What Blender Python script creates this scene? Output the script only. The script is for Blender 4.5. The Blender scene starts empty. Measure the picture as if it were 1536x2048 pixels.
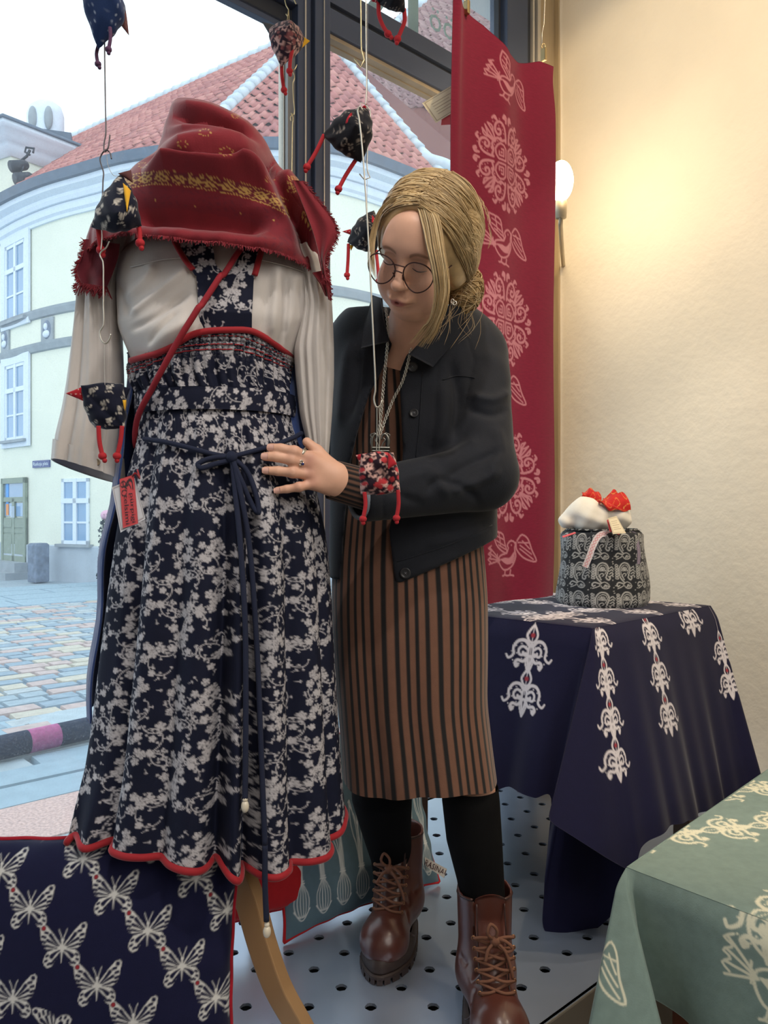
import bpy, bmesh, math, random
import numpy as np
from mathutils import Vector, Matrix
from mathutils.geometry import delaunay_2d_cdt
SC = bpy.context.scene
COL = SC.collection
# ---------------------------------------------------------------- camera (level, 1.33 m above the shop floor)
F = 1540.0; CZ = 0.97
cam_d = bpy.data.cameras.new('camera'); cam = bpy.data.objects.new('camera', cam_d); COL.objects.link(cam)
cam.location = (0, 0, CZ); cam.rotation_euler = (math.pi/2, 0, 0)
cam_d.sensor_fit = 'VERTICAL'; cam_d.sensor_height = 24.0; cam_d.lens = 24.0*F/2048.0
cam_d.clip_start = 0.02; cam_d.clip_end = 200
SC.camera = cam
# ---------------------------------------------------------------- room frame: corner C, w along the window, n outwards
TH = math.radians(48.0)
WX, WY = math.sin(TH), math.cos(TH)
NX, NY = -WY, WX
CX, CY = 0.827, 3.2
FLOOR_Z, CEIL_Z, STREET_Z = -0.38, 3.05, -0.42
def R(s, t, z=0.0):
    """s metres left along the window from the corner, t metres into the shop."""
    return (CX - s*WX - t*NX, CY - s*WY - t*NY, z)
def at(px, py, Y):
    return ((px-768.0)/F*Y, Y, CZ-(py-1024.0)/F*Y)
# ---------------------------------------------------------------- sky and lamps
wd = bpy.data.worlds.new('overcast'); SC.world = wd; wd.use_nodes = True
nt = wd.node_tree; nt.nodes.clear()
o_ = nt.nodes.new('ShaderNodeOutputWorld'); b_ = nt.nodes.new('ShaderNodeBackground')
tc = nt.nodes.new('ShaderNodeTexCoord'); nz = nt.nodes.new('ShaderNodeTexNoise'); nz.inputs['Scale'].default_value = 1.6; nz.inputs['Detail'].default_value = 3
cr = nt.nodes.new('ShaderNodeValToRGB')
cr.color_ramp.elements[0].position = 0.35; cr.color_ramp.elements[0].color = (0.80, 0.90, 1.0, 1)
cr.color_ramp.elements[1].position = 0.65; cr.color_ramp.elements[1].color = (0.93, 0.97, 1.0, 1)
nt.links.new(tc.outputs['Generated'], nz.inputs['Vector']); nt.links.new(nz.outputs['Fac'], cr.inputs['Fac'])
nt.links.new(cr.outputs['Color'], b_.inputs['Color']); b_.inputs['Strength'].default_value = 2.0
nt.links.new(b_.outputs['Background'], o_.inputs['Surface'])
def lamp(name, kind, loc, energy, color, target=None, **kw):
    d = bpy.data.lights.new(name, kind); d.energy = energy; d.color = color
    for k, v in kw.items(): setattr(d, k, v)
    o = bpy.data.objects.new(name, d); COL.objects.link(o); o.location = loc
    if target is not None:
        o.rotation_euler = (Vector(target)-Vector(loc)).to_track_quat('-Z', 'Y').to_euler()
    return o
WARM = (1.0, 0.76, 0.46); SOFT = (1.0, 0.94, 0.87)
lamp('ceiling_and_fill_light', 'AREA', R(2.4, 3.2, CEIL_Z-0.06), 42, SOFT, target=R(1.6, 0.6, 0.6), shape='RECTANGLE', size=1.8, size_y=1.2)
lamp('ceiling_and_fill_light', 'AREA', R(2.9, 5.0, CEIL_Z-0.06), 52, SOFT, target=R(1.6, 0.6, 1.0), shape='RECTANGLE', size=2.0, size_y=1.6)  # fill lamp added deep in the shop to brighten the face from the front
lamp('track_and_fill_spot', 'SPOT', R(1.5, 1.6, CEIL_Z-0.12), 72, WARM, target=R(0.0, 0.85, 1.35), spot_size=math.radians(96), spot_blend=0.2, shadow_soft_size=0.03)
lamp('track_and_fill_spot', 'SPOT', R(2.6, 1.6, CEIL_Z-0.15), 55, SOFT, target=R(1.9, 0.5, 0.6), spot_size=math.radians(60), spot_blend=0.5, shadow_soft_size=0.04)
lamp('track_and_fill_spot', 'SPOT', R(1.1, 1.5, CEIL_Z-0.15), 45, (1.0, 0.86, 0.66), target=R(0.75, 0.75, 0.9), spot_size=math.radians(50), spot_blend=0.4, shadow_soft_size=0.03)
lamp('track_and_fill_spot', 'SPOT', R(1.5, 2.4, CEIL_Z-0.15), 34, (1.0, 0.86, 0.68), target=R(1.75, 0.85, 1.15), spot_size=math.radians(48), spot_blend=0.6, shadow_soft_size=0.04)  # spot added to light the woman's face, hair and hand
SC.view_settings.view_transform = 'Standard'; SC.view_settings.look = 'None'
SC.view_settings.exposure = 0.0; SC.view_settings.gamma = 1.0
try: SC.view_settings.use_curve_mapping = False
except Exception: pass
# ---------------------------------------------------------------- helpers: colours and materials
def lin(c):
    c = c/255.0
    return c/12.92 if c <= 0.04045 else ((c+0.055)/1.055)**2.4
def rgb(r, g, b): return (lin(r), lin(g), lin(b), 1.0)
def _bump(nt, bsdf, scale, strength, dist=0.002, kind='noise', stretch=None, detail=3.0):
    tc = nt.nodes.new('ShaderNodeTexCoord'); mp = nt.nodes.new('ShaderNodeMapping')
    if stretch: mp.inputs['Scale'].default_value = stretch
    nt.links.new(tc.outputs['Object'], mp.inputs['Vector'])
    if kind == 'noise':
        t = nt.nodes.new('ShaderNodeTexNoise'); t.inputs['Scale'].default_value = scale; t.inputs['Detail'].default_value = detail; out = t.outputs['Fac']
    else:
        t = nt.nodes.new('ShaderNodeTexVoronoi'); t.inputs['Scale'].default_value = scale; out = t.outputs['Distance']
    nt.links.new(mp.outputs['Vector'], t.inputs['Vector'])
    b = nt.nodes.new('ShaderNodeBump'); b.inputs['Strength'].default_value = strength; b.inputs['Distance'].default_value = dist
    nt.links.new(out, b.inputs['Height']); nt.links.new(b.outputs['Normal'], bsdf.inputs['Normal'])
    return out, mp
def mat(name, col, rough=0.7, metal=0.0, bump=None, var=0.0, var_scale=8.0, stretch=None, spec=0.5, sheen=0.0, sss=0.0,
        ink=None, ink2=None, emit=None, inkrough=None, col2=None, coat=0.0):
    """Principled material; var mottles the colour with noise, ink/ink2 mix in the colours of a print stored on the mesh."""
    m = bpy.data.materials.new(name); m.use_nodes = True
    nt = m.node_tree; b = nt.nodes['Principled BSDF']
    b.inputs['Roughness'].default_value = rough; b.inputs['Metallic'].default_value = metal
    b.inputs['Specular IOR Level'].default_value = spec
    if sheen: b.inputs['Sheen Weight'].default_value = sheen; b.inputs['Sheen Roughness'].default_value = 0.4
    if sss:
        b.inputs['Subsurface Weight'].default_value = sss; b.inputs['Subsurface Radius'].default_value = (0.008, 0.003, 0.0015)
        b.inputs['Subsurface Scale'].default_value = 1.0
    if coat: b.inputs['Coat Weight'].default_value = coat; b.inputs['Coat Roughness'].default_value = 0.2
    b.inputs['Base Color'].default_value = col
    src = None
    if var or col2:
        tc = nt.nodes.new('ShaderNodeTexCoord'); mp = nt.nodes.new('ShaderNodeMapping'); nz = nt.nodes.new('ShaderNodeTexNoise')
        if stretch: mp.inputs['Scale'].default_value = stretch
        nz.inputs['Scale'].default_value = var_scale; nz.inputs['Detail'].default_value = 4.0
        nt.links.new(tc.outputs['Object'], mp.inputs['Vector']); nt.links.new(mp.outputs['Vector'], nz.inputs['Vector'])
        r = nt.nodes.new('ShaderNodeValToRGB'); r.color_ramp.elements[0].position = 0.3; r.color_ramp.elements[1].position = 0.7
        if col2: c0, c1 = col, col2
        else:
            c0 = tuple(max(0, x*(1-var)) for x in col[:3])+(1,); c1 = tuple(min(1, x*(1+var)) for x in col[:3])+(1,)
        r.color_ramp.elements[0].color = c0; r.color_ramp.elements[1].color = c1
        nt.links.new(nz.outputs['Fac'], r.inputs['Fac']); src = r.outputs['Color']
    for nm, ic in (('print', ink), ('print2', ink2)):
        if ic is None: continue
        a = nt.nodes.new('ShaderNodeAttribute'); a.attribute_name = nm
        mx = nt.nodes.new('ShaderNodeMix'); mx.data_type = 'RGBA'
        nt.links.new(a.outputs['Fac'], mx.inputs[0])
        if src is None: mx.inputs[6].default_value = col
        else: nt.links.new(src, mx.inputs[6])
        mx.inputs[7].default_value = ic; src = mx.outputs[2]
        if nm == 'print' and inkrough is not None:
            mr = nt.nodes.new('ShaderNodeMapRange'); mr.inputs[3].default_value = rough; mr.inputs[4].default_value = inkrough
            nt.links.new(a.outputs['Fac'], mr.inputs[0]); nt.links.new(mr.outputs[0], b.inputs['Roughness'])
    if src is not None: nt.links.new(src, b.inputs['Base Color'])
    if emit: b.inputs['Emission Color'].default_value = emit[0]; b.inputs['Emission Strength'].default_value = emit[1]
    if bump: _bump(nt, b, *bump, stretch=stretch)
    return m
# ---------------------------------------------------------------- helpers: meshes and objects
def fresh(nm): return nm
def link(name, me, m=None, parent=None, label=None, cat=None, group=None, kind=None):
    if m is not None and len(me.materials) == 0: me.materials.append(m)
    o = bpy.data.objects.new(name, me); COL.objects.link(o)
    if parent is not None: o.parent = parent; o.matrix_parent_inverse = parent.matrix_world.inverted() if parent.type != 'EMPTY' else Matrix.Translation(-Vector(parent.location))
    tag(o, label, cat, group, kind)
    return o
def tag(o, label=None, cat=None, group=None, kind=None):
    if label: o['label'] = label
    if cat: o['category'] = cat
    if group: o['group'] = group
    if kind: o['kind'] = kind
    return o
def thing(name, loc, label, cat, group=None, kind=None):
    o = bpy.data.objects.new(name, None); COL.objects.link(o); o.location = loc; o.empty_display_size = 0.05
    return tag(o, label, cat, group, kind)
def mesh(name, V, Q, smooth=True, attrs=None):
    V = np.asarray(V, np.float32).reshape(-1, 3)
    me = bpy.data.meshes.new(name)
    if isinstance(Q, np.ndarray) and Q.ndim == 2:
        k = Q.shape[1]; n = len(Q)
        me.vertices.add(len(V)); me.vertices.foreach_set('co', V.ravel())
        me.loops.add(n*k); me.loops.foreach_set('vertex_index', Q.astype(np.int32).ravel())
        me.polygons.add(n); me.polygons.foreach_set('loop_start', np.arange(0, n*k, k, dtype=np.int32))
        try: me.polygons.foreach_set('loop_total', np.full(n, k, np.int32))
        except Exception: pass
        me.update(calc_edges=True)
        me.validate()
    else:
        me.from_pydata(V.tolist(), [], [list(map(int, f)) for f in Q]); me.update()
    if smooth: me.polygons.foreach_set('use_smooth', np.ones(len(me.polygons), bool))
    if attrs:
        for k_, a in attrs.items():
            at_ = me.attributes.new(k_, 'FLOAT', 'POINT'); at_.data.foreach_set('value', np.asarray(a, np.float32).ravel())
    return me
def gridq(nu, nv, wu=False, wv=False):
    I = np.arange(nu if wu else nu-1); J = np.arange(nv if wv else nv-1)
    i, j = np.meshgrid(I, J, indexing='ij'); i2 = (i+1) % nu; j2 = (j+1) % nv
    return np.stack([i*nv+j, i2*nv+j, i2*nv+j2, i*nv+j2], -1).reshape(-1, 4)
def grid_mesh(name, P, wu=False, wv=False, attrs=None, flip=False, smooth=True):
    nu, nv = P.shape[:2]; q = gridq(nu, nv, wu, wv)
    if flip: q = q[:, ::-1]
    return mesh(name, P.reshape(-1, 3), q, smooth, attrs)
def solid_grid(name, P, thick, attrs=None, smooth=True):
    """Open sheet P (nu,nv,3) given real thickness along its normal: fine front, coarser back, closed rim."""
    du = np.gradient(P, axis=0); dv = np.gradient(P, axis=1); n = np.cross(du, dv); n /= np.linalg.norm(n, axis=2, keepdims=True)+1e-12
    B = P + n*thick; nu, nv = P.shape[:2]; N = nu*nv; eye = np.array((0, 0, CZ))
    if np.linalg.norm(B-eye, axis=2).mean() < np.linalg.norm(P-eye, axis=2).mean(): P, B = B, P   # the side towards the shop carries the fine print
    rim = np.concatenate([np.arange(nv), np.arange(1, nu)*nv+nv-1, (nu-1)*nv+np.arange(nv-2, -1, -1), np.arange(nu-2, 0, -1)*nv])
    iu = np.unique(np.linspace(0, nu-1, max(2, min(nu, nu if N < 6000 else 2+nu//5))).astype(int)); iv = np.unique(np.linspace(0, nv-1, max(2, min(nv, nv if N < 6000 else 2+nv//5))).astype(int))
    K = B[np.ix_(iu, iv)].reshape(-1, 3); m = len(rim); k = np.arange(m); k2 = (k+1) % m; r2 = np.roll(rim, -1)
    V = np.concatenate([P.reshape(-1, 3), B.reshape(-1, 3)[rim], K])
    q = gridq(nu, nv); side = np.stack([rim, N+k, N+k2, r2], -1); qb = gridq(len(iu), len(iv))[:, ::-1]+N+m
    a2 = {a: np.concatenate([np.ravel(x), np.ravel(x)[rim], np.asarray(x).reshape(nu, nv)[np.ix_(iu, iv)].ravel()]) for a, x in attrs.items()} if attrs else None
    return mesh(name, V, np.concatenate([q, side, qb]), smooth, a2)
class MB:
    """collects simple shapes into one mesh"""
    def __init__(s): s.v = []; s.f = []; s.n = 0
    def add(s, V, Fc):
        s.v.extend([tuple(map(float, x)) for x in V]); s.f.extend([tuple(int(i)+s.n for i in f) for f in Fc]); s.n = len(s.v); return s
    def box(s, c, size, rot=0.0, M=None):
        sx, sy, sz = [x/2.0 for x in size]; ca, sa = math.cos(rot), math.sin(rot); V = []
        for z in (-sz, sz):
            for x, y in ((-sx, -sy), (sx, -sy), (sx, sy), (-sx, sy)):
                p = Vector((x*ca-y*sa, x*sa+y*ca, z))
                if M is not None: p = M @ Vector((x, y, z))
                V.append((p[0]+c[0], p[1]+c[1], p[2]+c[2]))
        return s.add(V, [(3, 2, 1, 0), (4, 5, 6, 7), (0, 1, 5, 4), (1, 2, 6, 5), (2, 3, 7, 6), (3, 0, 4, 7)])
    def prism(s, poly, d):
        """extrude 3D polygon by vector d"""
        n = len(poly); P = [Vector(p) for p in poly]; D = Vector(d)
        V = P+[p+D for p in P]
        return s.add(V, [tuple(range(n))[::-1], tuple(range(n, 2*n))]+[(i, (i+1) % n, n+(i+1) % n, n+i) for i in range(n)])
    def tube(s, pts, r, k=8, cap=True):
        V, Fc = tube_vf(pts, r, k, cap); return s.add(V, Fc)
    def ball(s, c, r, nu=10, nv=7):
        V = []; Fc = []
        rr = r if hasattr(r, '__len__') else (r, r, r)
        for i in range(nv+1):
            th = math.pi*i/nv
            for j in range(nu):
                ph = 2*math.pi*j/nu; V.append((c[0]+rr[0]*math.sin(th)*math.cos(ph), c[1]+rr[1]*math.sin(th)*math.sin(ph), c[2]+rr[2]*math.cos(th)))
        for i in range(nv):
            for j in range(nu): Fc.append((i*nu+j, (i+1)*nu+j, (i+1)*nu+(j+1) % nu, i*nu+(j+1) % nu))
        return s.add(V, Fc)
    def mesh(s, name, smooth=False):
        return mesh(name, s.v, s.f, smooth)
    def build(s, name, m, parent=None, smooth=False, bevel=0.0, **kw):
        me = s.mesh(name, smooth)
        if bevel:
            bm = bmesh.new(); bm.from_mesh(me); bmesh.ops.remove_doubles(bm, verts=bm.verts, dist=1e-6)
            bmesh.ops.bevel(bm, geom=[e for e in bm.edges if len(e.link_faces) == 2 and e.calc_face_angle(0) > 0.5], offset=bevel, segments=2, profile=0.6, affect='EDGES')
            bm.to_mesh(me); bm.free()
        return link(name, me, m, parent, **kw)
def resample(pts, n, closed=False):
    P = np.asarray(pts, float)
    if closed: P = np.vstack([P, P[:1]])
    # catmull-rom through the points
    m = len(P)
    ts = np.concatenate([[0], np.cumsum(np.linalg.norm(np.diff(P, axis=0), axis=1)+1e-9)])
    t = np.linspace(0, ts[-1], n, endpoint=not closed)
    out = np.empty((n, P.shape[1]))
    tan = np.empty_like(P)
    for i in range(m):
        if closed: a, b = P[(i-1) % (m-1)], P[(i+1) % (m-1) if i < m-1 else 1]; dt = (ts[1]-ts[0] if i in (0, m-1) else ts[i+1]-ts[i]) + (ts[m-1]-ts[m-2] if i in (0, m-1) else ts[i]-ts[i-1])
        else: a, b = P[max(i-1, 0)], P[min(i+1, m-1)]; dt = ts[min(i+1, m-1)]-ts[max(i-1, 0)]
        tan[i] = (b-a)/max(dt, 1e-9)
    k = np.clip(np.searchsorted(ts, t, 'right')-1, 0, m-2); h = ts[k+1]-ts[k]; x = ((t-ts[k])/h)[:, None]; h = h[:, None]
    return (2*x**3-3*x**2+1)*P[k]+(x**3-2*x**2+x)*h*tan[k]+(-2*x**3+3*x**2)*P[k+1]+(x**3-x**2)*h*tan[k+1]
def tube_vf(pts, r, k=8, cap=True, closed=False, flat=None):
    P = np.asarray(pts, float); n = len(P); r = np.broadcast_to(np.asarray(r, float), (n,))
    T = np.roll(P, -1, 0)-np.roll(P, 1, 0) if closed else np.gradient(P, axis=0)
    T /= np.linalg.norm(T, axis=1, keepdims=True)+1e-12
    ref = np.array([0, 0, 1.0]) if abs(T[0][2]) < 0.9 else np.array([1.0, 0, 0])
    N = np.cross(T[0], ref); N /= np.linalg.norm(N)+1e-12; V = []
    for i in range(n):
        N = N-T[i]*np.dot(N, T[i]); N /= np.linalg.norm(N)+1e-12; B = np.cross(T[i], N)
        for j in range(k):
            a = 2*math.pi*j/k; fl = 1.0 if flat is None else flat
            V.append(P[i]+r[i]*(math.cos(a)*N+fl*math.sin(a)*B))
    Fc = []
    for i in range(n if closed else n-1):
        for j in range(k):
            i2 = (i+1) % n; Fc.append((i*k+j, i*k+(j+1) % k, i2*k+(j+1) % k, i2*k+j))
    if cap and not closed: Fc += [tuple(range(k))[::-1], tuple((n-1)*k+j for j in range(k))]
    return V, Fc
def tube(name, pts, r, m, parent=None, k=8, n=None, closed=False, **kw):
    P = np.asarray(pts, float)
    if n: P = resample(P, n, closed); 
    if n and hasattr(r, '__len__'): r = np.interp(np.linspace(0, 1, n), np.linspace(0, 1, len(r)), r)
    V, Fc = tube_vf(P, r, k, True, closed)
    return link(name, mesh(name, V, Fc, True), m, parent, **kw)
def hole(o): return o
# ---------------------------------------------------------------- helpers: raster prints (become mesh attributes)
class Ras:
    def __init__(s, w, h, ppm, wrap=False):
        s.w, s.h, s.k, s.wrap = int(w*ppm), int(h*ppm), ppm, wrap; s.a = np.zeros((s.h, s.w), np.float32)
    def _blit(s, x0, y0, al, erase=False):
        hh, ww = al.shape; ys = np.arange(y0, y0+hh); xs = np.arange(x0, x0+ww)
        if s.wrap:
            ix = np.ix_(ys % s.h, xs % s.w)
            s.a[ix] = np.minimum(s.a[ix], 1-al) if erase else np.maximum(s.a[ix], al)
        else:
            my = (ys >= 0) & (ys < s.h); mx = (xs >= 0) & (xs < s.w)
            if not my.any() or not mx.any(): return
            ix = np.ix_(ys[my], xs[mx]); al = al[np.ix_(my, mx)]
            s.a[ix] = np.minimum(s.a[ix], 1-al) if erase else np.maximum(s.a[ix], al)
    def seg(s, p, q, w0, w1=None, erase=False):
        w1 = w0 if w1 is None else w1; k = s.k; px, py, qx, qy = p[0]*k, p[1]*k, q[0]*k, q[1]*k; r0, r1 = w0*k/2, w1*k/2; rm = max(r0, r1)+1.5
        x0, x1 = int(min(px, qx)-rm), int(max(px, qx)+rm)+1; y0, y1 = int(min(py, qy)-rm), int(max(py, qy)+rm)+1
        X, Y = np.meshgrid(np.arange(x0, x1)+.5, np.arange(y0, y1)+.5)
        dx, dy = qx-px, qy-py; t = np.clip(((X-px)*dx+(Y-py)*dy)/(dx*dx+dy*dy+1e-9), 0, 1)
        d = np.hypot(X-px-t*dx, Y-py-t*dy); s._blit(x0, y0, np.clip(r0+(r1-r0)*t-d+.5, 0, 1).astype(np.float32), erase)
    def line(s, pts, w, closed=False, erase=False, w1=None):
        n = len(pts)
        for i in range(n if closed else n-1):
            if w1 is None: s.seg(pts[i], pts[(i+1) % n], w, erase=erase)
            else: s.seg(pts[i], pts[(i+1) % n], w+(w1-w)*i/(n-1), w+(w1-w)*(i+1)/(n-1), erase=erase)
    def curve(s, pts, w, n=24, closed=False, erase=False, w1=None): s.line(resample(pts, n, closed), w, closed, erase, w1)
    def dot(s, c, r, erase=False): s.seg(c, (c[0]+1e-6, c[1]), 2*r, erase=erase)
    def poly(s, pts, erase=False):
        P = np.asarray(pts)*s.k; x0, y0 = np.floor(P.min(0)).astype(int)-1; x1, y1 = np.ceil(P.max(0)).astype(int)+2; al = 0
        for ox, oy in ((.25, .25), (.75, .25), (.25, .75), (.75, .75)):
            X, Y = np.meshgrid(np.arange(x0, x1)+ox, np.arange(y0, y1)+oy); ins = np.zeros(X.shape, bool); j = len(P)-1
            for i in range(len(P)):
                c = ((P[i, 1] > Y) != (P[j, 1] > Y)) & (X < (P[j, 0]-P[i, 0])*(Y-P[i, 1])/(P[j, 1]-P[i, 1]+1e-12)+P[i, 0]); ins ^= c; j = i
            al = al+ins*0.25
        s._blit(x0, y0, al.astype(np.float32), erase)
    def sample(s, u, v):
        x = np.asarray(u)*s.k-.5; y = np.asarray(v)*s.k-.5; x0 = np.floor(x).astype(int); y0 = np.floor(y).astype(int); fx, fy = x-x0, y-y0
        def g(yy, xx):
            if s.wrap: return s.a[yy % s.h, xx % s.w]
            ok = (yy >= 0) & (yy < s.h) & (xx >= 0) & (xx < s.w); return np.where(ok, s.a[np.clip(yy, 0, s.h-1), np.clip(xx, 0, s.w-1)], 0)
        return (g(y0, x0)*(1-fx)+g(y0, x0+1)*fx)*(1-fy)+(g(y0+1, x0)*(1-fx)+g(y0+1, x0+1)*fx)*fy
def xf(pts, c, sc=1.0, rot=0.0, mx=1, my=1):
    ca, sa = math.cos(rot), math.sin(rot)
    return [(c[0]+sc*(mx*x*ca-my*y*sa), c[1]+sc*(mx*x*sa+my*y*ca)) for x, y in pts]
# ---------------------------------------------------------------- helpers: signed-distance modelling (organic shapes)
def smin(a, b, k):
    h = np.maximum(k-np.abs(a-b), 0)/k; return np.minimum(a, b)-h*h*k*.25
def smax(a, b, k): return -smin(-a, -b, k)
def nets(f, xs, ys, zs):
    """surface nets of f<0 on a rectilinear grid -> verts, quads"""
    nx, ny, nz = len(xs), len(ys), len(zs)
    ins = f < 0
    cs = [(0, 0, 0), (1, 0, 0), (0, 1, 0), (1, 1, 0), (0, 0, 1), (1, 0, 1), (0, 1, 1), (1, 1, 1)]
    cnt = sum(ins[a:nx-1+a, b:ny-1+b, c:nz-1+c].astype(np.int8) for a, b, c in cs)
    act = (cnt > 0) & (cnt < 8); I = np.argwhere(act); idx = -np.ones(act.shape, np.int32); idx[act] = np.arange(len(I))
    acc = np.zeros((len(I), 3)); num = np.zeros(len(I))
    ed = [(0, 1), (2, 3), (4, 5), (6, 7), (0, 2), (1, 3), (4, 6), (5, 7), (0, 4), (1, 5), (2, 6), (3, 7)]
    fv = [f[I[:, 0]+a, I[:, 1]+b, I[:, 2]+c] for a, b, c in cs]
    for a, b in ed:
        fa, fb = fv[a], fv[b]; cr = (fa < 0) != (fb < 0); t = np.where(cr, fa/(fa-fb+1e-20), 0)
        for ax in range(3): acc[:, ax] += np.where(cr, cs[a][ax]+t*(cs[b][ax]-cs[a][ax]), 0)
        num += cr
    L = acc/num[:, None]; V = np.empty_like(L)
    for ax, g in enumerate((xs, ys, zs)): i = I[:, ax]; V[:, ax] = g[i]+L[:, ax]*(g[i+1]-g[i])
    Q = []
    for ax in range(3):
        sl0 = [slice(None)]*3; sl1 = [slice(None)]*3; sl0[ax] = slice(0, -1); sl1[ax] = slice(1, None)
        a, b = ins[tuple(sl0)], ins[tuple(sl1)]; E = np.argwhere(a != b); o1, o2 = [(1, 2), (2, 0), (0, 1)][ax]
        E = E[(E[:, o1] > 0) & (E[:, o2] > 0) & (E[:, o1] < act.shape[o1]) & (E[:, o2] < act.shape[o2])]
        def cell(d1, d2):
            e = E.copy(); e[:, o1] -= d1; e[:, o2] -= d2; return idx[e[:, 0], e[:, 1], e[:, 2]]
        q = np.stack([cell(1, 1), cell(0, 1), cell(0, 0), cell(1, 0)], -1); fl = a[E[:, 0], E[:, 1], E[:, 2]]
        q[~fl] = q[~fl][:, ::-1]; Q.append(q)
    Q = np.concatenate(Q); Q = Q[(Q >= 0).all(1)]
    return V, Q
class SDF:
    """list of primitives evaluated on a rectilinear grid, each only near its own box"""
    def __init__(s): s.ops = []
    def ell(s, c, r, k=.01, op='u', M=None): s.ops.append(('ell', np.array(c, float), np.array(r, float), k, op, M)); return s
    def cap(s, a, b, r0, r1=None, k=.01, op='u', fl=None): s.ops.append(('cap', np.array(a, float), np.array(b, float), (r0, r0 if r1 is None else r1), k, op, fl)); return s
    def box(s, c, h, rr, k=.01, op='u', M=None): s.ops.append(('box', np.array(c, float), np.array(h, float), rr, k, op, M)); return s
    def plane(s, p, n, k=.002, op='i'): s.ops.append(('pl', np.array(p, float), np.array(n, float)/np.linalg.norm(n), k, op)); return s
    def _d(s, o, X, Y, Z):
        if o[0] == 'ell':
            P = [X-o[1][0], Y-o[1][1], Z-o[1][2]]
            if o[5] is not None: M = o[5]; P = [M[0][i]*P[0]+M[1][i]*P[1]+M[2][i]*P[2] for i in range(3)]
            r = o[2]; k0 = np.sqrt((P[0]/r[0])**2+(P[1]/r[1])**2+(P[2]/r[2])**2); k1 = np.sqrt((P[0]/r[0]**2)**2+(P[1]/r[1]**2)**2+(P[2]/r[2]**2)**2)
            return k0*(k0-1)/(k1+1e-9)
        if o[0] == 'cap':
            a, b = o[1], o[2]; d = b-a; L = (d*d).sum()+1e-12; t = np.clip(((X-a[0])*d[0]+(Y-a[1])*d[1]+(Z-a[2])*d[2])/L, 0, 1); r0, r1 = o[3]
            dx, dy, dz = X-a[0]-t*d[0], Y-a[1]-t*d[1], Z-a[2]-t*d[2]
            if o[6] is not None: # flatten along a direction: (dir, factor)
                n, fct = o[6]; q = dx*n[0]+dy*n[1]+dz*n[2]; e = q*(1/fct-1); dx, dy, dz = dx+n[0]*e, dy+n[1]*e, dz+n[2]*e
            return np.sqrt(dx*dx+dy*dy+dz*dz)-(r0+(r1-r0)*t)
        if o[0] == 'box':
            P = [X-o[1][0], Y-o[1][1], Z-o[1][2]]
            if o[6] is not None: M = o[6]; P = [M[0][i]*P[0]+M[1][i]*P[1]+M[2][i]*P[2] for i in range(3)]
            q = [np.abs(P[i])-o[2][i]+o[3] for i in range(3)]
            return np.sqrt(sum(np.maximum(t, 0)**2 for t in q))+np.minimum(np.maximum(np.maximum(q[0], q[1]), q[2]), 0)-o[3]
        return (X-o[1][0])*o[2][0]+(Y-o[1][1])*o[2][1]+(Z-o[1][2])*o[2][2]
    def _bb(s, o):
        if o[0] == 'ell': r = o[2].max(); return o[1]-r, o[1]+r, o[3]
        if o[0] == 'cap': r = max(o[3])*1.0; return np.minimum(o[1], o[2])-r, np.maximum(o[1], o[2])+r, o[4]
        if o[0] == 'box': r = np.linalg.norm(o[2]); return o[1]-r, o[1]+r, o[4]
        return None
    def grid(s, xs, ys, zs):
        f = np.full((len(xs), len(ys), len(zs)), 1.0, np.float32)
        for o in s.ops:
            op = o[5] if o[0] == 'cap' else (o[5] if o[0] == 'box' else o[4]); k = o[3] if o[0] in ('ell', 'pl') else o[4]
            bb = s._bb(o)
            if bb is None or op == 'i': sl = (slice(None),)*3
            else:
                m = k+.012; sl = tuple(slice(max(0, np.searchsorted(g, bb[0][i]-m)-1), np.searchsorted(g, bb[1][i]+m)+1) for i, g in enumerate((xs, ys, zs)))
            if any(x.start is not None and x.start >= x.stop for x in sl): continue
            X, Y, Z = np.meshgrid(xs[sl[0]], ys[sl[1]], zs[sl[2]], indexing='ij', sparse=True)
            d = s._d(o, X, Y, Z); cur = f[sl]
            f[sl] = smin(cur, d, k) if op == 'u' else (smax(cur, -d, k) if op == 's' else smax(cur, d, k))
        return f
    def mesh(s, lo, hi, h, disp=None, xs=None, ys=None, zs=None):
        xs = np.arange(lo[0], hi[0]+h, h) if xs is None else xs; ys = np.arange(lo[1], hi[1]+h, h) if ys is None else ys; zs = np.arange(lo[2], hi[2]+h, h) if zs is None else zs
        f = s.grid(xs, ys, zs)
        if disp is not None:
            X, Y, Z = np.meshgrid(xs, ys, zs, indexing='ij', sparse=True); f = f-disp(X, Y, Z)
        return nets(f, xs, ys, zs)
def vnormals(V, Q):
    V = np.asarray(V, float); n = np.cross(V[Q[:, 2]]-V[Q[:, 0]], V[Q[:, 3]]-V[Q[:, 1]]); N = np.zeros_like(V)
    for i in range(Q.shape[1]): np.add.at(N, Q[:, i], n)
    return N/(np.linalg.norm(N, axis=1, keepdims=True)+1e-12)
def relax(V, Q, it=2, lam=.5):
    for _ in range(it):
        A = np.zeros_like(V); c = np.zeros(len(V))
        for i in range(4):
            for j in ((i+1) % 4, (i-1) % 4): np.add.at(A, Q[:, i], V[Q[:, j]]); np.add.at(c, Q[:, i], 1)
        V = V+lam*(A/np.maximum(c, 1)[:, None]-V)
    return V
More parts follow.
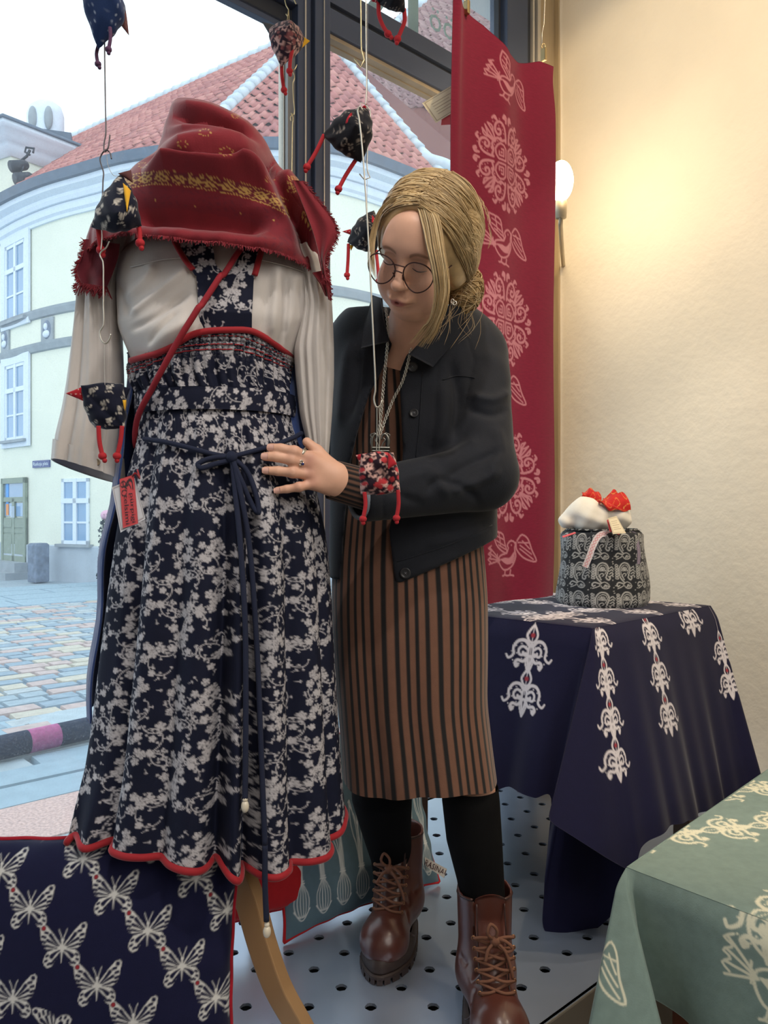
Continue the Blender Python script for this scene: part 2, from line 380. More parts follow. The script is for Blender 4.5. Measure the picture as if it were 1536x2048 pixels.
def pdist(x, z, line):
    """distance from points to a polyline (2D), and parameter along it"""
    best = np.full(np.shape(x), 1e9); par = np.zeros(np.shape(x)); n = len(line)-1
    for i in range(n):
        (ax, az), (bx, bz) = line[i], line[i+1]; dx, dz = bx-ax, bz-az; t = np.clip(((x-ax)*dx+(z-az)*dz)/(dx*dx+dz*dz+1e-12), 0, 1)
        d = np.hypot(x-ax-t*dx, z-az-t*dz); m = d < best; best = np.where(m, d, best); par = np.where(m, (i+t)/n, par)
    return best, par
def folds(x, z, spec):
    """sum of soft ridges (amp>0) and valleys (amp<0) along polylines: (line, amp, width)"""
    h = np.zeros(np.shape(x))
    for line, amp, wdt in spec:
        ln = resample(line, 14); d, t = pdist(x, z, ln); h = h+amp*np.exp(-(d/wdt)**2)*np.clip(np.minimum(t, 1-t)*5+.15, 0, 1)
    return h
def fbm(x, y, seed=0, oct=3):
    r = np.random.RandomState(seed); h = 0
    for o in range(oct):
        for _ in range(3):
            a = r.uniform(0, 6.283); f = 2**o; h = h+np.sin((x*math.cos(a)+y*math.sin(a))*f+r.uniform(0, 6.28))/(2**o)/3
    return h
def text_mesh(s, size, depth=0.0005, res=2):
    c = bpy.data.curves.new('lettering', 'FONT'); c.body = s; c.size = size; c.extrude = depth; c.resolution_u = res; c.align_x = 'CENTER'; c.align_y = 'CENTER'
    o = bpy.data.objects.new('lettering', c); COL.objects.link(o); bpy.context.view_layer.update()
    dg = bpy.context.evaluated_depsgraph_get(); me = bpy.data.meshes.new_from_object(o.evaluated_get(dg)); bpy.data.objects.remove(o); return me
# ================================================================ ROOM
M_PLASTER = mat('plaster', rgb(236, 226, 208), .92, bump=(26, .55, .006), var=.04, var_scale=3)
M_WHITE = mat('ceiling_paint', rgb(228, 226, 222), .9, bump=(30, .1))
M_FRAME = mat('grey_aluminium', rgb(66, 76, 98), .42, metal=.25, bump=(220, .05), var=.04)
M_FRAME_DARK = mat('dark_gasket', rgb(34, 38, 48), .55, bump=(150, .05))
M_ALU = mat('bare_aluminium', rgb(196, 190, 178), .38, metal=.55, bump=(160, .06), stretch=(30, 30, 1))
M_REVEAL = mat('reveal_metal', rgb(176, 158, 128), .5, metal=.3, bump=(120, .08), var=.07, var_scale=6, stretch=(14, 14, .8))
M_SOFFIT = mat('timber_bead', rgb(150, 136, 116), .6, bump=(90, .15), var=.1, var_scale=14)
M_FLOOR = mat('shop_floor', rgb(120, 112, 102), .5, bump=(40, .1), var=.1)
def glass(name, tint=(.93, .97, .98, 1)):
    m = bpy.data.materials.new(name); m.use_nodes = True; nt = m.node_tree; nt.nodes.clear()
    o = nt.nodes.new('ShaderNodeOutputMaterial'); t = nt.nodes.new('ShaderNodeBsdfTransparent'); t.inputs['Color'].default_value = tint
    g = nt.nodes.new('ShaderNodeBsdfGlossy'); g.inputs['Roughness'].default_value = .03
    lw = nt.nodes.new('ShaderNodeLayerWeight'); lw.inputs['Blend'].default_value = .5
    pw = nt.nodes.new('ShaderNodeMath'); pw.operation = 'POWER'; pw.inputs[1].default_value = 5.0; nt.links.new(lw.outputs['Facing'], pw.inputs[0])
    fr = nt.nodes.new('ShaderNodeMath'); fr.operation = 'MULTIPLY_ADD'; fr.inputs[1].default_value = .7; fr.inputs[2].default_value = .03; nt.links.new(pw.outputs[0], fr.inputs[0])
    # a little dust and dried rain on the pane
    tc = nt.nodes.new('ShaderNodeTexCoord'); nz = nt.nodes.new('ShaderNodeTexNoise'); nz.inputs['Scale'].default_value = 300; nz.inputs['Detail'].default_value = 2
    cr = nt.nodes.new('ShaderNodeValToRGB'); cr.color_ramp.elements[0].position = .56; cr.color_ramp.elements[1].position = .8; cr.color_ramp.elements[0].color = (.035,)*3+(1,); cr.color_ramp.elements[1].color = (.16,)*3+(1,)
    df = nt.nodes.new('ShaderNodeBsdfTranslucent'); df.inputs['Color'].default_value = (.85, .92, 1, 1)
    m1 = nt.nodes.new('ShaderNodeMixShader'); m2 = nt.nodes.new('ShaderNodeMixShader')
    nt.links.new(tc.outputs['Object'], nz.inputs['Vector']); nt.links.new(nz.outputs['Fac'], cr.inputs['Fac'])
    nt.links.new(cr.outputs['Color'], m1.inputs[0]); nt.links.new(t.outputs[0], m1.inputs[1]); nt.links.new(df.outputs[0], m1.inputs[2])
    nt.links.new(fr.outputs[0], m2.inputs[0]); nt.links.new(m1.outputs[0], m2.inputs[1]); nt.links.new(g.outputs[0], m2.inputs[2]); nt.links.new(m2.outputs[0], o.inputs['Surface'])
    return m
M_GLASS = glass('window_glass')
RS, RT = 5.2, 6.0            # room size along the window and away from it
def slab(mb, s0, s1, t0, t1, z0, z1):
    P = [R(s0, t0, z0), R(s1, t0, z0), R(s1, t1, z0), R(s0, t1, z0)]
    return mb.prism([Vector(p) for p in P], (0, 0, z1-z0))
slab(MB(), -.2, RS, -.0, RT, FLOOR_Z-.1, FLOOR_Z).build('floor', M_FLOOR, kind='structure')
slab(MB(), -.2, RS+.2, -.3, RT+.2, CEIL_Z, CEIL_Z+.1).build('ceiling', M_WHITE, kind='structure')
# plaster wall on the right: gently uneven relief
nu, nv = 160, 110
tt = np.linspace(-.02, RT, nu); zz = np.linspace(FLOOR_Z, CEIL_Z, nv); T_, Z_ = np.meshgrid(tt, zz, indexing='ij')
off = .0025*fbm(T_*7, Z_*7, 3, 4)
P = np.stack([CX+off*WX-T_*NX, CY+off*WY-T_*NY, Z_], -1)
link('wall_right', solid_grid('wall_right', P, .16), M_PLASTER, kind='structure')
slab(MB(), -.2, RS, RT, RT+.15, FLOOR_Z, CEIL_Z).build('wall_back', M_WHITE, kind='structure')
slab(MB(), RS, RS+.15, -.1, RT, FLOOR_Z, CEIL_Z).build('wall_left', M_WHITE, kind='structure')
# the solid part of the window wall, left of the shop front, and the base under it
slab(MB(), 3.7, RS, -.14, 0, FLOOR_Z, CEIL_Z).build('wall_front', M_WHITE, kind='structure')
slab(MB(), -.2, 3.7, -.16, .0, FLOOR_Z-.1, -.03).build('trim_1', M_FRAME, kind='structure')
# --- shop front: posts, rails and panes
def frame_box(nm, s0, s1, t0, t1, z0, z1, m=M_FRAME, parent=None, bev=.003, **kw):
    return slab(MB(), s0, s1, t0, t1, z0, z1).build(nm, m, parent, bevel=bev, **kw)
win = {}
for nm, s0, s1, z0, z1 in (('window_1', 1.47, 3.62, -.03, 2.385), ('window_2', .50, 1.335, -.03, 2.405), ('window_3', .50, 1.335, 2.56, CEIL_Z), ('window_4', 1.47, 3.62, 2.53, CEIL_Z)):
    e = thing(nm, R((s0+s1)/2, -.04, z0), None, None, kind='structure'); win[nm] = e
    frame_box('window_pane', s0-.01, s1+.01, -.062, -.056, z0-.01, z1+.01, M_GLASS, e, 0)
    for a, b, c, d in ((s0-.004, s0+.008, z0, z1), (s1-.012, s1+.012, z0, z1)): frame_box('glazing_bead', a, b, -.054, -.03, c, d, M_FRAME_DARK, e, .002)
    frame_box('glazing_bead', s0, s1, -.054, -.03, z1-.012, z1+.012, M_SOFFIT if nm == 'window_2' else M_FRAME, e, .002)
    frame_box('glazing_bead', s0, s1, -.054, -.03, z0-.012, z0+.02, M_FRAME_DARK, e, .002)
# central post (three profiles side by side) and transoms
e = thing('trim_2', R(1.41, -.03, 0), None, None, kind='structure')
frame_box('post', 1.40, 1.448, -.064, .0, -.03, CEIL_Z, M_FRAME, e); frame_box('post', 1.338, 1.395, -.064, .012, -.03, CEIL_Z, M_FRAME, e)
frame_box('post_joint', 1.394, 1.401, -.06, -.012, -.03, CEIL_Z, M_ALU, e, 0); frame_box('post_bead', 1.42, 1.425, -.0005, .0035, -.03, CEIL_Z, M_ALU, e, .001); frame_box('post_bead', 1.362, 1.365, .0115, .0155, -.03, CEIL_Z, M_ALU, e, .001)
frame_box('post_reveal', 1.446, 1.474, -.05, -.014, -.03, 2.39, mat('post_reveal_metal', rgb(140, 140, 140), .5, metal=.3, bump=(120, .08)), e, .001); frame_box('post_reveal', 1.474, 1.478, -.056, -.03, -.03, 2.39, M_ALU, e, .001)
e = thing('trim_3', R(.9, -.03, 2.45), None, None, kind='structure')
frame_box('transom', .49, 1.34, -.064, .008, 2.408, 2.478, M_FRAME, e); frame_box('transom', .49, 1.34, -.064, .004, 2.498, 2.558, M_FRAME, e)
frame_box('transom_joint', .49, 1.34, -.09, -.01, 2.476, 2.50, M_FRAME_DARK, e, 0)
frame_box('transom_soffit', .49, 1.335, -.055, -.004, 2.396, 2.409, M_SOFFIT, e, .001)
e = thing('trim_4', R(2.5, -.03, 2.45), None, None, kind='structure')
frame_box('transom', 1.44, 3.62, -.064, .0, 2.44, 2.53, M_FRAME, e); frame_box('transom', 1.44, 3.62, -.064, -.03, 2.385, 2.44, M_FRAME_DARK, e)
# right-hand jamb: grey frame, bright strips, reveal, cover profiles
e = thing('trim_5', R(.25, -.03, 0), None, None, kind='structure')
def sx(px):
    k = (px-768)/F; return (CX-k*CY)/(WX-k*WY)
for a, b, t0, t1, m in ((1017, 1058, -.09, -.005, M_FRAME), (1058, 1066, -.08, -.012, M_FRAME_DARK), (1066, 1070, -.08, .0, M_ALU), (1070, 1075, -.08, -.01, M_FRAME), (1075, 1081, -.08, .002, M_ALU),
                        (1081, 1117, -.10, -.02, M_REVEAL), (1117, 1137, -.09, .0, M_REVEAL), (1137, 1143, -.09, .008, M_ALU), (1143, 1150, -.09, -.02, M_FRAME_DARK), (1150, 1167, -.09, .010, M_ALU)):
    frame_box('jamb_profile', sx(b), sx(a), t0, t1, -.03, CEIL_Z, m, e, .002)
frame_box('post', 3.62, 3.7, -.1, .0, -.03, CEIL_Z, M_FRAME, e)
# --- lettering on the outside of the upper pane, seen from behind
M_LETTER = mat('frosted_vinyl', rgb(150, 172, 178), .6)
MRL = Matrix(((WX, 0, NX, 0), (WY, 0, NY, 0), (0, 1, 0, 0), (0, 0, 0, 1)))
def letters(s, size, px, py, mirror=True, nm='lettering'):
    s_ = sx(px); p = R(s_, -.064); d = p[1]; z = CZ-(py-1024)/F*d
    me = text_mesh(s, size, .0004); sg = -1 if mirror else 1
    me.transform(Matrix.Diagonal((sg*1.0, 1, 1, 1))); me.flip_normals(); me.transform(MRL)
    o = link(nm, me, M_LETTER, win['window_3']); o.matrix_parent_inverse = Matrix.Identity(4); o.location = Vector((p[0], p[1], z))-Vector(win['window_3'].location); return o
letters('R', .50, 815, -22); letters('KUR', .50, 1120, -200)
letters('käsitöö', .125, 955, 76)
# --- perforated display platform
M_STEEL = mat('painted_steel', rgb(180, 192, 212), .30, metal=.7, bump=(60, .04), var=.08, var_scale=5)
M_EDGE = mat('platform_edge', rgb(128, 124, 118), .5, metal=.3, bump=(60, .06))
M_VOID = mat('hole_shade', rgb(30, 30, 32), .9, bump=(30, .1))
plat = thing('display_platform', R(1.7, .47, 0), 'grey perforated metal window display platform with rows of round holes', 'platform')
PD = .945
outer = [R(3.6, .0)[:2], R(3.6, PD)[:2], R(.015, PD)[:2], R(.015, .0)[:2]]
vs = [Vector(p) for p in outer]; eds = [(i, (i+1) % 4) for i in range(4)]; holes = []; hr = .0122
for i in range(-34, 34):
    for j in range(-34, 34):
        hx, hy = .0965+(i-j)*.0612, 1.6326+(i+j)*.0616
        t = -((hx-CX)*NX+(hy-CY)*NY); s = -((hx-CX)*WX+(hy-CY)*WY)
        if .05 < t < PD-.085 and .10 < s < 2.6 and hy > .9: holes.append((hx, hy))
for hx, hy in holes:
    b = len(vs)
    for k in range(14): vs.append(Vector((hx+hr*math.cos(k*math.tau/14), hy+hr*math.sin(k*math.tau/14))))
    eds += [(b+k, b+(k+1) % 14) for k in range(14)]
r_ = delaunay_2d_cdt(vs, eds, [], 0, 1e-6)
hv = np.array(holes); PV = np.array([(v[0], v[1], 0) for v in r_[0]]); fs = []
for f in r_[2]:
    c = PV[list(f)].mean(0)[:2]
    if np.hypot(hv[:, 0]-c[0], hv[:, 1]-c[1]).min() < hr*.9: continue
    t = -((c[0]-CX)*NX+(c[1]-CY)*NY)
    if 0 <= t <= PD: fs.append(f)
mb = MB(); mb.add(PV, fs)
for hx, hy in holes:
    V = []
    for z in (0, -.006):
        for k in range(14): V.append((hx+hr*math.cos(k*math.tau/14), hy+hr*math.sin(k*math.tau/14), z))
    mb.add(V, [(14+k, 14+(k+1) % 14, (k+1) % 14, k) for k in range(14)])
mb.build('top_sheet', M_STEEL, plat)
slab(MB(), .015, 3.6, PD-.012, PD+.002, -.075, .0).build('front_lip', M_EDGE, plat, bevel=.004)
slab(MB(), .02, 3.6, PD-.06, PD-.045, FLOOR_Z, -.03).build('kick_board', M_EDGE, plat)
slab(MB(), .02, 3.6, .005, PD-.06, -.16, -.15).build('hole_shade_sheet', M_VOID, plat)  # dark sheet stands in for the shade seen through the holes
# ================================================================ OUTSIDE: street, corner building, neighbour
rng = random.Random(7); nrs = np.random.RandomState(5)
M_YELLOW = mat('lime_render', rgb(226, 228, 212), .9, var=.03, var_scale=1.2, bump=(14, .15))
M_WHITEST = mat('white_stucco', rgb(214, 224, 236), .8, bump=(20, .12), var=.03)
M_STONE = mat('grey_string_stone', rgb(150, 158, 164), .85, var=.1, var_scale=5, bump=(20, .2))
M_PLINTH = mat('plinth_render', rgb(176, 186, 196), .9, var=.08, var_scale=2.5, bump=(16, .2))
M_GUTTER = mat('gutter_zinc', rgb(86, 100, 118), .5, metal=.2, var=.12, var_scale=6, bump=(30, .1))
M_TILE = [mat('clay_tile', c, .75, var=.1, var_scale=5, bump=(40, .15)) for c in (rgb(186, 124, 116), rgb(176, 112, 106), rgb(192, 132, 122), rgb(168, 108, 104))]
M_TILE2 = [mat('brown_clay_tile', c, .75, var=.1, var_scale=5, bump=(40, .15)) for c in (rgb(154, 122, 120), rgb(144, 110, 110), rgb(160, 130, 127))]
M_RIDGE = mat('mortared_ridge', rgb(196, 208, 216), .85, var=.08, var_scale=6, bump=(30, .2))
M_DECK = mat('roof_deck', rgb(110, 62, 58), .9, bump=(20, .1))
M_PANE = mat('sky_reflecting_pane', rgb(122, 156, 190), .08, spec=.8, var=.15, var_scale=1.0, bump=(3, .02))
M_SASH = mat('white_sash', rgb(216, 226, 236), .6, bump=(40, .08))
M_DOORG = mat('olive_door', rgb(132, 144, 128), .55, var=.06, bump=(40, .1))
M_DARKST = mat('weathered_stone', rgb(112, 124, 142), .9, var=.25, var_scale=9, bump=(24, .4))
M_BLACK = mat('black_metal', rgb(40, 46, 58), .5, metal=.3, bump=(60, .05))
# facade plan: points on the eaves line and arc length
PLAN = resample([(-14.5, 22.3), (-11.4, 19.8), (-8.79, 17.5), (-7.77, 16.6), (-6.72, 15.85), (-5.69, 15.3), (-4.68, 14.8), (-3.3, 14.45), (-1.93, 14.3), (-.95, 14.5), (.15, 15.35), (1.6, 16.7), (4.2, 19.2)], 240)
ARC = np.concatenate([[0], np.cumsum(np.linalg.norm(np.diff(PLAN, axis=0), axis=1))])
PT = np.gradient(PLAN, axis=0); PT /= np.linalg.norm(PT, axis=1, keepdims=True)
PN = np.stack([PT[:, 1], -PT[:, 0]], -1)      # towards the street
def fac(a, out=0.0):
    x = np.interp(a, ARC, PLAN[:, 0])+out*np.interp(a, ARC, PN[:, 0]); y = np.interp(a, ARC, PLAN[:, 1])+out*np.interp(a, ARC, PN[:, 1]); return x, y
def arc_at_px(px):
    k = (px-768)/F; g = PLAN[:, 0]-k*PLAN[:, 1]; i = np.where((g[:-1] < 0) & (g[1:] >= 0))[0]
    i = i[np.argmin(PLAN[i, 1])]; t = g[i]/(g[i]-g[i+1]); return ARC[i]+t*(ARC[i+1]-ARC[i])
def zpx(py, px):
    a = arc_at_px(px); return CZ-(py-1024)/F*fac(a)[1]
EAVE = 7.72
bld = thing('corner_building', (-3.3, 14.45, STREET_Z), 'pale yellow corner building with red pantiled roof across the street', 'building')
def ribbon(nm, a0, a1, prof, m, n=90, parent=bld, kind=None):
    """sweep a closed (out, z) profile along the facade"""
    A = np.linspace(a0, a1, n); P = np.zeros((n, len(prof), 3))
    for j, (o, z) in enumerate(prof): x, y = fac(A, o); P[:, j] = np.stack([x, y, np.full(n, z)], -1)
    mb = grid_mesh(nm, P, wv=True); 
    return link(nm, mb, m, parent, kind=kind)
A_END = ARC[-1]
def flat(o):
    o.data.polygons.foreach_set('use_smooth', np.zeros(len(o.data.polygons), bool)); return o
# ribbon walls, plinth, string courses, cornice
flat(ribbon('wall', 0, A_END, [(0, STREET_Z-.1), (0, EAVE), (-.4, EAVE), (-.4, STREET_Z-.1)], M_YELLOW))
flat(ribbon('plinth', 0, A_END, [(.0, STREET_Z-.1), (.05, STREET_Z-.1), (.05, .27), (.0, .29)], M_PLINTH))
for z in (5.12, 4.42): flat(ribbon('string_course', 0, A_END, [(.0, z-.09), (.05, z-.07), (.09, z+.04), (.10, z+.09), (.0, z+.12)], M_STONE))
for prof, nm, m in (([(0, EAVE-.74), (.05, EAVE-.74), (.06, EAVE-.68), (.11, EAVE-.64), (.13, EAVE-.50), (0, EAVE-.50)], 'cornice', M_WHITEST),
                    ([(0, EAVE-.50), (.18, EAVE-.49), (.22, EAVE-.42), (.23, EAVE-.36), (.36, EAVE-.30), (.38, EAVE-.2), (0, EAVE-.2)], 'cornice', M_WHITEST),
                    ([(0, EAVE-.22), (.46, EAVE-.20), (.50, EAVE-.02), (.44, EAVE+.0), (0, EAVE-.02)], 'gutter', M_GUTTER)):
    flat(ribbon(nm, 0, A_END, prof, m))
# --- windows and door as pieces set on the wall at arc a
def place(mb, a, fn, nm, m, parent, **kw):
    """local frame: u along the wall, o outwards, z up"""
    x, y = fac(a); i = int(np.argmin(abs(ARC-a))); t, n = PT[i], PN[i]
    B = MB()
    for (u0, u1, o0, o1, z0, z1) in fn:
        P = [(x+t[0]*u+n[0]*o, y+t[1]*u+n[1]*o, z0) for u, o in ((u0, o0), (u0, o1), (u1, o1), (u1, o0))]
        B.prism(P[::-1], (0, 0, z1-z0))
    return B.build(nm, m, parent, **kw)
def bwindow(px0, px1, z0, z1, surround=True):
    a0, a1 = arc_at_px(px0), arc_at_px(px1); a = (a0+a1)/2; w = (a1-a0)/2; h = z1-z0; zm = z0+h*.66
    if surround: place(None, a, [(-w-.2, -w, 0, .05, z0-.16, z1+.18), (w, w+.2, 0, .05, z0-.16, z1+.18), (-w, w, 0, .05, z1, z1+.18), (-w, w, 0, .05, z0-.16, z0)], 'window_surround', M_WHITEST, bld)
    f = place(None, a, [(-w, -w+.07, 0, .035, z0, z1), (w-.07, w, 0, .035, z0, z1), (-w, w, 0, .035, z1-.07, z1), (-w, w, 0, .035, z0, z0+.07), (-.05, .05, 0, .045, z0, z1), (-w, w, 0, .045, zm-.05, zm+.05), (-w, w, 0, .03, z0+h*.33-.02, z0+h*.33+.02)], 'window', M_SASH, bld)
    for u0, u1 in ((-w+.07, -.05), (.05, w-.07)):
        for b, c in ((z0+.07, z0+h*.33-.02), (z0+h*.33+.02, zm-.05), (zm+.05, z1-.07)): 
            g = place(None, a, [(u0, u1, 0, .012, b, c)], 'window_pane', M_PANE, f)
    place(None, a, [(-w-.1, w+.1, 0, .12, z0-.06, z0)], 'window_sill', M_STONE, bld)
for px0, px1, y0, y1 in ((14, 54, 640, 486), (14, 54, 880, 728)): bwindow(px0, px1, zpx(y0, 34), zpx(y1, 34))
bwindow(126, 180, zpx(1088, 150), zpx(957, 150), False)
for px in (-70, -160): # the bays just outside the frame
    for zz_ in ((zpx(640, 34), zpx(486, 34)), (zpx(880, 34), zpx(728, 34))): bwindow(px-18, px+18, *zz_)
# door
a0, a1 = arc_at_px(8), arc_at_px(57); a = (a0+a1)/2; w = (a1-a0)/2; zb, zt = zpx(1122, 30), zpx(956, 30)
dr = place(None, a, [(-w, -w+.1, 0, .06, zb, zt), (w-.1, w, 0, .06, zb, zt), (-w, w, 0, .06, zt-.12, zt), (-w, w, 0, .05, zb, zb+.12), (-w, w, 0, .05, zt-.52, zt-.42), (-.06, .06, 0, .05, zb, zt-.45), (-w, w, 0, .035, zb+.1, zb+.95), (-w, w, 0, .045, zb+.62, zb+.70)], 'door', M_DOORG, bld)
for u0, u1 in ((-w+.12, -.08), (.08, w-.12)):
    place(None, a, [(u0, u1, 0, .02, zb+.98, zt-.55)], 'door_pane', M_PANE, dr); place(None, a, [(u0, u1, 0, .05, zb+.16, zb+.58)], 'door_panel', M_DOORG, dr); place(None, a, [(u0, u1, 0, .05, zb+.74, zb+.92)], 'door_panel', M_DOORG, dr)
place(None, a, [(-w+.1, w-.1, 0, .02, zt-.42, zt-.12)], 'door_pane', M_PANE, dr)
place(None, a, [(.05, .07, .05, .12, zb+.95, zb+1.2)], 'door_handle', M_SASH, dr)
place(None, a, [(-w+.2, -w+.32, .02, .03, zb+1.25, zb+1.75)], 'door_sticker', mat('blue_sticker', rgb(70, 150, 220), .5, bump=(60, .02)), dr)
place(None, a, [(-w+.2, -w+.32, .02, .03, zb+1.0, zb+1.25)], 'door_sticker', mat('orange_sticker', rgb(224, 140, 60), .5, bump=(60, .02)), dr)
place(None, a, [(-w-.3, w+.2, .05, .55, STREET_Z-.05, STREET_Z+.12), (-w-.2, w+.1, .05, .32, STREET_Z+.1, zb)], 'door_step', M_STONE, bld)
# portrait plaques with raised oval and bust
def plaque(px, py, ww, hh):
    a = arc_at_px(px); z = zpx(py, px); i = int(np.argmin(abs(ARC-a))); x, y = fac(a); t, n = PT[i], PN[i]
    p = place(None, a, [(-ww/2, ww/2, 0, .04, z-hh/2, z+hh/2)], 'portrait_plaque', M_STONE, bld)
    M3 = Matrix(((t[0], n[0], 0), (t[1], n[1], 0), (0, 0, 1)))
    b = MB(); b.ball((0, 0, 0), (ww*.38, .03, hh*.42), 16, 8); me = b.mesh('oval', True); me.transform(M3.to_4x4()); me.transform(Matrix.Translation((x+n[0]*.03, y+n[1]*.03, z))); link('plaque_oval', me, M_DARKST, p)
    b = MB(); b.ball((0, .03, hh*.12), (ww*.14, .04, hh*.15), 10, 6); b.ball((0, .02, -hh*.18), (ww*.28, .035, hh*.16), 10, 6); me = b.mesh('bust', True); me.transform(M3.to_4x4()); me.transform(Matrix.Translation((x+n[0]*.035, y+n[1]*.035, z))); link('plaque_bust', me, M_WHITEST, p)
plaque(97, 660, .42, .5); plaque(13, 681, .42, .5)
# street sign
a = arc_at_px(84); z = zpx(928, 84)
sg = place(None, a, [(-.31, .31, 0, .03, z-.075, z+.075)], 'street_sign', mat('sign_enamel', rgb(62, 76, 128), .4, bump=(40, .02)), bld)
i = int(np.argmin(abs(ARC-a))); t, n = PT[i], PN[i]; x, y = fac(a, .034)
me = text_mesh('Raekoja plats', .105, .001); me.transform(Matrix(((t[0], 0, n[0], x), (t[1], 0, n[1], y), (0, 1, 0, z), (0, 0, 0, 1)))); link('sign_lettering', me, M_SASH, sg)
me = MB(); 
# --- pantiled roof: planes between an eaves line and an upper line
def tile_proto(nm, wd, ln, m):
    """one pantile: S-curved, 12 quads, slightly thick"""
    nu = 7; u = np.linspace(-.5, .5, nu); prof = np.where(u < .12, -.018*np.cos((u+.19)*math.pi/.62), .028*np.sin((u-.12)/.38*math.pi*.98+.1))*1.3
    P = np.zeros((nu, 2, 3)); P[:, 0] = np.stack([u*wd, np.zeros(nu), prof+.035], -1); P[:, 1] = np.stack([u*wd, np.full(nu, ln), prof], -1)
    V = np.concatenate([P.reshape(-1, 3), P[:, 0]-np.array([0, 0, .03])]); q = [tuple(r) for r in gridq(nu, 2)]
    q += [(2*nu+i, 2*nu+i+1, (i+1)*2, i*2) for i in range(nu-1)]
    return mesh(nm, V, q, True)
def roof(E, U, parent, mats, cw, ch, n_single, ncols=None, keyfn=None, clip=None, deckm=None):
    """E,U: eaves and upper polylines with matching parameters"""
    E = np.asarray(E, float); U = np.asarray(U, float); D = MB()
    n = len(E); V = [tuple(p) for p in E]+[tuple(p) for p in U]; D.add(V, [(i, i+1, n+i+1, n+i) for i in range(n-1)])
    D.build('roof_deck', deckm or M_DECK, parent)
    La = np.linalg.norm(np.diff(E, axis=0), axis=1).sum(); Ls = np.linalg.norm(U-E, axis=1).max(); nc = max(2, int(La/cw)); nr = max(2, int(Ls/ch)); par = np.linspace(0, 1, n); out = []
    for r in range(nr):
        v = r/nr; A = E+(U-E)*v; L = np.linalg.norm(np.diff(A, axis=0), axis=1).sum(); m = max(1, int(round(L/cw)))
        for c in range(m):
            w_ = (c+.5)/m
            e = np.array([np.interp(w_, par, E[:, k]) for k in range(3)]); u_ = np.array([np.interp(w_, par, U[:, k]) for k in range(3)])
            p = e+(u_-e)*v; e2 = np.array([np.interp(min(1, w_+.01), par, A[:, k]) for k in range(3)])-np.array([np.interp(max(0, w_-.01), par, A[:, k]) for k in range(3)])
            X = e2/np.linalg.norm(e2); Y = u_-e; Y = Y-X*np.dot(X, Y); Y /= np.linalg.norm(Y)+1e-9; Z = np.cross(X, Y)
            if Z[2] < 0: X = -X; Z = -Z
            j = rng.uniform(-.006, .006); M = Matrix(((X[0], Y[0], Z[0], p[0]+Z[0]*(.02+j)), (X[1], Y[1], Z[1], p[1]+Z[1]*(.02+j)), (X[2], Y[2], Z[2], p[2]+Z[2]*(.02+j)), (0, 0, 0, 1)))
            px, py = 768+F*p[0]/p[1], 1024-F*(p[2]-CZ)/p[1]; s_ = 1.0*L/m/cw
            out.append((p[1], px, py, M @ Matrix.Diagonal((s_, 1, 1, 1))))
    vis = [o for o in out if keyfn(o[1], o[2])]; vis.sort(key=lambda o: o[0]); single = vis[:n_single]; sid = set(id(o) for o in single); rest = [o for o in out if id(o) not in sid]
    protos = []
    for m in mats: me = tile_proto('roof_tile', cw*1.04, ch*1.12, m); me.materials.append(m); protos.append(me)
    for o in single:
        ob = bpy.data.objects.new('roof_tile', protos[rng.randrange(len(protos))]); COL.objects.link(ob); ob.parent = parent; ob.matrix_parent_inverse = Matrix.Translation(-Vector(parent.location)); ob.matrix_world = o[3]
    pv = np.array([v.co[:] for v in protos[0].vertices]); pf = [list(f.vertices) for f in protos[0].polygons]; VV = []; QQ = []
    for k, o in enumerate(rest):
        M = np.array(o[3]); VV.append(pv @ M[:3, :3].T+M[:3, 3]); QQ.append(np.array(pf)+k*len(pv))
    if rest:
        me = mesh('roof_tiles', np.concatenate(VV), np.concatenate(QQ)); 
        for m in mats: me.materials.append(m)
        me.polygons.foreach_set('material_index', np.repeat(np.random.RandomState(3).randint(0, len(mats), len(rest)), len(pf)).astype(np.int32))
        link('roof_tiles', me, None, parent, kind='stuff')
def at3(px, py, d): return np.array(at(px, py, d))
apex = at3(632, 58, 18.6)
def eave_pt(a, o=.30): x, y = fac(a, o); return np.array([x, y, EAVE+.02])
a_h1, a_h2 = arc_at_px(398), arc_at_px(880)
# left plane: eaves up to the receding ridge
N_ = 40; AA = np.linspace(.5, a_h1, N_); E = [eave_pt(a) for a in AA]; rb = at3(92, 302, 25.0); far = rb+(rb-apex)*.28
U = [far+(apex-far)*np.clip((a-AA[0])/(AA[-1]-AA[0]), 0, 1)**1.0 for a in AA]
roof(E, U, bld, M_TILE, .22, .30, 60, keyfn=lambda px, py: 0 < px < 460 and py > 0)
AA2 = np.linspace(a_h1, a_h2, N_); E2 = [eave_pt(a) for a in AA2]; U2 = [apex+(np.array(E2[i])-apex)*.02 for i in range(N_)]
roof(E2, U2, bld, M_TILE, .25, .33, 230, keyfn=lambda px, py: (440 < px < 580 or 655 < px < 850) and py > 70)
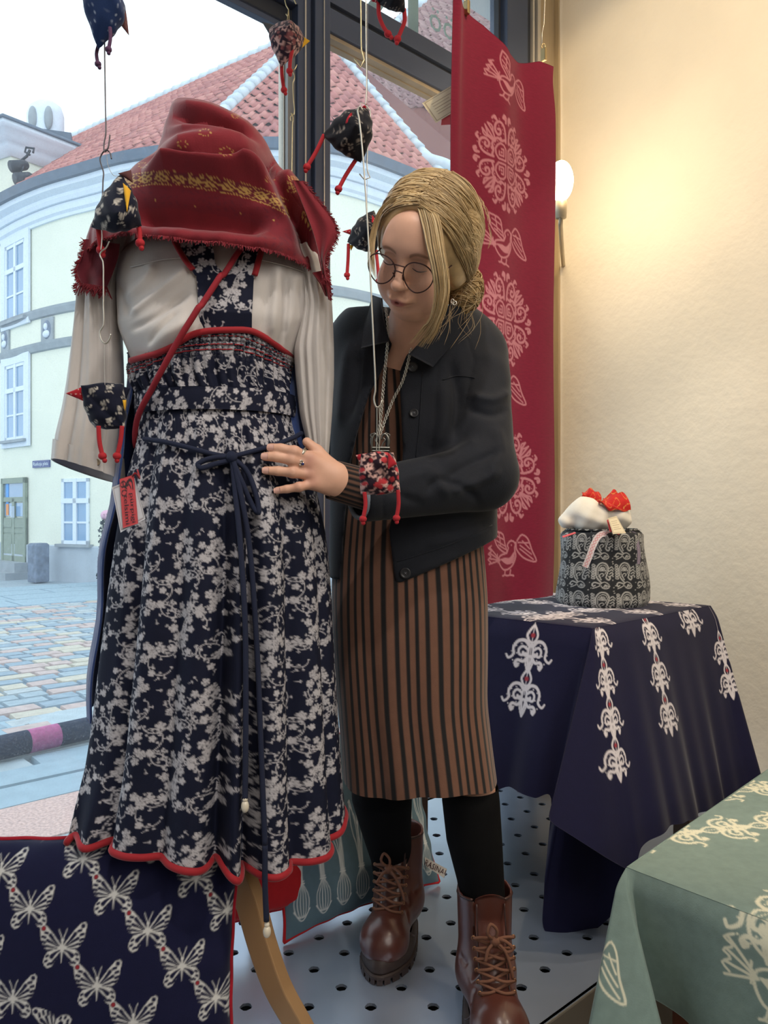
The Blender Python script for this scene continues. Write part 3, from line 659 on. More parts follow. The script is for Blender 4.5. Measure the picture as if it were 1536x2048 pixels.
# back of the roof so it is a closed volume
AA3 = np.linspace(a_h2, ARC[-1], 16); E3 = [eave_pt(a) for a in AA3]; U3 = [apex+np.array((0, 0, 0))+(np.array(at3(900, 60, 30.0))-apex)*(i/15)*.0 for i in range(16)]
mb = MB(); mb.add([tuple(p) for p in E3]+[tuple(p) for p in U3], [(i, i+1, 17+i, 16+i) for i in range(15)]); 
mb.add([tuple(far), tuple(apex), tuple(E3[-1]), (far[0]+6, far[1]+8, EAVE)], [(0, 1, 2, 3)]); mb.build('roof_deck', M_DECK, bld)
def ridge_caps(p, q, n, r, parent, nm='ridge_cap'):
    p, q = np.array(p), np.array(q); d = (q-p)/n; L = np.linalg.norm(d)
    for i in range(n):
        a = p+d*i; b = p+d*(i+1.06); mb = MB(); V, Fc = tube_vf([a+np.array((0, 0, .0)), b+np.array((0, 0, -.03))], [r*1.08, r*.94], 10); mb.add(V, Fc); mb.build(nm, M_RIDGE, parent, smooth=True)
ridge_caps(E2[0]+np.array((0, -.05, .04)), apex+np.array((0, -.05, .06)), 22, .13, bld)
ridge_caps(E2[-1]+np.array((0, -.05, .04)), apex+np.array((0, -.05, .06)), 20, .11, bld)
ridge_caps(far+np.array((0, 0, .06)), apex+np.array((0, 0, .06)), 40, .12, bld)
# --- neighbouring building on the right: brown roof rising above, with gutter end
nb = thing('neighbour_building', (4.0, 21, STREET_Z), 'taller neighbouring building with brown tiled roof right of the corner roof', 'building')
b0, b1 = at3(660, 262, 21.0), at3(1240, 372, 21.0)
u0, u1 = at3(690, 128, 23.5), at3(1240, -300, 27.0)
Eb = [b0+(b1-b0)*t for t in np.linspace(0, 1, 20)]; Ub = [u0+(u1-u0)*t for t in np.linspace(0, 1, 20)]
roof(Eb, Ub, nb, M_TILE2, .24, .32, 200, keyfn=lambda px, py: 690 < px < 1010 and -10 < py < 330)
ridge_caps(u0, u1, 34, .16, nb, 'verge_cap')
mb = MB(); mb.add([tuple(p) for p in (b0, b1, u1, u0)]+[tuple(p+np.array((1.5, 5, -1))) for p in (b0, b1, u1, u0)], [(4, 7, 6, 5), (0, 4, 5, 1), (1, 5, 6, 2), (2, 6, 7, 3), (3, 7, 4, 0)]); mb.build('roof_body', M_DECK, nb)
mb = MB(); V = [b0+np.array((.3, .5, -.2)), b1+np.array((0, .5, -.2))]; mb.prism([(V[0][0], V[0][1], STREET_Z), (V[1][0], V[1][1], STREET_Z), tuple(V[1]), tuple(V[0])], (.6, 1.6, 0)); mb.build('wall', M_YELLOW, nb)
tube('snow_gutter', [at3(842, 312, 16.4), at3(862, 322, 16.3), at3(888, 330, 16.3), at3(915, 345, 16.4)], .14, M_RIDGE, nb, 10, 12)
# --- wing at the far left with cornice, cowled chimney and floodlights
wg = thing('street_wing', (-9, 14, STREET_Z), 'cream wing with white eaves cornice and floodlights at far left', 'building')
wx = lambda px, py, d: Vector(at(px, py, d))
wa, wb, wc = wx(-190, 320, 19.6), wx(22, 300, 17.7), wx(150, 352, 18.9)
for p, q in ((wa, wb), (wb, wc)):
    top = 7.9; mbx = MB(); back = Vector((-.9, 1.2, 0)) if p is wa else Vector((-1.0, .6, 0))
    mbx.prism([(p.x, p.y, STREET_Z), (q.x, q.y, STREET_Z), (q.x, q.y, top), (p.x, p.y, top)], back)
def wing_ribbon(nm, prof, m):
    pts = np.array([(wa.x, wa.y), (wb.x, wb.y), (wc.x, wc.y)]); P = np.zeros((3, len(prof), 3)); d1 = pts[1]-pts[0]; d2 = pts[2]-pts[1]
    n1 = np.array([d1[1], -d1[0]])/np.linalg.norm(d1); n2 = np.array([d2[1], -d2[0]])/np.linalg.norm(d2); nm_ = (n1+n2); nm_ /= np.dot(nm_, n1)
    for i, n in enumerate((n1, nm_, n2)):
        for j, (o, z) in enumerate(prof): P[i, j] = (pts[i][0]+n[0]*o, pts[i][1]+n[1]*o, z)
    return link(nm, grid_mesh(nm, P, wv=True, smooth=False), m, wg)
WT = 9.7
wing_ribbon('wall', [(0, STREET_Z), (0, WT), (-.5, WT), (-.5, STREET_Z)], M_YELLOW)
wing_ribbon('cornice', [(0, WT-.55), (.05, WT-.55), (.22, WT-.4), (.25, WT-.3), (.36, WT-.26), (.42, WT-.1), (.5, WT-.06), (.5, WT+.02), (0, WT+.02)], M_WHITEST)
wing_ribbon('gutter', [(0, WT+.02), (.55, WT+.02), (.52, WT+.10), (-.6, WT+.45), (-.6, WT+.3)], M_GUTTER)
cp = wx(91, 258, 19.6); mb = MB()
nu = 16; Pz = [(-.25, .42), (.35, .42), (.55, .36), (.68, .2), (.72, .02)]
P = np.array([[(cp.x+r*math.cos(a)*1.1, cp.y+r*math.sin(a)*.8, cp.z+z) for (z, r) in Pz] for a in np.linspace(0, math.tau, nu, endpoint=False)])
link('chimney_cowl', grid_mesh('chimney_cowl', P, wu=True), M_WHITEST, wg)
for dx in (-.18, .22): 
    mb = MB(); mb.ball((cp.x+dx, cp.y-.33, cp.z+.12), (.11, .08, .3), 12, 8); mb.build('cowl_opening', M_STONE, wg, smooth=True)
mb = MB(); mb.box((cp.x+.1, cp.y, cp.z-.45), (1.1, .8, .5), .3); mb.build('chimney_stack', M_GUTTER, wg)
for px, py, sc in ((34, 332, 1.0), (44, 358, 1.15)):
    c = wx(px, py, 17.0); fl = thing('floodlight', c, None, None); fl.parent = wg; fl.location = c-Vector(wg.location)
    d = Vector((-.45, -.6, -.35)).normalized()
    for a, b, r0, r1, nm in ((0, .34, .11, .13, 'lamp_can'), (-.06, 0, .07, .11, 'lamp_back')):
        V, Fc = tube_vf([c-d*(.2-a), c-d*(.2-b)], [r0*sc, r1*sc], 14); me = mesh(nm, V, Fc, True); o = link(nm, me, M_BLACK); o.parent = fl; o.matrix_parent_inverse = Matrix.Translation(-c)
    pts = [c+Vector((.14*sc*math.cos(t), .0, -.16*sc*math.sin(t))) for t in np.linspace(0, math.pi, 9)]; V, Fc = tube_vf(pts, .018, 6); o = link('lamp_bracket', mesh('lamp_bracket', V, Fc, True), M_BLACK); o.parent = fl; o.matrix_parent_inverse = Matrix.Translation(-c)
tube('lamp_arm', [wx(42, 322, 17.3), wx(54, 312, 17.3), wx(60, 300, 17.3)], .03, M_BLACK, wg, 6)
tube('lamp_arm', [wx(60, 310, 17.3), wx(50, 304, 17.3), wx(52, 295, 17.3), wx(68, 297, 17.3), wx(66, 306, 17.3)], .025, M_BLACK, wg, 6)
# --- stone pier and clipped shrub by the wall
px_, d_ = 77, 15.4; c = at(px_, 1160, d_); mb = MB(); mb.box((c[0], d_, STREET_Z+.37), (.30, .3, .76), -.6); mb.box((c[0], d_, STREET_Z+.74), (.27, .27, .06), -.6)
o = mb.build('stone_pier', M_DARKST, bevel=.03); tag(o, 'squat weathered stone pier standing against the yellow building', 'pier')
sh = thing('potted_shrub', (at(214, 1160, 14.2)[0], 14.2, STREET_Z), 'narrow dark shrub with pink bloom beside navy waistcoat edge', 'shrub')
M_LEAF = mat('dark_leaf', rgb(58, 70, 76), .8, var=.3, var_scale=12, bump=(30, .3)); V = []; Fq = []
for i in range(420):
    z = rng.uniform(.15, 1.35); r = .17*(1.15-.35*z); a = rng.uniform(0, math.tau); q = r*math.sqrt(rng.random()); c = Vector((sh.location.x+q*math.cos(a), 14.2+q*math.sin(a), STREET_Z+z)); u = Vector((rng.gauss(0, 1), rng.gauss(0, 1), rng.gauss(0, 1))).normalized()*.05; v = Vector((rng.gauss(0, 1), rng.gauss(0, 1), rng.gauss(0, 1))).normalized()*.03
    b = len(V); V += [c-u, c+v, c+u, c-v]; Fq.append((b, b+1, b+2, b+3))
o = link('foliage', mesh('foliage', V, Fq, False), M_LEAF, sh, kind='stuff'); tube('stem', [(sh.location.x, 14.2, STREET_Z), (sh.location.x, 14.2, STREET_Z+1.1)], .03, M_DARKST, sh)
mb = MB(); mb.ball((sh.location.x, 14.2, STREET_Z+1.33), (.12, .12, .1), 10, 6); mb.build('pink_bloom', mat('pink_bloom', rgb(214, 170, 190), .8, bump=(60, .3)), sh, smooth=True)
# --- street: setts, kerb slabs, paving
M_ASPH = mat('street_bedding', rgb(150, 164, 174), .9, var=.08, var_scale=3, bump=(30, .3))
mb = MB(); mb.add([(-40, .0, STREET_Z-.03), (40, .0, STREET_Z-.03), (40, 40, STREET_Z-.03), (-40, 40, STREET_Z-.03)], [(0, 1, 2, 3)]); mb.build('street_ground', M_ASPH, kind='structure')
st = thing('street_paving', R(3, -3.5, STREET_Z), None, None, kind='structure'); st.name = 'street_paving'
SETT = [mat('granite_sett', c, .85, var=.12, var_scale=14, bump=(40, .3)) for c in (rgb(152, 168, 178), rgb(172, 180, 184), rgb(186, 168, 164), rgb(190, 184, 170), rgb(140, 158, 172))]
SLAB = [mat('paving_slab', c, .85, var=.1, var_scale=9, bump=(40, .3)) for c in (rgb(158, 176, 186), rgb(170, 184, 192), rgb(178, 170, 168), rgb(148, 166, 178))]
GRAVEL = mat('pebble_slab', rgb(202, 172, 164), .9, var=.28, var_scale=70, bump=(90, .6))
KERB = mat('kerb_granite', rgb(150, 172, 186), .85, var=.08, var_scale=10, bump=(50, .25))
def stone(s0, s1, t0, t1, z, h=.05, j=0.0):
    c = [(s0, t0), (s1, t0), (s1, t1), (s0, t1)]; g = .008; top = []; bot = []
    for i, (s, t) in enumerate(c):
        s += (g if i in (0, 3) else -g)+rng.uniform(-j, j); t += (g if i in (0, 1) else -g)+rng.uniform(-j, j)
        bot.append(R(s, t, z-h)); ss = s+(.01 if i in (0, 3) else -.01); t2 = t+(.01 if i in (0, 1) else -.01); top.append(R(ss, t2, z+rng.uniform(-.003, .003)))
    return [*bot, *top], [(7, 6, 5, 4), (0, 1, 5, 4), (1, 2, 6, 5), (2, 3, 7, 6), (3, 0, 4, 7)]
def lay(nm, lst, mats, maxn):
    lst.sort(key=lambda a: a[0]); n1 = lst[:maxn]; rest = lst[maxn:]
    for d, V, Fc in n1: link(nm, mesh(nm, V, [tuple(f[::-1]) for f in Fc], False), mats[rng.randrange(len(mats))], st)
    if rest:
        mb = MB(); [mb.add(V, [tuple(f[::-1]) for f in Fc]) for _, V, Fc in rest]; me = mb.mesh(nm+'s'); [me.materials.append(m) for m in mats]
        me.polygons.foreach_set('material_index', np.repeat(nrs.randint(0, len(mats), len(rest)), 5).astype(np.int32)); link(nm+'s', me, None, st, kind='stuff')
def pxof(s, t): p = R(s, t); return (768+F*p[0]/p[1] if p[1] > .3 else 1e9), p[1]
def tpx(s, t): return 0
def row_stones(t_near, t_far, depth, width, s_lo, s_hi, z, j, vis):
    out = []; t = -t_near
    while t > -t_far:
        s = s_lo+rng.uniform(0, width); dd = depth*rng.uniform(.92, 1.08)
        while s < s_hi:
            w_ = width*rng.uniform(.75, 1.3); x, d = pxof(s+w_/2, t-dd/2)
            key = d if (-30 < x < 240) else d+100
            out.append((key, *stone(s, s+w_, t-dd, t, z, .05, j))); s += w_
        t -= dd
    return out
# distances outwards from the glass: irregular grey slabs, pebble band, kerb strip, rail, slabs, setts, far pavement
lay('paving_stone', row_stones(.12, 1.55, .26, .34, -1.0, 5.2, STREET_Z, .02, None), SLAB, 60)
lay('pebble_slab', row_stones(1.55, 2.02, .47, .62, -2, 6, STREET_Z+.005, .004, None), [GRAVEL], 12)
lay('kerb_slab', row_stones(2.02, 2.34, .3, 1.1, -2, 6.5, STREET_Z+.01, .004, None), [KERB], 8)
lay('kerb_slab', row_stones(2.34, 3.3, .48, .8, -3, 7.5, STREET_Z, .006, None), [KERB, SLAB[1]], 24)
lay('granite_sett', row_stones(3.3, 10.2, .19, .27, -11, 5, STREET_Z, .006, None), SETT, 290)
lay('far_slab', row_stones(10.2, 12.6, .8, 1.3, -12, 5, STREET_Z+.01, .01, None), [KERB], 30)
# --- knitted sleeves on the low bar
lb = thing('low_bar', R(2.9, -2.2, STREET_Z), 'low bar on the pavement wrapped in black, pink and purple knitting', 'bar')
KC = [('black_knit', rgb(44, 54, 74)), ('pink_knit', rgb(206, 116, 166)), ('black_knit', rgb(48, 58, 82)), ('purple_knit', rgb(134, 128, 186)), ('black_knit', rgb(46, 56, 80))]
KM = {n: mat(n, c, .95, bump=(120, .6), var=.15, var_scale=40) for n, c in KC}
pa, pb = np.array(at(-90, 1527, 4.12)), np.array(at(300, 1432, 5.0)); pa[2] = pb[2] = STREET_Z+.075
fr_ = [0, .24+.09, .43+.05, .62+.02, .78, 1.0]
for (nm, c), f0, f1 in zip(KC, fr_[:-1], fr_[1:]):
    n = int((f1-f0)*160); ts = np.linspace(f0, f1, n*2); pts = pa+(pb-pa)*ts[:, None]; r = .064+.004*np.cos(np.arange(n*2)*math.pi); V, Fc = tube_vf(pts, r, 20); link('knitted_sleeve', mesh('knitted_sleeve', V, Fc, True), KM[nm], lb, nm.replace('_', ' ')+' sleeve')
# ================================================================ PRINT MOTIFS (strokes in unit boxes)
def mandala(r, c, rx, ry):
    def T(p, q, m): # quadrant q, mirrored m
        out = []
        for x, y in p:
            if m: x, y = y, x
            for _ in range(q): x, y = -y, x
            out.append((c[0]+x*rx, c[1]+y*ry))
        return out
    W = .048*rx
    for q in range(4):
        for m in (0, 1):
            r.line(T([(.045, .045), (.045, .30), (.13, .38), (.25, .40), (.34, .34)], q, m), W)
            r.line(T([(.13, .13), (.13, .28), (.21, .28)], q, m), W*.9); r.seg(*T([(.2, .2), (.2, .21)], q, m), W*1.1)
            r.curve(T([(.06, .46), (.07, .62), (.13, .80), (.26, .88), (.38, .82), (.41, .68), (.33, .58), (.24, .62), (.26, .71), (.32, .70)], q, m), W*1.3, 26)
            r.curve(T([(.10, .50), (.22, .46), (.33, .50), (.40, .46)], q, m), W*1.2, 14); r.dot(T([(.24, .5)], q, m)[0], W*.9)
            r.curve(T([(.06, .90), (.05, 1.02), (.12, 1.06), (.16, .99)], q, m), W*1.2, 12); r.dot(T([(.13, 1.0)], q, m)[0], W*1.0)
            r.curve(T([(.36, .90), (.42, .98), (.49, .92)], q, m), W*1.1, 10); r.dot(T([(.40, .93)], q, m)[0], W*.8)
            r.curve(T([(.40, .42), (.46, .58), (.62, .78)], q, m), W, 12); r.curve(T([(.46, .58), (.50, .74), (.62, .78)], q, m), W*.9, 12)
            for a, b in ((.18, .72), (.2, .8), (.14, .64), (.30, .78), (.47, .84), (.52, .66), (.09, .96), (.28, .94), (.06, .55), (.33, .43)): r.dot(T([(a, b)], q, m)[0], W*.34)
        r.line(T([(.44, .44), (.58, .60), (.70, .72), (.62, .52)], q, 0), W*.8, True); r.line(T([(.52, .52), (.63, .63)], q, 0), W*.7)
def dove(r, c, sc, rot=0.0, mx=1, w=.035, ax=1.0):
    def xf(p, c, sc, rot, mx): return [(c[0]+(x-c[0])*ax, y) for x, y in globals()['xf'](p, c, sc, rot, mx)]
    def L(p, n=10, ww=w, closed=False): r.curve(xf(p, c, sc, rot, mx), ww*sc, n, closed)
    L([(.14, -.30), (.22, -.44), (.33, -.36), (.42, -.10), (.52, .16), (.30, .10), (.14, -.10), (.12, -.26)], 26)
    for a, b in (((.20, -.12), (.46, .12)), ((.20, -.20), (.42, .0)), ((.24, -.30), (.38, -.12)), ((.16, -.26), (.36, -.26))): L([a, b], 3, w*.8)
    L([(-.40, -.50), (-.18, -.44), (-.12, -.24), (-.06, -.02), (-.28, -.14), (-.38, -.30), (-.40, -.48)], 22)
    for a, b in (((-.34, -.40), (-.14, -.32)), ((-.34, -.30), (-.12, -.18)), ((-.28, -.2), (-.09, -.1)), ((-.28, -.46), (-.22, -.2))): L([a, b], 3, w*.8)
    L([(-.06, -.02), (-.03, -.14), (-.06, -.2), (.02, -.30), (.11, -.24), (.10, -.12), (.13, .06), (.06, .28), (-.10, .36), (-.24, .20), (-.24, .06), (-.06, -.02)], 34); r.dot(xf([(.03, -.2)], c, sc, rot, mx)[0], .02*sc)
    for k in range(6): t = k/5; L([(-.2+.1*t, .12-.12*t+.1*t), (-.04+.05*t, .22-.12*t), (.1-.0*t, .18-.22*t)], 8, w*.8)
    for k in range(4): L([(-.22, .14), (-.5, -.14+k*.12)], 3, w*.9)
    L([(-.46, -.18), (-.53, -.12), (-.45, -.07), (-.53, .0), (-.46, .05), (-.53, .12), (-.46, .18)], 14, w*.8); L([(-.3, .0), (-.27, .2)], 4, w*.8)
    for dx in (-.08, .04): L([(dx, .36), (dx-.01, .47), (dx-.06, .49)], 5, w); L([(dx-.01, .47), (dx+.07, .49)], 3, w)
def tulip(r, r2, c, sc, rot=0.0):
    """hanging ornament: diamond head, paired scrolls, pointed foot"""
    for mx in (1, -1):
        def L(p, n=16, w=.055, w1=None): r.curve(xf(p, c, sc, rot, mx), w*sc, n, w1=None if w1 is None else w1*sc)
        L([(0, -.62), (.07, -.52), (.13, -.38), (.08, -.25), (0, -.2)], 14); L([(0, -.2), (.06, -.05), (.05, .2), (0, .44)], 12, .06)
        L([(.04, -.12), (.16, -.24), (.32, -.22), (.43, -.06), (.42, .12), (.54, .22), (.60, .14)], 22, .085, .05)
        L([(.06, -.02), (.2, -.1), (.29, -.02), (.27, .1), (.19, .11), (.18, .04)], 18, .06)
        L([(.04, .12), (.16, .26), (.3, .24), (.36, .32), (.32, .40)], 14, .07); r.dot(xf([(.31, .36)], c, sc, rot, mx)[0], .06*sc)
        L([(0, .1), (.09, .26), (.05, .42), (0, .52)], 12, .045); r.dot(xf([(.12, .09)], c, sc, rot, mx)[0], .055*sc)
        for a, b in ((.2, -.02+.22), (.33, .08), (.36, -.1), (.24, -.16), (.1, .3), (.46, .05), (.42, .26), (.25, .32), (.12, -.1)): r.dot(xf([(a, b)], c, sc, rot, mx)[0], .017*sc)
    if r2 is not None: r2.dot((c[0]+.0*sc, c[1]-.38*sc), .055*sc)
def chain(r, r2, p, q, sc, rot=None, phase=.5):
    p = np.array(p); q = np.array(q); d = q-p; L = np.linalg.norm(d); n = max(1, int(round(L/(sc*1.06)))); a = math.atan2(d[1], d[0])-math.pi/2
    for i in range(n): tulip(r, r2, tuple(p+d*(i+phase)/n), sc, a)
    r.line([tuple(p), tuple(q)], .02*sc)
def paisley(r, c, s, fl=1):
    def L(p, n=20, w=.045, cl=False): r.curve(xf(p, c, s, 0, fl), w*s, n, cl)
    L([(-.05, .42), (-.22, .2), (-.24, -.12), (-.08, -.34), (.14, -.32), (.24, -.12), (.18, .08), (.14, .24), (.24, .32), (.3, .22), (.24, .18)], 34, .055)
    L([(-.03, .32), (-.15, .14), (-.17, -.1), (-.04, -.26), (.11, -.24), (.17, -.1), (.1, .08)], 24, .03)
    for k in range(6): a = k*math.pi/5-math.pi; L([(.0, -.04), (.08*math.cos(a-.25), -.06+.11*math.sin(a-.25)), (.13*math.cos(a), -.06+.14*math.sin(a)), (.08*math.cos(a+.25), -.06+.11*math.sin(a+.25)), (.0, -.04)], 9, .028)
    L([(-.06, .3), (-.1, .12), (0, .06), (.05, .12), (.0, .17)], 12, .035)
    for k in range(6): y = -.3+k*.1; L([(-.28, y+.05), (-.38, y-.0), (-.42, y+.06), (-.3, y+.08)], 8, .035)
    for k in range(4): y = -.2+k*.11; L([(.28, y+.06), (.37, y), (.42, y+.06)], 7, .04)
    L([(-.1, .5), (.06, .40), (.2, .46), (.26, .58), (.16, .66), (.02, .64), (-.06, .54)], 18, .035); 
    for k in range(4): a = .5+k*.55; L([(.1, .5), (.1+.14*math.cos(a), .5+.15*math.sin(a))], 4, .03)
    L([(-.12, .46), (-.3, .42), (-.38, .5), (-.34, .58), (-.27, .54)], 14, .05); L([(-.1, .55), (-.24, .62), (-.36, .66)], 8, .04)
# ================================================================ NAVY TABLE WITH CLOTH
def weave(nm, col, ink=None, ink2=None, rough=.85, sc=420, st=.25, var=.05, sheen=.15, **kw): return mat(nm, col, rough, bump=(sc, st, .001), var=var, var_scale=60, spec=.2, sheen=sheen, ink=ink, ink2=ink2, **kw)
M_NAVYC = weave('navy_linen', rgb(20, 20, 50), rgb(206, 200, 206), rgb(150, 52, 62))
M_WOODD = mat('dark_oak', rgb(96, 70, 52), .6, bump=(30, .3), var=.25, var_scale=8, stretch=(1, 1, .12))
TZ = .69
P1 = np.array((.50, 1.85)); P2 = np.array((.974, 2.30)); P3 = np.array((.02, 2.29)); P4 = P2+P3-P1
nt_ = thing('display_table', (*((P1+P4)/2), 0), 'square oak display table mostly hidden under the navy tablecloth', 'table')
def quadbox(mb, pts, z0, z1): mb.prism([(p[0], p[1], z0) for p in pts], (0, 0, z1-z0))
ins = lambda p, k: tuple(np.array(p)+((P1+P4)/2-np.array(p))*k)
mb = MB(); quadbox(mb, [ins(p, .03) for p in (P1, P2, P4, P3)], TZ-.035, TZ-.008); mb.build('table_top', M_WOODD, nt_, bevel=.003)
mb = MB(); quadbox(mb, [ins(p, .12) for p in (P1, P2, P4, P3)], TZ-.12, TZ-.034); mb.build('apron', M_WOODD, nt_)
for p in (P1, P2, P3, P4):
    q = np.array(ins(p, .16)); mb = MB(); mb.box((q[0], q[1], (TZ-.034)/2), (.05, .05, TZ-.034), math.radians(44)); mb.build('leg', M_WOODD, nt_, bevel=.004)
def drape(nm, tops, bots, nper, nv, bow=.03, keys=None, curl=0.0):
    """cloth from top-edge points to hem points, interpolated smoothly around; nper samples between rays, returns P,u,v"""
    n = len(tops); N = np.concatenate([[0], np.cumsum(nper)]); tt = np.concatenate([np.linspace(i, i+1, k, endpoint=False) for i, k in enumerate(nper)]+[[n-1]])
    def itp(A):
        A = np.asarray(A, float); T = np.gradient(A, axis=0); k = np.clip(tt.astype(int), 0, n-2); x = (tt-k)[:, None]
        # monotone-ish tangents
        for i in range(1, n-1): T[i] = .5*(A[i+1]-A[i-1])*.8
        return (2*x**3-3*x**2+1)*A[k]+(x**3-2*x**2+x)*T[k]+(-2*x**3+3*x**2)*A[k+1]+(x**3-x**2)*T[k+1]
    Tp = np.asarray(tops, float); k = np.clip(tt.astype(int), 0, n-2); x = (tt-k)[:, None]; A = Tp[k]*(1-x)+Tp[k+1]*x
    B = itp(bots); v = np.linspace(0, 1, nv); P = A[:, None]+(B-A)[:, None]*v[None, :, None]
    h = (B-A)[:, :2]; hl = np.linalg.norm(h, axis=1)[:, None]; 
    P[:, :, :2] += (h[:, None]*(np.sin(v*math.pi)[None, :, None])*bow/np.maximum(hl, .05)[:, None])*0+0
    # cloth leaves the edge over a small radius, then falls
    e = .25*(1-v)**2*v*4
    P[:, :, 2] += 0
    mid = P[:, nv//2]; u = np.concatenate([[0], np.cumsum(np.linalg.norm(np.diff(mid, axis=0), axis=1))]); L = np.linalg.norm(B-A, axis=1)
    return P, np.repeat(u[:, None], nv, 1), L[:, None]*v[None]
t3 = lambda p, z=TZ: np.array((p[0], p[1], z))
P3z, P1z, P2z, P4z = t3(P3), t3(P1), t3(P2), t3(P4)
le = lambda t: P1z+(P3z-P1z)*t
re_ = lambda t: P1z+(P2z-P1z)*t
A3 = lambda *a: np.array(at(*a))
sp = [(P3z, A3(745, 1585, 2.30)), (le(.8), A3(830, 1590, 2.24)), (le(.6), A3(905, 1578, 2.09)), (le(.42), A3(965, 1588, 1.98)), (le(.25), A3(1020, 1572, 1.93)), (le(.12), A3(1070, 1592, 1.86)), (le(.03), A3(1103, 1600, 1.85)),
      (P1z, A3(1086, 1840, 1.80)), (P1z, A3(1130, 1862, 1.79)), (P1z, A3(1200, 1850, 1.80)), (P1z, A3(1262, 1750, 1.78)), (P1z, A3(1150, 1650, 1.70)), (P1z, A3(1104, 1618, 1.655)), (P1z, A3(1104, 1640, 1.645)), (P1z, A3(1180, 1690, 1.645)),
      (re_(.02), A3(1262, 1740, 1.665)), (re_(.10), A3(1276, 1688, 1.71)), (re_(.25), A3(1335, 1652, 1.78)), (re_(.5), A3(1395, 1625, 1.95)), (re_(.75), A3(1440, 1600, 2.06)), (re_(.97), A3(1480, 1580, 2.12)), (P2z, A3(1512, 1562, 2.14)), (P2z, A3(1500, 1556, 2.24))]
nper = [8, 8, 14, 30, 40, 36, 16, 10, 14, 14, 14, 16, 10, 8, 26, 36, 40, 66, 60, 60, 50, 24][:len(sp)-1]
P, u, v = drape('x', [a for a, _ in sp], [b for _, b in sp], [int(k*1.1) for k in nper], 230)
# soft vertical folds
dirv = np.zeros_like(P); dirv[..., :2] = P[..., :2]-np.array([(P1+P4)/2])[None]; dirv /= np.linalg.norm(dirv, axis=2, keepdims=True)+1e-9
vv = v/np.maximum(v[:, -1:], 1e-6)
P = P+dirv*((.006*np.sin(u*34+1.0)+.004*np.sin(u*71))*vv**1.5)[..., None]+dirv*(.012*np.sin(np.clip(v/.05, 0, 1)*math.pi/2))[..., None]
ras = Ras(u.max()+.1, .75, 700); ra2 = Ras(u.max()+.1, .75, 400)
def u_at(px): # arc position whose mid height projects to px
    m = P[:, 90]; x = 768+F*m[:, 0]/m[:, 1]; return x
mx_ = u_at(0)
def col(px, lo, hi, v0, n, sc, ridx=0):
    c = [i for i in range(lo, hi) if abs(mx_[i]-px) < 3]; i = c[len(c)//2] if c else lo
    for k in range(n): tulip(ras, ra2, (u[i, 90], v0+k*sc*1.04), sc)
    ras.line([(u[i, 90], 0), (u[i, 90], v0+(n-1)*sc*1.04)], .002)
nP = len(P); iP1 = int(sum(int(k*1.1) for k in nper[:8])); iP1b = int(sum(int(k*1.1) for k in nper[:14]))
col(1052, 0, iP1, .072, 2, .105); col(930, 0, iP1, .072, 2, .105)
col(1222, iP1b, nP, .03, 4, .088); col(1326, iP1b, nP, .04, 3, .098); col(1405, iP1b, nP, .02, 1, .1); col(1455, iP1b, nP, .13, 2, .09)
pr = ras.sample(u, v+.0); p2 = ra2.sample(u, v)
cl = thing('navy_tablecloth', (*((P1+P4)/2), TZ), 'navy linen tablecloth with white scroll ornaments, corner trailing to the platform', 'tablecloth')
link('cloth_sides', solid_grid('cloth_sides', P, -.0016, {'print': pr, 'print2': p2}), M_NAVYC, cl)
# back sides, plain
P_, u_, v_ = drape('x', [P2z, P2z+(P4z-P2z)*.5, P4z, P4z, P4z+(P3z-P4z)*.5, P3z], [A3(1500, 1556, 2.24), P2z+(P4z-P2z)*.5+np.array((.05, .05, -.44)), P4z+np.array((.02, .0, -.44)), P4z+np.array((-.0, .01, -.44)), P4z+(P3z-P4z)*.5+np.array((-.04, .03, -.44)), A3(745, 1585, 2.30)], [8]*5, 16)
link('cloth_back', solid_grid('cloth_back', P_, -.0016, {'print': np.zeros(u_.shape)}), M_NAVYC, cl)
n = 240; a_, b_ = np.meshgrid(np.linspace(0, 1, n), np.linspace(0, 1, n), indexing='ij'); P = P1z+(P2z-P1z)*a_[..., None]+(P3z-P1z)*b_[..., None]
edge = np.minimum(np.minimum(a_, 1-a_), np.minimum(b_, 1-b_)); P[..., 2] += .004-.004*np.exp(-edge*60)
ras = Ras(.66, .66, 700)
for t in (.16, .54, .9): chain(ras, None, (t*.65, 0), (t*.65, .65), .1)
for t in (.28, .75): chain(ras, None, (0, t*.65), (.65, t*.65), .1)
link('cloth_top', grid_mesh('cloth_top', P, attrs={'print': ras.sample(a_*.65, b_*.65)}), M_NAVYC, cl)
# ================================================================ GREEN TABLE IN FRONT
M_GREENC = weave('sage_linen', rgb(122, 142, 136), rgb(222, 220, 196), var=.07)
gz = .37; A0 = np.array((.411, 1.30)); du_ = np.array((.70, .714)); dv_ = np.array((.668, -.744)); A0z = t3(A0, gz); gl, gw = .95, .62
gt = thing('wooden_table', (*(A0+du_*gl/2+dv_*gw/2), FLOOR_Z), 'brown wooden table in the foreground, covered by a sage green cloth', 'table')
M_WOODR = mat('reddish_wood', rgb(120, 66, 42), .5, bump=(30, .25), var=.25, var_scale=8, stretch=(.2, 1, 1))
c4 = [A0+du_*a+dv_*b for a, b in ((.012, .012), (gl-.012, .012), (gl-.012, gw-.012), (.012, gw-.012))]
mb = MB(); quadbox(mb, c4, gz-.035, gz-.006); mb.build('table_top', M_WOODR, gt)
c5 = [A0+du_*a+dv_*b for a, b in ((.05, .05), (gl-.05, .05), (gl-.05, gw-.05), (.05, gw-.05))]
mb = MB(); quadbox(mb, c5, gz-.13, gz-.034); mb.build('apron', M_WOODR, gt)
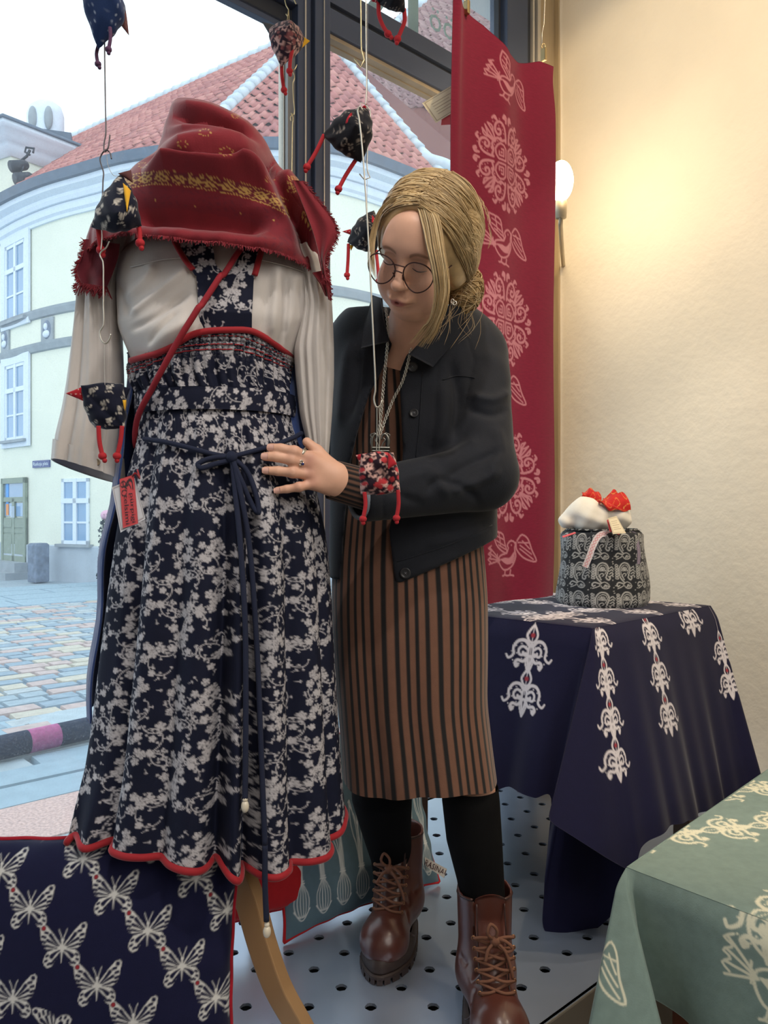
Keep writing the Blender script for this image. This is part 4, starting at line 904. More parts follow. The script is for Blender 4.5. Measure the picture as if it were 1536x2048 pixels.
for a, b in ((.085, .085), (gl-.085, .085), (gl-.085, gw-.085), (.085, gw-.085)):
    q = A0+du_*a+dv_*b; mb = MB(); mb.box((q[0], q[1], (gz-.034+FLOOR_Z)/2), (.06, .06, gz-.034-FLOOR_Z), .78); mb.build('leg', M_WOODR, gt, bevel=.004)
mb = MB(); quadbox(mb, [A0+du_*a+dv_*b for a, b in ((.06, .06), (gl-.06, .06), (gl-.06, gw-.06), (.06, gw-.06))], .085, .11); mb.build('lower_shelf', M_WOODR, gt)
gc = thing('sage_tablecloth', (*(A0+du_*gl/2+dv_*gw/2), gz), 'sage green linen tablecloth with cream scroll and bird prints in the foreground', 'tablecloth')
fb = lambda t: A0z+np.append(du_*t, 0)
ff = lambda t: A0z+np.append(dv_*t, 0)
sp = [(fb(gl), fb(gl)+np.array((-.03, .02, -.24))), (fb(.6), fb(.6)+np.array((-.05, .03, -.23))), (fb(.3), fb(.3)+np.array((-.03, .03, -.24))), (fb(.1), fb(.1)+np.array((-.05, .03, -.26))), (fb(.02), A3(1222, 1990, 1.33)), (A0z, A3(1192, 2090, 1.26)), (A0z, A3(1178, 2150, 1.205)), (A0z, A3(1260, 2190, 1.165)), (A0z, A3(1340, 2130, 1.165)), (A0z, A3(1344, 2080, 1.19)), (ff(.008), A3(1322, 2010, 1.245)), (ff(.02), A3(1306, 1985, 1.29)),
      (ff(.08), A3(1372, 2030, 1.245)), (ff(.18), A3(1450, 2095, 1.175)), (ff(.35), A3(1600, 2210, 1.06)), (ff(gw-.01), A3(1860, 2400, .90)), (ff(gw), A3(1870, 2400, .92)), (ff(gw)+np.append(du_*.3, 0), ff(gw)+np.append(du_*.3, 0)+np.array((.05, -.04, -.22)))]
P, u, v = drape('x', [a for a, _ in sp], [b for _, b in sp], [8, 8, 10, 14, 16, 20, 44, 40, 14, 14, 14, 34, 60, 70, 40, 4, 8], 150)
vv = v/np.maximum(v[:, -1:], 1e-6); cen = A0+du_*gl/2+dv_*gw/2; dirv = np.zeros_like(P); dirv[..., :2] = P[..., :2]-cen; dirv /= np.linalg.norm(dirv, axis=2, keepdims=True)
P = P+dirv*(.012*np.sin(np.clip(v/.04, 0, 1)*math.pi/2)+.004*np.sin(u*40)*vv)[..., None]
ras = Ras(u.max()+.05, .45, 900); mx_ = 768+F*P[:, 75, 0]/P[:, 75, 1]
PX = 768+F*P[..., 0]/P[..., 1]; PY = 1024-F*(P[..., 2]-CZ)/P[..., 1]
def uv_at(px, py, lo):
    d = (PX-px)**2+(PY-py)**2; d[:lo] = 1e9; i = np.unravel_index(np.argmin(d), d.shape); return u[i], v[i]
lo = 8+8+10+14
a = uv_at(1212, 1940, lo); dove(ras, (a[0]-.035, a[1]+.01), .13, .15, 1, .03)
a = uv_at(1228, 1880, lo); ras.curve([(a[0]-.01, a[1]-.012), (a[0]+.003, a[1]-.008), (a[0]+.004, a[1]+.006), (a[0]-.004, a[1]+.006)], .005, 14)
a = uv_at(1560, 1945, lo+120); dove(ras, (a[0]+.012, a[1]), .16, .0, 1, .03)
a = uv_at(1540, 1850, lo+120); tulip(ras, None, (a[0]+.01, a[1]), .1)
link('cloth_sides', solid_grid('cloth_sides', P, -.0016, {'print': ras.sample(u, v)}), M_GREENC, gc)
na, nb2 = 300, 195; a_, b_ = np.meshgrid(np.linspace(0, gl, na), np.linspace(0, gw, nb2), indexing='ij'); P = A0z+a_[..., None]*np.append(du_, 0)+b_[..., None]*np.append(dv_, 0)
edge = np.minimum(np.minimum(a_, gl-a_), np.minimum(b_, gw-b_)); P[..., 2] += .004-.004*np.exp(-edge*60)+.0008*fbm(a_*14, b_*14, 4)
ras = Ras(gl+.02, gw+.02, 700)
for px_, py_ in ((.219, .026), (.487, -.006), (.70, -.05), (-.02, .2)):
    t0 = max(0, (0-py_)/.53, -px_/.81); L_ = 1.0; p_ = np.array((px_, py_)); chain(ras, None, p_-np.array((.81, .53))*.2, p_+np.array((.81, .53))*1.0, .098)
link('cloth_top', grid_mesh('cloth_top', P, attrs={'print': ras.sample(a_, b_)}, flip=True), M_GREENC, gc)
# ================================================================ FABRIC BASKET ON THE NAVY TABLE
M_PAIS = weave('grey_paisley_cotton', rgb(40, 42, 46), rgb(160, 160, 158), sc=300, var=.12)
bc = np.array((.662, 2.335)); bk = thing('fabric_basket', (*bc, TZ+.004), 'round dark grey paisley fabric basket standing on the navy tablecloth', 'basket')
nu, nv = 360, 165; ph = np.linspace(0, math.tau, nu, endpoint=False); hh = np.linspace(0, 1, nv); PH, HH = np.meshgrid(ph, hh, indexing='ij')
r0 = .133+.005*np.sin(HH*5+1)+.003*np.sin(3*PH+HH*6)+.0025*np.sin(7*PH+2)-.02*np.exp(-((1-HH)/.05)**2)-.006*np.exp(-(HH/.03)**2)-.008*HH
P = np.stack([bc[0]+r0*np.cos(PH), bc[1]+r0*np.sin(PH), TZ+.005+HH*.225], -1)
BW, BH = .0695*2, .086; ras = Ras(BW, BH, 2600, True)
paisley(ras, (.035, .040), .074); paisley(ras, (.035+.0695, .040), .074)
for i in range(14): ras.dot((.07+.0695*(i % 2)+rng.uniform(-.006, .006), .008*i), .0018)
link('basket_body', grid_mesh('basket_body', P, wu=True, attrs={'print': ras.sample(PH*.133, .232-HH*.232)}), M_PAIS, bk)
mb = MB(); V = [(bc[0]+.113*math.cos(a), bc[1]+.113*math.sin(a), TZ+.226) for a in np.linspace(0, math.tau, 40, endpoint=False)]; mb.add(V+[(bc[0], bc[1], TZ+.224)], [(i, (i+1) % 40, 40) for i in range(40)]); mb.build('basket_lining', weave('lining', rgb(58, 60, 66)), bk, smooth=True)
M_BAND = weave('woven_band', rgb(196, 190, 196), rgb(186, 60, 70), sc=500)
def band(nm, pts, wdt, parent, m=M_BAND, nrm=None):
    C = resample(pts, 80); T = np.gradient(C, axis=0); T /= np.linalg.norm(T, axis=1, keepdims=True); N = np.asarray(nrm, float) if nrm is not None else np.array((0, -1.0, .3)); B = np.cross(T, N); B /= np.linalg.norm(B, axis=1, keepdims=True); nn = np.linspace(-.5, .5, 15)
    P = C[:, None]+B[:, None]*nn[None, :, None]*wdt; L = np.arange(80)[:, None]/80*np.linalg.norm(np.diff(C, axis=0), axis=1).sum(); q = np.abs(((L/.011) % 1)-.5)*2; pr = np.exp(-((np.abs(nn[None])*2*1.15-q*.6)/.12)**2)*(np.abs(nn[None]) < .36)
    return link(nm, solid_grid(nm, P, .0012, {'print': pr}), m, parent)
band('handle', [A3(1222, 1066, 2.22), A3(1200, 1070, 2.21), A3(1187, 1090, 2.195), A3(1178, 1115, 2.188), A3(1170, 1134, 2.187)], .0175, bk)
band('handle', [A3(1255, 1065, 2.24), A3(1270, 1069, 2.235), A3(1276, 1090, 2.23), A3(1278, 1110, 2.228), A3(1277, 1128, 2.227)], .012, bk, weave('violet_band', rgb(120, 112, 130), rgb(170, 150, 160)), nrm=(.4, -.9, .2))
# --- white stuffed bundle with red cloth and card on the basket
bd = thing('stuffed_bundle', A3(1195, 1066, 2.3), 'white cotton bundle tied with red paisley cloth on top of basket', 'bundle')
M_COTTON = weave('white_cotton', rgb(226, 220, 208), sc=260, var=.02)
c = lambda px, py, d=2.3: A3(px, py, d)
S = SDF().ell(c(1192, 1036), (.058, .05, .044), .02).ell(c(1168, 1026, 2.31), (.036, .045, .045), .03).ell(c(1238, 1034), (.034, .045, .042), .02).cap(c(1168, 1012, 2.31), c(1134, 1040, 2.32), .024, .026, .02)
V, Q = S.mesh(c(1110, 1085, 2.2)-.02, c(1275, 975, 2.4)+.02, .003); N = vnormals(V, Q); X = V/.02
V = V+N*(.0016*np.sin(X[:, 0]*1.3+X[:, 2]*2.1+np.sin(X[:, 2]*1.2))+.0015*np.sin(X[:, 0]*2.7-X[:, 2]*1.4))[:, None]; link('cotton_body', mesh('cotton_body', V, Q), M_COTTON, bd)
M_REDP = weave('red_paisley', rgb(186, 40, 36), rgb(214, 150, 80), sc=260, var=.15)
def ruffle(nm, pts_in, pts_out, n, amp, m, parent, waves=5):
    A = resample(pts_in, n); B = resample(pts_out, n); w_ = np.linspace(0, 1, 24); P = A[:, None]+(B-A)[:, None]*w_[None, :, None]; s = np.linspace(0, 1, n)
    P[..., 2] += amp*np.sin(s*waves*math.tau)[:, None]*w_[None]; P[..., 1] -= .012*np.sin(w_*math.pi)[None]; pr = (np.abs(np.sin(s*16)[:, None]+np.sin(w_*7+1.5*np.sin(s*11)[:, None])-.5) < .13)*1.0
    return link(nm, solid_grid(nm, P, .0015, {'print': pr}), m, parent)
ruffle('red_cloth', [c(1196, 1006, 2.28), c(1208, 1002, 2.27), c(1220, 1006, 2.28)], [c(1196, 1000, 2.26), c(1222, 1020, 2.245), c(1258, 1020, 2.26)], 60, .004, M_REDP, bd, 2)
ruffle('red_cloth', [c(1200, 1004, 2.3), c(1222, 1002, 2.3)], [c(1226, 980, 2.32), c(1257, 1000, 2.3)], 50, .004, M_REDP, bd, 2)
ruffle('red_cloth', [c(1262, 1020, 2.26), c(1224, 1018, 2.25), c(1200, 1005, 2.27)], [c(1252, 990, 2.29), c(1236, 984, 2.3), c(1206, 996, 2.3)], 60, .004, M_REDP, bd, 2)
ruffle('red_cloth', [c(1200, 1008, 2.28), c(1180, 1000, 2.3), c(1162, 994, 2.31)], [c(1202, 990, 2.3), c(1184, 978, 2.32), c(1164, 984, 2.32)], 60, .004, M_REDP, bd, 2)
M_CARD = mat('cream_card', rgb(232, 220, 190), .7, ink=rgb(150, 120, 90), bump=(90, .05)); M_REDCARD = mat('red_card', rgb(206, 78, 84), .65, ink=rgb(50, 40, 48), bump=(90, .05))
def card(nm, q, m, parent, th=.0012, attrs=None):
    """flat card from 4 corners (tl,tr,br,bl) as a fine grid so print can be drawn on it"""
    q = [np.array(x, float) for x in q]; n1 = 48; a_, b_ = np.meshgrid(np.linspace(0, 1, n1), np.linspace(0, 1, n1), indexing='ij'); P = (q[0]*(1-a_[..., None])+q[1]*a_[..., None])*(1-b_[..., None])+(q[3]*(1-a_[..., None])+q[2]*a_[..., None])*b_[..., None]
    r = Ras(1, 1, 160)
    if attrs: attrs(r)
    return link(nm, solid_grid(nm, P, th, {'print': r.sample(a_, b_)}, smooth=False), m, parent)
def finelines(r):
    for k in range(5): r.line([(.2, .25+k*.12), (.8-.1*(k % 2), .25+k*.12)], .02)
    r.line([(.06, .06), (.94, .06), (.94, .94), (.06, .94)], .015, True)
card('price_card', [c(1216, 1036, 2.19), c(1233, 1032, 2.2), c(1252, 1066, 2.185), c(1226, 1068, 2.18)], M_CARD, bd, attrs=finelines)
card('red_backing_card', [c(1214, 1040, 2.20), c(1222, 1036, 2.21), c(1240, 1070, 2.19), c(1219, 1062, 2.19)], M_REDCARD, bd)
card('red_backing_card', [c(1124, 1072, 2.24), c(1150, 1064, 2.24), c(1152, 1066, 2.20), c(1126, 1075, 2.20)], M_REDCARD, bd)
# ================================================================ RED RUNNER HANGING FROM CLIPS
M_RED = weave('raspberry_linen', rgb(110, 22, 48), rgb(170, 110, 122), sc=380, var=.10, stretch=(1, 1, 6), st=.35)
RW = .42; Q1 = np.array((.166, 1.89)); rt, rb2 = 2.222, .735
nu, nv = 190, 640; U = np.linspace(0, RW, nu); Vv = np.linspace(0, 1, nv); U_, V_ = np.meshgrid(U, Vv, indexing='ij')
top = rt-np.interp(U, [0, .05, .12, .17, .22, .28, .36, .42], [-.004, .006, .018, .040, .056, .046, .016, .012])+.012
Z_ = top[:, None]+(rb2-top[:, None])*V_; wv = .5+.5*np.cos(math.pi*np.clip(V_*2.2, 0, 1))
bulge = -.014*np.exp(-((U_-.19)/.05)**2)*wv+.010*np.exp(-((U_-.30)/.05)**2)*wv+.008*np.sin(U_*26+V_*2)*(.4+.6*V_)-.014*np.exp(-((U_-.02)/.02)**2)*wv+.004*np.sin(V_*9+U_*8)
edge_in = -.010*np.exp(-((V_-.03)/.04)**2)*np.clip((U_-.32)/.1, 0, 1)
X_ = Q1[0]+WX*(U_+edge_in)+NX*bulge; Y_ = Q1[1]+WY*(U_+edge_in)+NY*bulge
ras = Ras(RW, 1.55, 1000)
def ruv(px, py): k = (px-768)/F; uu = (Q1[0]-k*Q1[1])/(k*WY-WX); d = Q1[1]+WY*uu; return uu, rt-(CZ-(py-1024)/F*d)
for px, py, s in ((1018, 170, .15), (1008, 487, .155), (1010, 785, .155), (1022, 1108, .155)): a = ruv(px, py); dove(ras, a, s*.76, .30 if py < 300 else .06, 1, .04, 1.6)
for px, py in ((1007, 331), (1009, 640), (1022, 950)): mandala(ras, ruv(px, py), .108, .115)
ru = thing('red_runner', R(*(1.0, .5), 1.4), 'long raspberry red runner with pale bird and medallion prints hanging from clips', 'runner')
link('runner_cloth', solid_grid('runner_cloth', np.stack([X_, Y_, Z_], -1), .0016, {'print': ras.sample(U_, rt-Z_)}), M_RED, ru)
P = np.stack([X_[:, -16:], Y_[:, -16:], Z_[:, -16:]], -1)
M_WIRE = mat('steel_wire', rgb(190, 186, 176), .35, metal=.85, bump=(200, .05)); M_CLIP = mat('brass_clip', rgb(170, 150, 110), .35, metal=.9, bump=(120, .05))
for px, py, d, nm in ((933, 26, 1.93, 'left'), (1087, 118, 2.145, 'right')):
    p = A3(px, py, d); cp_ = thing('clip_wire', p, ('wire with brass clip gripping upper left corner of red runner' if nm == 'left' else 'wire with brass clip gripping upper right corner of red runner'), 'clip')
    mb = MB(); mb.box(p+np.array((0, -.004, .010)), (.010, .016, .034), -TH+math.pi/2); mb.build('clip_jaw', M_CLIP, cp_, bevel=.002)
    tube('clip_loop', [p+np.array((.005*math.cos(t), 0, .034+.009*math.sin(t))) for t in np.linspace(0, math.tau, 12, endpoint=False)], .0016, M_CLIP, cp_, 6, closed=True)
    tube('hanging_wire', [p+np.array((-.004, 0, .036)), p+np.array((-.004, 0, .07)), p+np.array((.002, .002, .10)), p+np.array((.010, .004, .30)), (p[0]+.012, p[1]+.004, CEIL_Z)], .0013, M_WIRE, cp_, 6)
# tags behind the runner's left edge
tg = thing('runner_tag', A3(880, 215, 1.97), 'white printed card tag hanging behind left edge of red runner', 'tag')
card('white_card', [A3(844, 206, 1.96), A3(908, 168, 1.93), A3(930, 210, 1.94), A3(872, 246, 1.97)], M_CARD, tg, attrs=finelines)
card('red_card', [A3(884, 234, 1.965), A3(915, 216, 1.95), A3(918, 248, 1.95), A3(882, 250, 1.97)], M_REDCARD, tg)
# ================================================================ BULB LAMP ON THE JAMB
M_BULB = mat('lit_bulb', rgb(255, 240, 210), .3, emit=((1.0, .80, .50, 1), 34.0), bump=(20, .02))
bl = thing('bulb_lamp', A3(1122, 420, 2.62), 'glowing bare bulb lamp mounted on metal jamb beside red runner', 'lamp'); p = A3(1122, 362, 2.60)
mb = MB(); mb.ball(p, (.041, .041, .068), 24, 16); mb.build('bulb', M_BULB, bl, smooth=True)
M_SOCK = mat('lamp_socket', rgb(190, 176, 150), .4, metal=.5, bump=(90, .05))
tube('socket', [p+np.array((0, 0, -.058)), p+np.array((0, 0, -.075)), p+np.array((0, 0, -.125))], [.016, .021, .018], M_SOCK, bl, 14)
tube('bracket', [p+np.array((0, .0, -.12)), p+np.array((.01, .05, -.13)), np.array(R(sx(1127), .0, p[2]-.13))], .008, M_SOCK, bl, 8, 12)
lamp('bulb_light', 'POINT', p+np.array((.0, -.02, 0)), 10.0, WARM, shadow_soft_size=.06)
# ================================================================ CUSHIONS
def pillow(nm, w, h, th, M, res, m, parent, prn=None, prn2=None, backm=None, pipe=None, sag=.0):
    """w x h cushion; M places local (x right, z up, -y front); print drawn by callbacks on rasters in metres"""
    nu, nv = int(w/res), int(h/res); a_, b_ = np.meshgrid(np.linspace(-1, 1, nu), np.linspace(-1, 1, nv), indexing='ij')
    def sheet(sg):
        inx = 1-.045*(1-b_**2)**1.0*np.abs(a_)**3+.03*(np.abs(a_)*np.abs(b_))**6; iny = 1-.045*(1-a_**2)*np.abs(b_)**3+.03*(np.abs(a_)*np.abs(b_))**6
        t = th/2*((1-a_**2)**.42)*((1-b_**2)**.42)*(1+.05*np.sin(a_*5+b_*3)); wr = .004*np.sin(a_*22+b_*6)*np.abs(b_)**4*(1-a_**2)+.004*np.sin(b_*20)*np.abs(a_)**4*(1-b_**2)
        return np.stack([a_*w/2*inx, sg*(t+wr), b_*h/2*iny-sag*(1-b_)*0], -1)
    Mn = np.array(M); tr = lambda P: P @ Mn[:3, :3].T+Mn[:3, 3]
    r = Ras(w, h, 1.0/res*1.3); r2 = Ras(w, h, 1.0/res*1.3)
    if prn: prn(r, r2)
    u, v = (a_+1)*w/2, (1-b_)*h/2; F_ = tr(sheet(-1)); B_ = tr(sheet(1))
    link('cushion_front', grid_mesh('cushion_front', F_, attrs={'print': r.sample(u, v), 'print2': r2.sample(u, v)}), m, parent)
    ku, kv = [np.unique(np.linspace(0, q-1, min(q, 56)).astype(int)) for q in (nu, nv)]; link('cushion_back', grid_mesh('cushion_back', B_[np.ix_(ku, kv)], flip=True), backm or m, parent)
    rim = np.concatenate([F_[:, 0], F_[-1, 1:], F_[-2::-1, -1], F_[0, -2:0:-1]])[::3]
    if pipe: V, Fc = tube_vf(rim, pipe[0], 7, False, True); link('piping', mesh('piping', V, Fc), pipe[1], parent)
    return tr
def butterfly(r, r2, c, s, rot=0.0):
    for mx in (1, -1):
        X = lambda p: xf(p, c, s, rot, mx)
        r.poly(X([(.0, .06), (.1, -.06), (.26, -.26), (.42, -.42), (.52, -.45), (.57, -.38), (.55, -.24), (.53, -.12), (.49, -.02), (.46, .06), (.36, .11), (.18, .12), (.0, .12)]))
        r.poly(X([(.0, .1), (.18, .13), (.34, .16), (.42, .26), (.45, .38), (.42, .47), (.34, .53), (.24, .50), (.16, .38), (.06, .22), (.0, .16)]))
        e = lambda p, w, w1=None: r.curve(X(p), w*s, 8, erase=True, w1=None if w1 is None else w1*s)
        e([(.08, .04), (.2, -.08), (.30, -.2)], .035, .095); e([(.12, .05), (.25, -.03), (.37, -.09)], .03, .08); e([(.13, .09), (.28, .06), (.38, .03)], .03, .062)
        r.dot(X([(.48, -.36)])[0], .055*s, erase=True)
        for p in ((.40, -.26), (.46, -.17), (.46, -.06), (.44, .03)): e([(p[0]-.03, p[1]+.01), (p[0]+.035, p[1]-.008)], .068)
        e([(.06, .15), (.16, .2), (.25, .28)], .03, .11); e([(.04, .19), (.13, .31), (.20, .39)], .02, .075); 
        for p in ((.36, .26), (.38, .37), (.31, .44), (.24, .43)): e([(p[0]-.02, p[1]-.01), (p[0]+.02, p[1]+.012)], .062)
        r.curve(X([(.01, -.08), (.05, -.2), (.1, -.32)]), .018*s, 8)
    L = lambda p, w, n=6, w1=None: r.curve(xf(p, c, s, rot), w*s, n, w1=None if w1 is None else w1*s)
    L([(0, -.06), (0, .1)], .05); L([(0, .1), (0, .42)], .055, 8, .012); r.dot(xf([(0, -.08)], c, s, rot)[0], .04*s)
    r2.dot(xf([(-.48, -.36)], c, s, rot)[0], .05*s)
M_NAVYB = weave('navy_canvas', rgb(20, 22, 54), rgb(206, 206, 204), rgb(150, 44, 54), sc=500, inkrough=.7)
M_REDPIPE = weave('red_piping', rgb(160, 28, 44), sc=600)
M_BURG = weave('burgundy_cloth', rgb(96, 20, 40), rgb(190, 160, 160), sc=400)
pc = thing('butterfly_cushion', A3(200, 1880, 1.16), 'navy cushion printed with white butterflies and red piping at lower left', 'cushion')
cw, chh = .53, .43; tilt = math.radians(-12); yaw = math.radians(4)
ctr = Vector((at(462, 1900, 1.25)[0]-cw/2*math.cos(yaw)+.008, 1.25, CZ-(1664-1024)/F*1.295-chh/2*math.cos(tilt)))
Mp = Matrix.Translation(ctr) @ Matrix.Rotation(yaw, 4, 'Z') @ Matrix.Rotation(tilt, 4, 'X')
def bprint(r, r2):
    # lattice measured on the cushion: right edge at px 462, scale metres per pixel
    k = 1.19/F; ox = cw-(462-123)*k; oy = (1850-1662)*k*1.02
    for i in range(-7, 8):
        for j in range(-6, 7):
            x = ox+(73*i+164*j)*k; y = oy+(70*i-20*j)*k*1.02
            if -.05 < x < cw+.05 and -.05 < y < chh+.05: butterfly(r, r2, (x, y), 81*k, -.03 if (i, j) != (2, -1) else -1.5)
pillow('x', cw, chh, .15, Mp, .0017, M_NAVYB, pc, bprint, backm=M_BURG, pipe=(.0042, M_REDPIPE))
# --- teal cushion with white spring onions, leaning on the table cloth behind the woman
M_TEAL = weave('teal_canvas', rgb(92, 116, 128), rgb(220, 224, 222), sc=480); M_REDS = weave('red_cushion_cloth', rgb(178, 34, 40), sc=420)
oc = thing('onion_cushion', A3(720, 1800, 1.85), 'teal grey cushion printed with white spring onions lying behind the boots', 'cushion')
q0 = np.array((-.212, 1.72)); qd = np.array((.353, .27)); qd /= np.linalg.norm(qd); ow, oh = .45, .42; tl = math.radians(-16)
oct_ = q0+qd*ow/2+np.array((-qd[1], qd[0]))*(oh/2*math.sin(-tl)+.012)
Mo = Matrix.Translation((oct_[0], oct_[1], oh/2*math.cos(tl)+.012)) @ Matrix.Rotation(math.atan2(qd[1], qd[0]), 4, 'Z') @ Matrix.Rotation(tl, 4, 'X')
def oprint(r, r2):
    for k in range(9):
        x = .035+k*.054; y = oh-.07+.004*math.sin(k*3)
        for a in (-1, -.6, -.2, .2, .6, 1): r.curve([(x+a*.004, y-.035), (x+a*.017, y-.004), (x+a*.014, y+.028), (x+a*.004, y+.036)], .0016, 12)
        r.line([(x-.007, y-.037), (x+.007, y-.036)], .003); r.line([(x-.006, y-.042), (x+.007, y-.041)], .002); r.curve([(x-.019, y+.02), (x, y+.043), (x+.019, y+.02)], .002, 10)
        for a in (-1, -.6, -.25, .1, .5, .9): r.curve([(x+a*.005, y-.038), (x+a*.007, y-.08), (x+a*.016+.006*math.sin(k+a*3), y-.13), (x+a*.022+.01*math.sin(k*2+a*5), y-.17-.02*abs(math.sin(k*3+a*7)))], .0017, 14)
pillow('x', ow, oh, .11, Mo, .0017, M_TEAL, oc, oprint, backm=M_REDS, pipe=(.004, M_REDS))
M_LAB = mat('woven_label', rgb(176, 172, 168), .8, bump=(300, .1)); M_LABT = mat('label_thread', rgb(60, 26, 34), .8, bump=(300, .1))
lab = [A3(850, 1714, 1.96), A3(894, 1738, 1.93), A3(888, 1756, 1.92), A3(852, 1733, 1.95)]
lb_ = card('sewn_label', lab, M_LAB, oc)
def text_on(s, q, nm, m, parent, frac=.62, lift=.0016, dx=0.0, wfrac=.9, dy=0.0):
    q = [Vector(x) for x in q]; ux = (q[1]-q[0]); uy = (q[0]-q[3]); W_ = ux.length; H_ = uy.length; X = ux.normalized(); Y = (uy-X*uy.dot(X)).normalized(); Z = X.cross(Y); me = text_mesh(s, 1.0, .0)
    xs = [v.co.x for v in me.vertices]; ys = [v.co.y for v in me.vertices]; w0, h0 = max(xs)-min(xs), max(ys)-min(ys); cx, cy = (max(xs)+min(xs))/2, (max(ys)+min(ys))/2
    c = (q[0]+q[1]+q[2]+q[3])/4+X*(dx*W_)+Y*(dy*H_)+Z*lift; kx, ky = W_*wfrac/w0, H_*frac/h0
    me.transform(Matrix.Translation((-cx, -cy, 0))); me.transform(Matrix(((X.x*kx, Y.x*ky, Z.x, c.x), (X.y*kx, Y.y*ky, Z.y, c.y), (X.z*kx, Y.z*ky, Z.z, c.z), (0, 0, 0, 1))))
    return link(nm, me, m, parent)
lbq = [lab[3], lab[2], lab[1], lab[0]]
text_on('RASINAI', [lab[0], lab[1], lab[2], lab[3]], 'label_lettering', M_LABT, oc)
# --- red cushion lying under the dress
rc = thing('red_cushion', A3(520, 1770, 1.66), 'plain red cushion lying under the dress hem beside wooden stand', 'cushion')
Mr = Matrix.Translation(A3(505, 1738, 1.75)) @ Matrix.Rotation(math.radians(30), 4, 'Z') @ Matrix.Rotation(math.radians(-20), 4, 'X')
pillow('x', .30, .20, .10, Mr, .006, M_REDS, rc, pipe=(.003, M_REDPIPE))
# ================================================================ DRESS FORM WITH BLOUSE, PINAFORE, WAISTCOAT, SCARF
D = 1.42
M_WOODL = mat('oiled_beech', rgb(176, 138, 96), .45, bump=(40, .2), var=.12, var_scale=6, stretch=(1, 1, .15))
M_LINEN = weave('dress_form_linen', rgb(198, 188, 170))
M_BLOUSE = mat('ivory_blouse', rgb(208, 202, 198), .85, bump=(420, .25, .001), var=.03, var_scale=30, spec=.2, sheen=.2)
M_FLORAL = mat('navy_floral_cotton', rgb(17, 22, 44), .8, bump=(420, .25, .001), var=.08, var_scale=40, spec=.25, ink=rgb(190, 187, 192), inkrough=.55)
M_REDBIND = mat('red_binding', rgb(156, 22, 34), .8, bump=(500, .3, .001), var=.06, sheen=.2)
M_CORD = mat('navy_cord', rgb(24, 32, 58), .9, bump=(400, .4, .001))
M_WAIST = mat('navy_wool', rgb(44, 66, 118), .92, bump=(360, .3, .001), var=.12, var_scale=10, sheen=.3)
M_PEARL = mat('pearl_bead', rgb(226, 216, 196), .25, bump=(30, .02), coat=.4)
X0 = at(435, 800, D)[0]
class Rows:
    """horizontal rows of an upright form: image row y (at depth d) -> centre x, half width, front radius"""
    def __init__(s, rows, d=D): # rows: y, L, R, b
        r = np.array(rows, float); s.z = CZ-(r[:, 0]-1024)/F*d; s.xc = ((r[:, 1]+r[:, 2])/2-768)/F*d; s.a = (r[:, 2]-r[:, 1])/2/F*d; s.b = r[:, 3]; s.d = d; o = np.argsort(s.z); s.z, s.xc, s.a, s.b = s.z[o], s.xc[o], s.a[o], s.b[o]
    def at(s, z): return np.interp(z, s.z, s.xc), np.interp(z, s.z, s.a), np.interp(z, s.z, s.b)
    def front(s, x, z):
        xc, a, b = s.at(z); q = np.clip((x-xc)/a, -.995, .995); return s.d-b*np.sqrt(1-q*q)
    def smooth(s, z):
        """smoothed tables for lofting"""
        zz = np.linspace(s.z[0], s.z[-1], 200); k = np.hanning(23); k /= k.sum(); out = []
        for t in (s.xc, s.a, s.b):
            v = np.interp(zz, s.z, t); v = np.convolve(np.pad(v, 11, 'edge'), k, 'valid'); out.append(np.interp(z, zz, v))
        return out
def pz(py, d=D): return CZ-(py-1024)/F*d
def px2x(px, d=D): return (px-768)/F*d
# --- stand and bust
df = thing('dress_form', (X0, D, 0), 'dress form on curved beech tripod legs under the folk costume', 'mannequin')
TOR = Rows([(470, 300, 560, .05), (490, 262, 598, .075), (520, 240, 634, .095), (560, 236, 645, .112), (600, 238, 632, .122), (660, 242, 618, .128), (700, 258, 600, .118), (735, 272, 586, .112), (800, 288, 582, .108)])
nu, nv = 60, 60; zz = np.linspace(pz(800), pz(430), nv); ph = np.linspace(0, math.tau, nu, endpoint=False)
def loft(rows, ph, zz, sc=1.0, back=1.0):
    xc, a, b = rows.smooth(zz); c = -np.cos(ph); bb = np.where(c[:, None] > 0, b[None]*back, b[None])
    return np.stack([xc[None]+a[None]*sc*np.sin(ph)[:, None], rows.d+bb*sc*c[:, None], np.repeat(zz[None], len(ph), 0)], -1)
link('bust', grid_mesh('bust', loft(TOR, ph, zz, .93), wu=True), M_LINEN, df)
tube('neck', [(X0, D, pz(480)), (X0-.01, D, pz(400)), (X0-.02, D, pz(300))], [.06, .05, .045], M_LINEN, df, 20, 12)
tube('pole', [(X0, D, pz(800)), (X0, D, .30)], .016, M_WOODL, df, 16)
mb = MB(); mb.ball((X0, D, .30), (.04, .04, .05), 16, 10); mb.build('hub', M_WOODL, df, smooth=True)
def bent_leg(pts, w0, w1, th):
    C = resample(pts, 40); T = np.gradient(C, axis=0); T /= np.linalg.norm(T, axis=1, keepdims=True); h = C[-1]-C[0]; S_ = np.array((-h[1], h[0], 0.0)); S_ /= np.linalg.norm(S_); mb = MB(); V = []
    for i in range(40):
        N = np.cross(T[i], S_); N /= np.linalg.norm(N); w_ = w0+(w1-w0)*i/39
        for a, b in ((-1, -1), (1, -1), (1, 1), (-1, 1)): V.append(C[i]+S_*a*th/2+N*b*w_/2)
    Fc = [(i*4+j, i*4+(j+1) % 4, i*4+4+(j+1) % 4, i*4+4+j) for i in range(39) for j in range(4)]+[(3, 2, 1, 0), (156, 157, 158, 159)]
    mb.add(V, Fc); return mb.build('leg', M_WOODL, df, bevel=.003)
